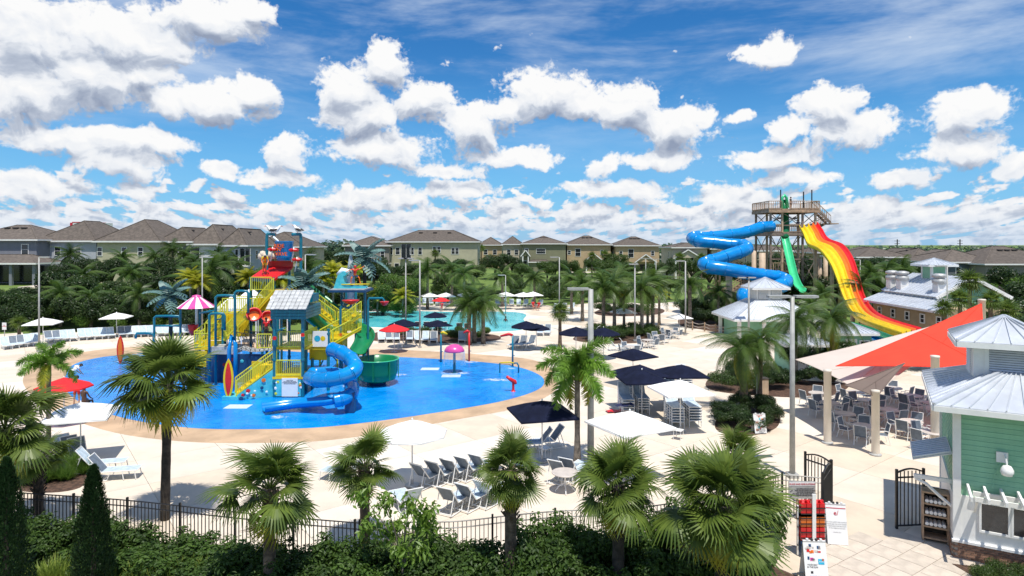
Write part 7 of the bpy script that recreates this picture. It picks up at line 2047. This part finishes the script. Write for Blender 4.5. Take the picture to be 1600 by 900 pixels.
# bins, boxes and low things
for px, py, lab in ((1192, 617, 'tan litter bin behind the queen palms'), (575, 532, 'brown litter bin at the left end of the poolside bed'), (508, 536, 'litter bin seen behind the yellow landing')):
    p = G(px, py); r = thing('litter_bin', lab, 'litter bin', (p.x, p.y, .02)); MB().box((0, 0, .5), (.5, .5, .98)).build('bin_box', mt['cedar'], r); sl = MB().box((0, 0, 0), (.06, .02, .9)).mesh('slat', mt['tan_post'])
    for i in range(6): link('slat', sl, r, (-.21 + i * .084, -.265, .48))
    MB().box((0, 0, 1.03), (.56, .56, .07)).build('lid', mt['trunkd'], r)
p = G(4, 531); r = thing('warning_sign', 'small white notice on a post at the left edge', 'sign', (p.x + .2, p.y, 0)); MB().box((0, 0, .7), (.05, .05, 1.4)).build('post', mt['steel'], r); b = MB().box((0, -.04, 1.35), (.42, .02, .7)).build('panel', mt['paper'], r); text('NO\nDIVING', .12, mt['inkred'], b, (0, -.055, 1.38), (R(90), 0, 0))
# people
person(tuple(G(112, 604, .03)), R(150), 'person in a white shirt bending over at the pool edge behind the red parasol', 'bend', 'uwhite', 'dblue')
person(tuple(G(120, 633, .03)), R(-160), 'bare-chested person in red shorts standing below the red parasol', 'stand', None, 'redp')
person(tuple(G(132, 641, .0)), R(170), 'dark-haired person sitting in the water at the pool edge, seen from behind', 'sit', None, 'trunkd', 'skind')
person(tuple(G(690, 486, .02)), R(0), 'lifeguard in red sitting under the far red parasol', 'sit', 'redp', 'redp')
person(tuple(G(833, 484, .02)), R(20), 'person in red sitting in the far lounger row', 'sit', 'redp', 'redp')
person(tuple(G(842, 485, .02)), R(-30), 'second person in red beside the first in the far row', 'sit', 'redp', 'redp')
person(tuple(G(790, 516.5, -1.1)), R(160), 'swimmer standing chest-deep in the turquoise pool', 'stand', None, 'dblue', 'skind')
person((H(1235, 0, 92.5).x, 92.4, zat(327, 92) + .08), R(40), 'person in dark clothes on the top deck of the slide tower', 'stand', 'black', 'black')
person((H(1246, 0, 92.5).x, 92.4, zat(363, 92) + .08), R(-40), 'person on the lower deck of the slide tower', 'stand', 'dblue', 'black')
# rope railing along the walkway
def rope(pts, lab):
    r = thing('rope_railing', lab, 'railing'); P = [G(*q) for q in pts]; pm = MB().box((0, 0, .5), (.12, .12, 1.0)).mesh('post', mt['cedar'])
    for q in P: link('post', pm, r, (q.x, q.y, 0))
    for a, b in zip(P, P[1:]):
        for z in (.85, .5): MB().tube([a + Vector((0, 0, z)), (a + b) / 2 + Vector((0, 0, z - .12)), b + Vector((0, 0, z))], .025, 6).build('rope', mt['tabletop'], r)
rope([(1072, 514), (1082, 516), (1101, 518), (1118, 521), (1140, 523)], 'low timber post and rope railing round the bed by the walkway')

# ------------------------------------------------------------------ small things left about the deck
random.seed(91)
side = None
def side_table(px, py, lab):
    p = G(px, py, .45); r = thing('side_table', lab, 'side table', (p.x, p.y, .02), rnd(0, 1), 'small side tables')
    MB().box((0, 0, .44), (.42, .42, .03)).build('tabletop', mt['frame'], r); lm = MB().tube([(.18, .18, 0), (.17, .17, .43)], .015, 5).mesh('leg', mt['frame'])
    for k in range(4): link('leg', lm, r, (0, 0, 0), k * PI / 2)
for px, py, lab in ((132, 716, 'small white side table between the loungers at the lower left'), (705, 727, 'small white side table behind the front lounger row'), (775, 765, 'small white side table beside the three loungers near the fence'),
    (625, 537, 'small white side table under the red parasol'), (1060, 672, 'low white side table in front of the stacked loungers'), (985, 652, 'low white side table beside the left lounger stacks'), (852, 700, 'small white side table under the large navy parasol')): side_table(px, py, lab)
def towel(px, py, z, m, rz, lab):
    p = G(px, py, z); mb = MB(); n = 6
    for i in range(n):
        for j in range(3):
            def q(a, b): return (-.55 + 1.1 * a / n, -.27 + .54 * b / 3, .03 * math.sin(a * 1.9 + b))
            mb.face([q(i, j), q(i + 1, j), q(i + 1, j + 1), q(i, j + 1)])
    tag(mb.build('beach_towel', mt[m], loc=(p.x, p.y, z + .02), rot=rz), lab, 'towel', 'beach towels')
towel(975, 633, .80, 'towel', .3, 'dark navy towel lying on the left stack of loungers')
towel(962, 642, .05, 'redp', .2, 'red and white towel dropped beside the left lounger stacks')
for px, py in ((534, 760),):
    p = G(px, py); g = thing('floor_drain', 'grey steel deck drain left of the booted sabal palm', 'drain', (p.x, p.y, .004)); MB().lathe([(.001, .004), (.13, .004), (.13, 0)], 14).build('rim', mt['steel'], g)
    sl = MB().box((0, 0, .006), (.2, .018, .004)).mesh('slot', mt['black'])
    for i in range(-2, 3): link('slot', sl, g, (0, i * .04, 0))
# ------------------------------------------------------------------ planting that fills the middle distance
random.seed(500)
def gpos(px, D): x = (px - 800) * D / F; return Vector((x, D, gz(x, D)))
def kd(px):
    return 'at the far left' if px < 120 else 'behind the left loungers' if px < 300 else 'behind the play structure' if px < 470 else 'left of the wave platform' if px < 560 else 'beyond the turquoise pool' if px < 860 else 'behind the middle walkway' if px < 1080 else 'round the slide tower' if px < 1330 else 'behind the tan building'
# dark hedge belt behind the left loungers and the play structure
def belt(kind, px0, px1, step, D0, D1, s0, s1, nm, gname):
    px = px0
    while px < px1:
        D = rnd(D0, D1); s = rnd(s0, s1); p = gpos(px, D); p.z += s * .35
        shrub(kind, p, (s, s, s * rnd(.8, 1.1)), nm + ' ' + kd(px), gname + ' ' + kd(px)); px += step * rnd(.8, 1.2)
belt('dark', -20, 300, 22, 69, 72, 1.5, 2.1, 'tall dark hedge shrub', 'dark hedge shrubs')
belt('bush', -20, 300, 30, 70, 76, 1.9, 2.4, 'green bush over the hedge', 'bushes over the hedge')
belt('dark', 90, 560, 30, 78, 88, 1.8, 2.6, 'large dark bush', 'dark bushes of the belt')
belt('dark', 300, 470, 20, 66, 70, 1.5, 2.1, 'dark deck-side shrub', 'dark hedge shrubs')
belt('light', 60, 300, 60, 68.5, 70, 1.0, 1.5, 'yellow-green bush', 'bright bushes')
belt('bush', 470, 640, 16, 84, 96, 1.5, 2.1, 'leafy green bush', 'green bushes on the slope')
belt('light', 575, 650, 12, 82, 88, 1.0, 1.5, 'yellow-green bush', 'bright bushes')
belt('dark', 640, 880, 20, 101, 104, 1.0, 1.5, 'dark clipped shrub', 'dark hedge shrubs')
belt('bush', 640, 930, 40, 106, 116, 1.3, 1.9, 'green bush', 'green bushes')
belt('bush', 860, 960, 16, 100, 108, 1.3, 1.9, 'green bush', 'green bushes')
belt('dark', 1075, 1200, 20, 74, 90, 1.2, 2.0, 'dark bush', 'dark bushes')
belt('dark', 1200, 1420, 20, 88, 112, 2.0, 3.2, 'dark bush', 'dark bushes')
belt('dark', 1540, 1660, 16, 50, 68, 1.7, 2.6, 'dark bush', 'dark bushes')
belt('bush', 1560, 1660, 22, 56, 76, 2.3, 3.2, 'tall green bush', 'green bushes')
belt('light', 1540, 1600, 24, 72, 76, 1.8, 2.3, 'yellow-green bush', 'bright bushes')
belt('bush', 1300, 1500, 22, 47, 52, .9, 1.25, 'low green bush by the café', 'bushes by the café')
belt('dark', 1240, 1330, 14, 46, 50, .9, 1.3, 'low dark bush by the huts', 'bushes by the café')
belt('dark', 560, 1330, 38, 150, 175, 1.2, 1.9, 'distant dark garden shrub', 'distant garden shrubs')
belt('dark', 1330, 1650, 16, 90, 108, 2.0, 3.0, 'dark bush', 'dark bushes')
# broadleaf trees
def trees(kind, L, g):
    for px, D, pyt, w in L:
        p = gpos(px, D); h = (CAMH - (pyt - HZ) * D / F - p.z) / 1.02
        tree(kind, p, h, {'green': 'round-crowned green tree ', 'dark': 'dark evergreen tree ', 'light': 'light yellow-green tree '}[kind] + kd(px), g + ' ' + kd(px), w)
trees('dark', [(10, 76, 448, 1.2), (52, 76, 446, 1.2), (96, 90, 412, .9), (122, 92, 403, .9), (150, 92, 402, .9), (176, 88, 400, .9), (205, 90, 408, 1), (262, 92, 398, .9), (292, 92, 402, .9), (325, 92, 415, 1), (395, 90, 418, 1.1), (425, 92, 410, 1.0), (20, 72, 452, 1.2), (100, 76, 452, 1.2), (225, 74, 450, 1.2), (290, 74, 446, 1.2), (340, 74, 440, 1.2), (380, 72, 436, 1.1), (450, 80, 420, 1.2)], 'dark trees')
trees('dark', [(465, 130, 393, 1.1), (490, 140, 388, 1.2), (515, 150, 386, 1.2), (540, 140, 392, 1.1), (500, 110, 402, 1.2), (535, 112, 410, 1.2), (475, 100, 415, 1.3), (585, 130, 398, 1.0), (612, 118, 410, 1.0), (650, 130, 411, 1.1), (690, 140, 404, 1.0), (715, 135, 402, 1.1), (775, 150, 394, 1.3), (800, 150, 397, 1.2), (868, 150, 404, .9), (560, 120, 408, 1.1)], 'dark trees')
trees('green', [(525, 88, 428, 1.2), (598, 90, 438, 1.2), (645, 98, 436, 1.1), (700, 108, 425, 1.1), (870, 112, 428, 1.1), (905, 115, 424, 1.1), (1045, 108, 432, 1.0), (1075, 100, 432, 1.2), (925, 155, 403, 1.0), (855, 140, 407, 1.1), (890, 138, 405, 1.0), (942, 142, 404, 1.1), (985, 140, 408, 1.1), (1018, 138, 410, 1.1), (740, 138, 408, 1.1), (815, 136, 410, 1.1), (962, 150, 394, 1.1), (1042, 140, 404, .9), (1082, 130, 402, 1.1), (1108, 120, 412, 1.1), (1140, 120, 414, 1.1), (800, 118, 424, 1.1)], 'green trees')
trees('dark', [(1165, 110, 405, 1.1), (1190, 108, 408, 1.1), (1215, 110, 398, 1.2), (1240, 112, 392, 1.1), (1265, 110, 396, 1.1), (1295, 105, 402, 1.2), (1330, 105, 400, 1.2), (1360, 100, 398, 1.2), (1385, 96, 404, 1.2), (1412, 100, 404, 1.2), (1436, 98, 410, 1.2), (1340, 90, 420, 1.2), (1375, 88, 425, 1.2), (1310, 92, 425, 1.2), (1255, 100, 420, 1.2), (1225, 98, 425, 1.2), (1560, 84, 425, 1.1), (1585, 80, 412, 1.0), (1530, 90, 430, 1.1), (1600, 66, 430, 1.1), (1570, 62, 455, 1.2)], 'dark trees')
trees('light', [(620, 92, 424, 1.1), (640, 90, 430, .9), (35, 78, 448, 1.0), (598, 84, 440, 1.0), (1548, 80, 436, .9), (1590, 78, 425, .9)], 'light trees')
# palms
def palms(kind, L, what, g, tr=.16):
    for (px, D, pyc, s) in L:
        p = gpos(px, D); h = CAMH - (pyc - HZ) * D / F - p.z
        far_palm(kind, p, max(1.0, h), s, what + ' ' + kd(px), g + ' ' + kd(px), tr=tr)
palms('queen', [(130, 80, 432, 1.1), (205, 82, 428, 1.2), (242, 96, 403, 1.1), (218, 70, 462, .9), (95, 71, 460, 1.0), (142, 71, 466, 1.0), (295, 74, 440, 1.1), (330, 72, 425, 1.3), (350, 80, 412, 1.2), (305, 88, 412, 1.1), (410, 74, 440, 1.2)], 'feathery queen palm', 'queen palms')
palms('dark', [(110, 94, 400, 1.1), (190, 94, 404, 1.0), (270, 96, 392, 1.0), (290, 96, 400, 1.1), (340, 96, 402, 1.1), (370, 94, 415, 1.1), (480, 74, 420, 1.3), (440, 100, 400, 1.2)], 'dark queen palm', 'dark queen palms')
palms('queen', [(668, 92, 424, 1.25), (706, 96, 422, 1.2), (725, 90, 430, 1.2), (835, 96, 436, 1.2), (893, 86, 438, 1.2), (910, 78, 448, 1.2), (943, 68, 452, 1.25), (960, 69, 447, 1.3), (1003, 66, 452, 1.2), (1020, 68, 448, 1.3), (1078, 72, 446, 1.1), (970, 92, 430, 1.2), (755, 60.5, 476, 1.15), (733, 60, 478, 1.1), (741, 61, 470, 1.0), (785, 96, 434, 1.1)], 'feathery queen palm', 'queen palms', .2)
palms('queen', [(1268, 50, 482, .8), (1285, 62, 462, .9), (1385, 84, 428, 1.2), (1410, 86, 422, 1.1), (1360, 82, 430, 1.1), (1345, 74, 452, 1.1), (1122, 76, 458, 1.0)], 'feathery queen palm', 'queen palms')
palms('areca', [(520, 78, 428, .9), (505, 77, 440, .9), (536, 79, 434, .9), (552, 80, 428, .9), (440, 72, 440, .9), (388, 72, 438, .8), (298, 70, 438, .8), (310, 69, 446, .8), (590, 84, 462, .8), (630, 82, 466, .8), (975, 70, 462, .6), (1012, 70, 462, .6), (1030, 74, 462, .7)], 'yellow-green areca palm', 'areca palms')
palms('sabal', [(875, 58, 487, 1.0), (735, 180, 390, 1.1), (752, 178, 388, 1.2), (680, 150, 396, 1.1), (945, 150, 398, 1.2), (925, 152, 400, 1.1), (1515, 51, 440, 1.05), (1500, 48, 468, .9), (1548, 50, 470, .9), (1575, 50, 485, .9), (1475, 47, 482, .75), (1340, 96, 418, 1.0), (30, 62, 505, .8), (1062, 120, 402, 1.1), (1096, 118, 404, 1.1)], 'fan-leaved sabal palm', 'distant sabal palms')
# planting in the islands
def fill(key, kind, n, s, zs, what, g):
    P = ISLW[key]; c = sum(P, Vector()) / len(P)
    for i in range(n):
        a, b = random.choice([(P[k], P[(k + 1) % len(P)]) for k in range(len(P))]); p = c.lerp(a.lerp(b, random.random()), math.sqrt(random.random()) * .88); ss = s * rnd(.75, 1.2)
        shrub(kind, (p.x, p.y, zs * ss), (ss, ss, ss * .8), what, g)
fill('poolside', 'light', 14, .65, .3, 'low yellow-green shrub in the bed between the two pools', 'low shrubs between the pools')
fill('poolside', 'bush', 12, .7, .3, 'low dark green shrub in the bed between the two pools', 'low dark shrubs between the pools')
fill('middle', 'bush', 24, .8, .3, 'low green shrub in the middle palm bed', 'low shrubs in the middle palm bed')
fill('right', 'dark', 18, .75, .3, 'low dark shrub in the long bed behind the queen palms', 'low shrubs in the long bed')
fill('right', 'light', 6, .6, .35, 'yellow-green shrub in the long bed behind the queen palms', 'bright shrubs in the long bed')
fill('round', 'dark', 16, .6, .35, 'low dark shrub on the round island with the queen palms', 'low shrubs on the round island')
fill('back', 'dark', 18, 1.0, .3, 'dark shrub in the roped bed by the walkway', 'shrubs in the roped bed'); fill('far', 'dark', 8, .8, .3, 'low shrub in the far small bed', 'shrubs in the far bed')
shrub('bush', tuple(G(1127, 600, .35)), (1.0, 1.0, .7), 'rounded clipped green bush left of the queen palms', 'clipped bushes')
p = at(1560, 18.6); 
for i in range(12): shrub('bush', (p.x + rnd(-1.2, 1.6), p.y + rnd(-1.4, -.4) , .12), (.32, .32, .28), 'small bright groundcover shrub at the foot of the kiosk', 'groundcover shrubs at the kiosk')
tag(MB().poly_prism([(13.0, 18.9), (13.6, 15.5), (20, 13.5), (20, 17.0)], -.1, .04).build('planting_bed', mt['mulch']), kind='structure')
# lawn trees hide the jagged slab edges: a border strip of mulch

# ------------------------------------------------------------------ labels that single out look-alikes by their order
def order_labels():
    by = {}
    for o in col.objects:
        if o.parent is None and o.get('label') and o.get('group') and o.get('category') in ('palm tree', 'tree', 'shrub', 'house'):
            by.setdefault((o['group'], o['label']), []).append(o)
    W = ['zero', 'one', 'two', 'three', 'four', 'five', 'six', 'seven', 'eight', 'nine', 'ten', 'eleven', 'twelve', 'thirteen', 'fourteen', 'fifteen', 'sixteen']
    for (g, l), L in by.items():
        n = len(L)
        if n < 2 or n > 16 or (g.startswith(('low', 'bright shrubs', 'shrubs in', 'groundcover'))): continue
        L.sort(key=lambda o: o.location.x / o.location.y)
        for i, o in enumerate(L): o['label'] = l + ', ' + (ORD[i] + ' from the left' if i < n - 1 else 'the rightmost') + ' of ' + W[n]
order_labels()
for o in col.objects:
    if o.parent is None and o.get('label') and len(o['label'].split()) > 16: print('LONG', o.name, o['label'])
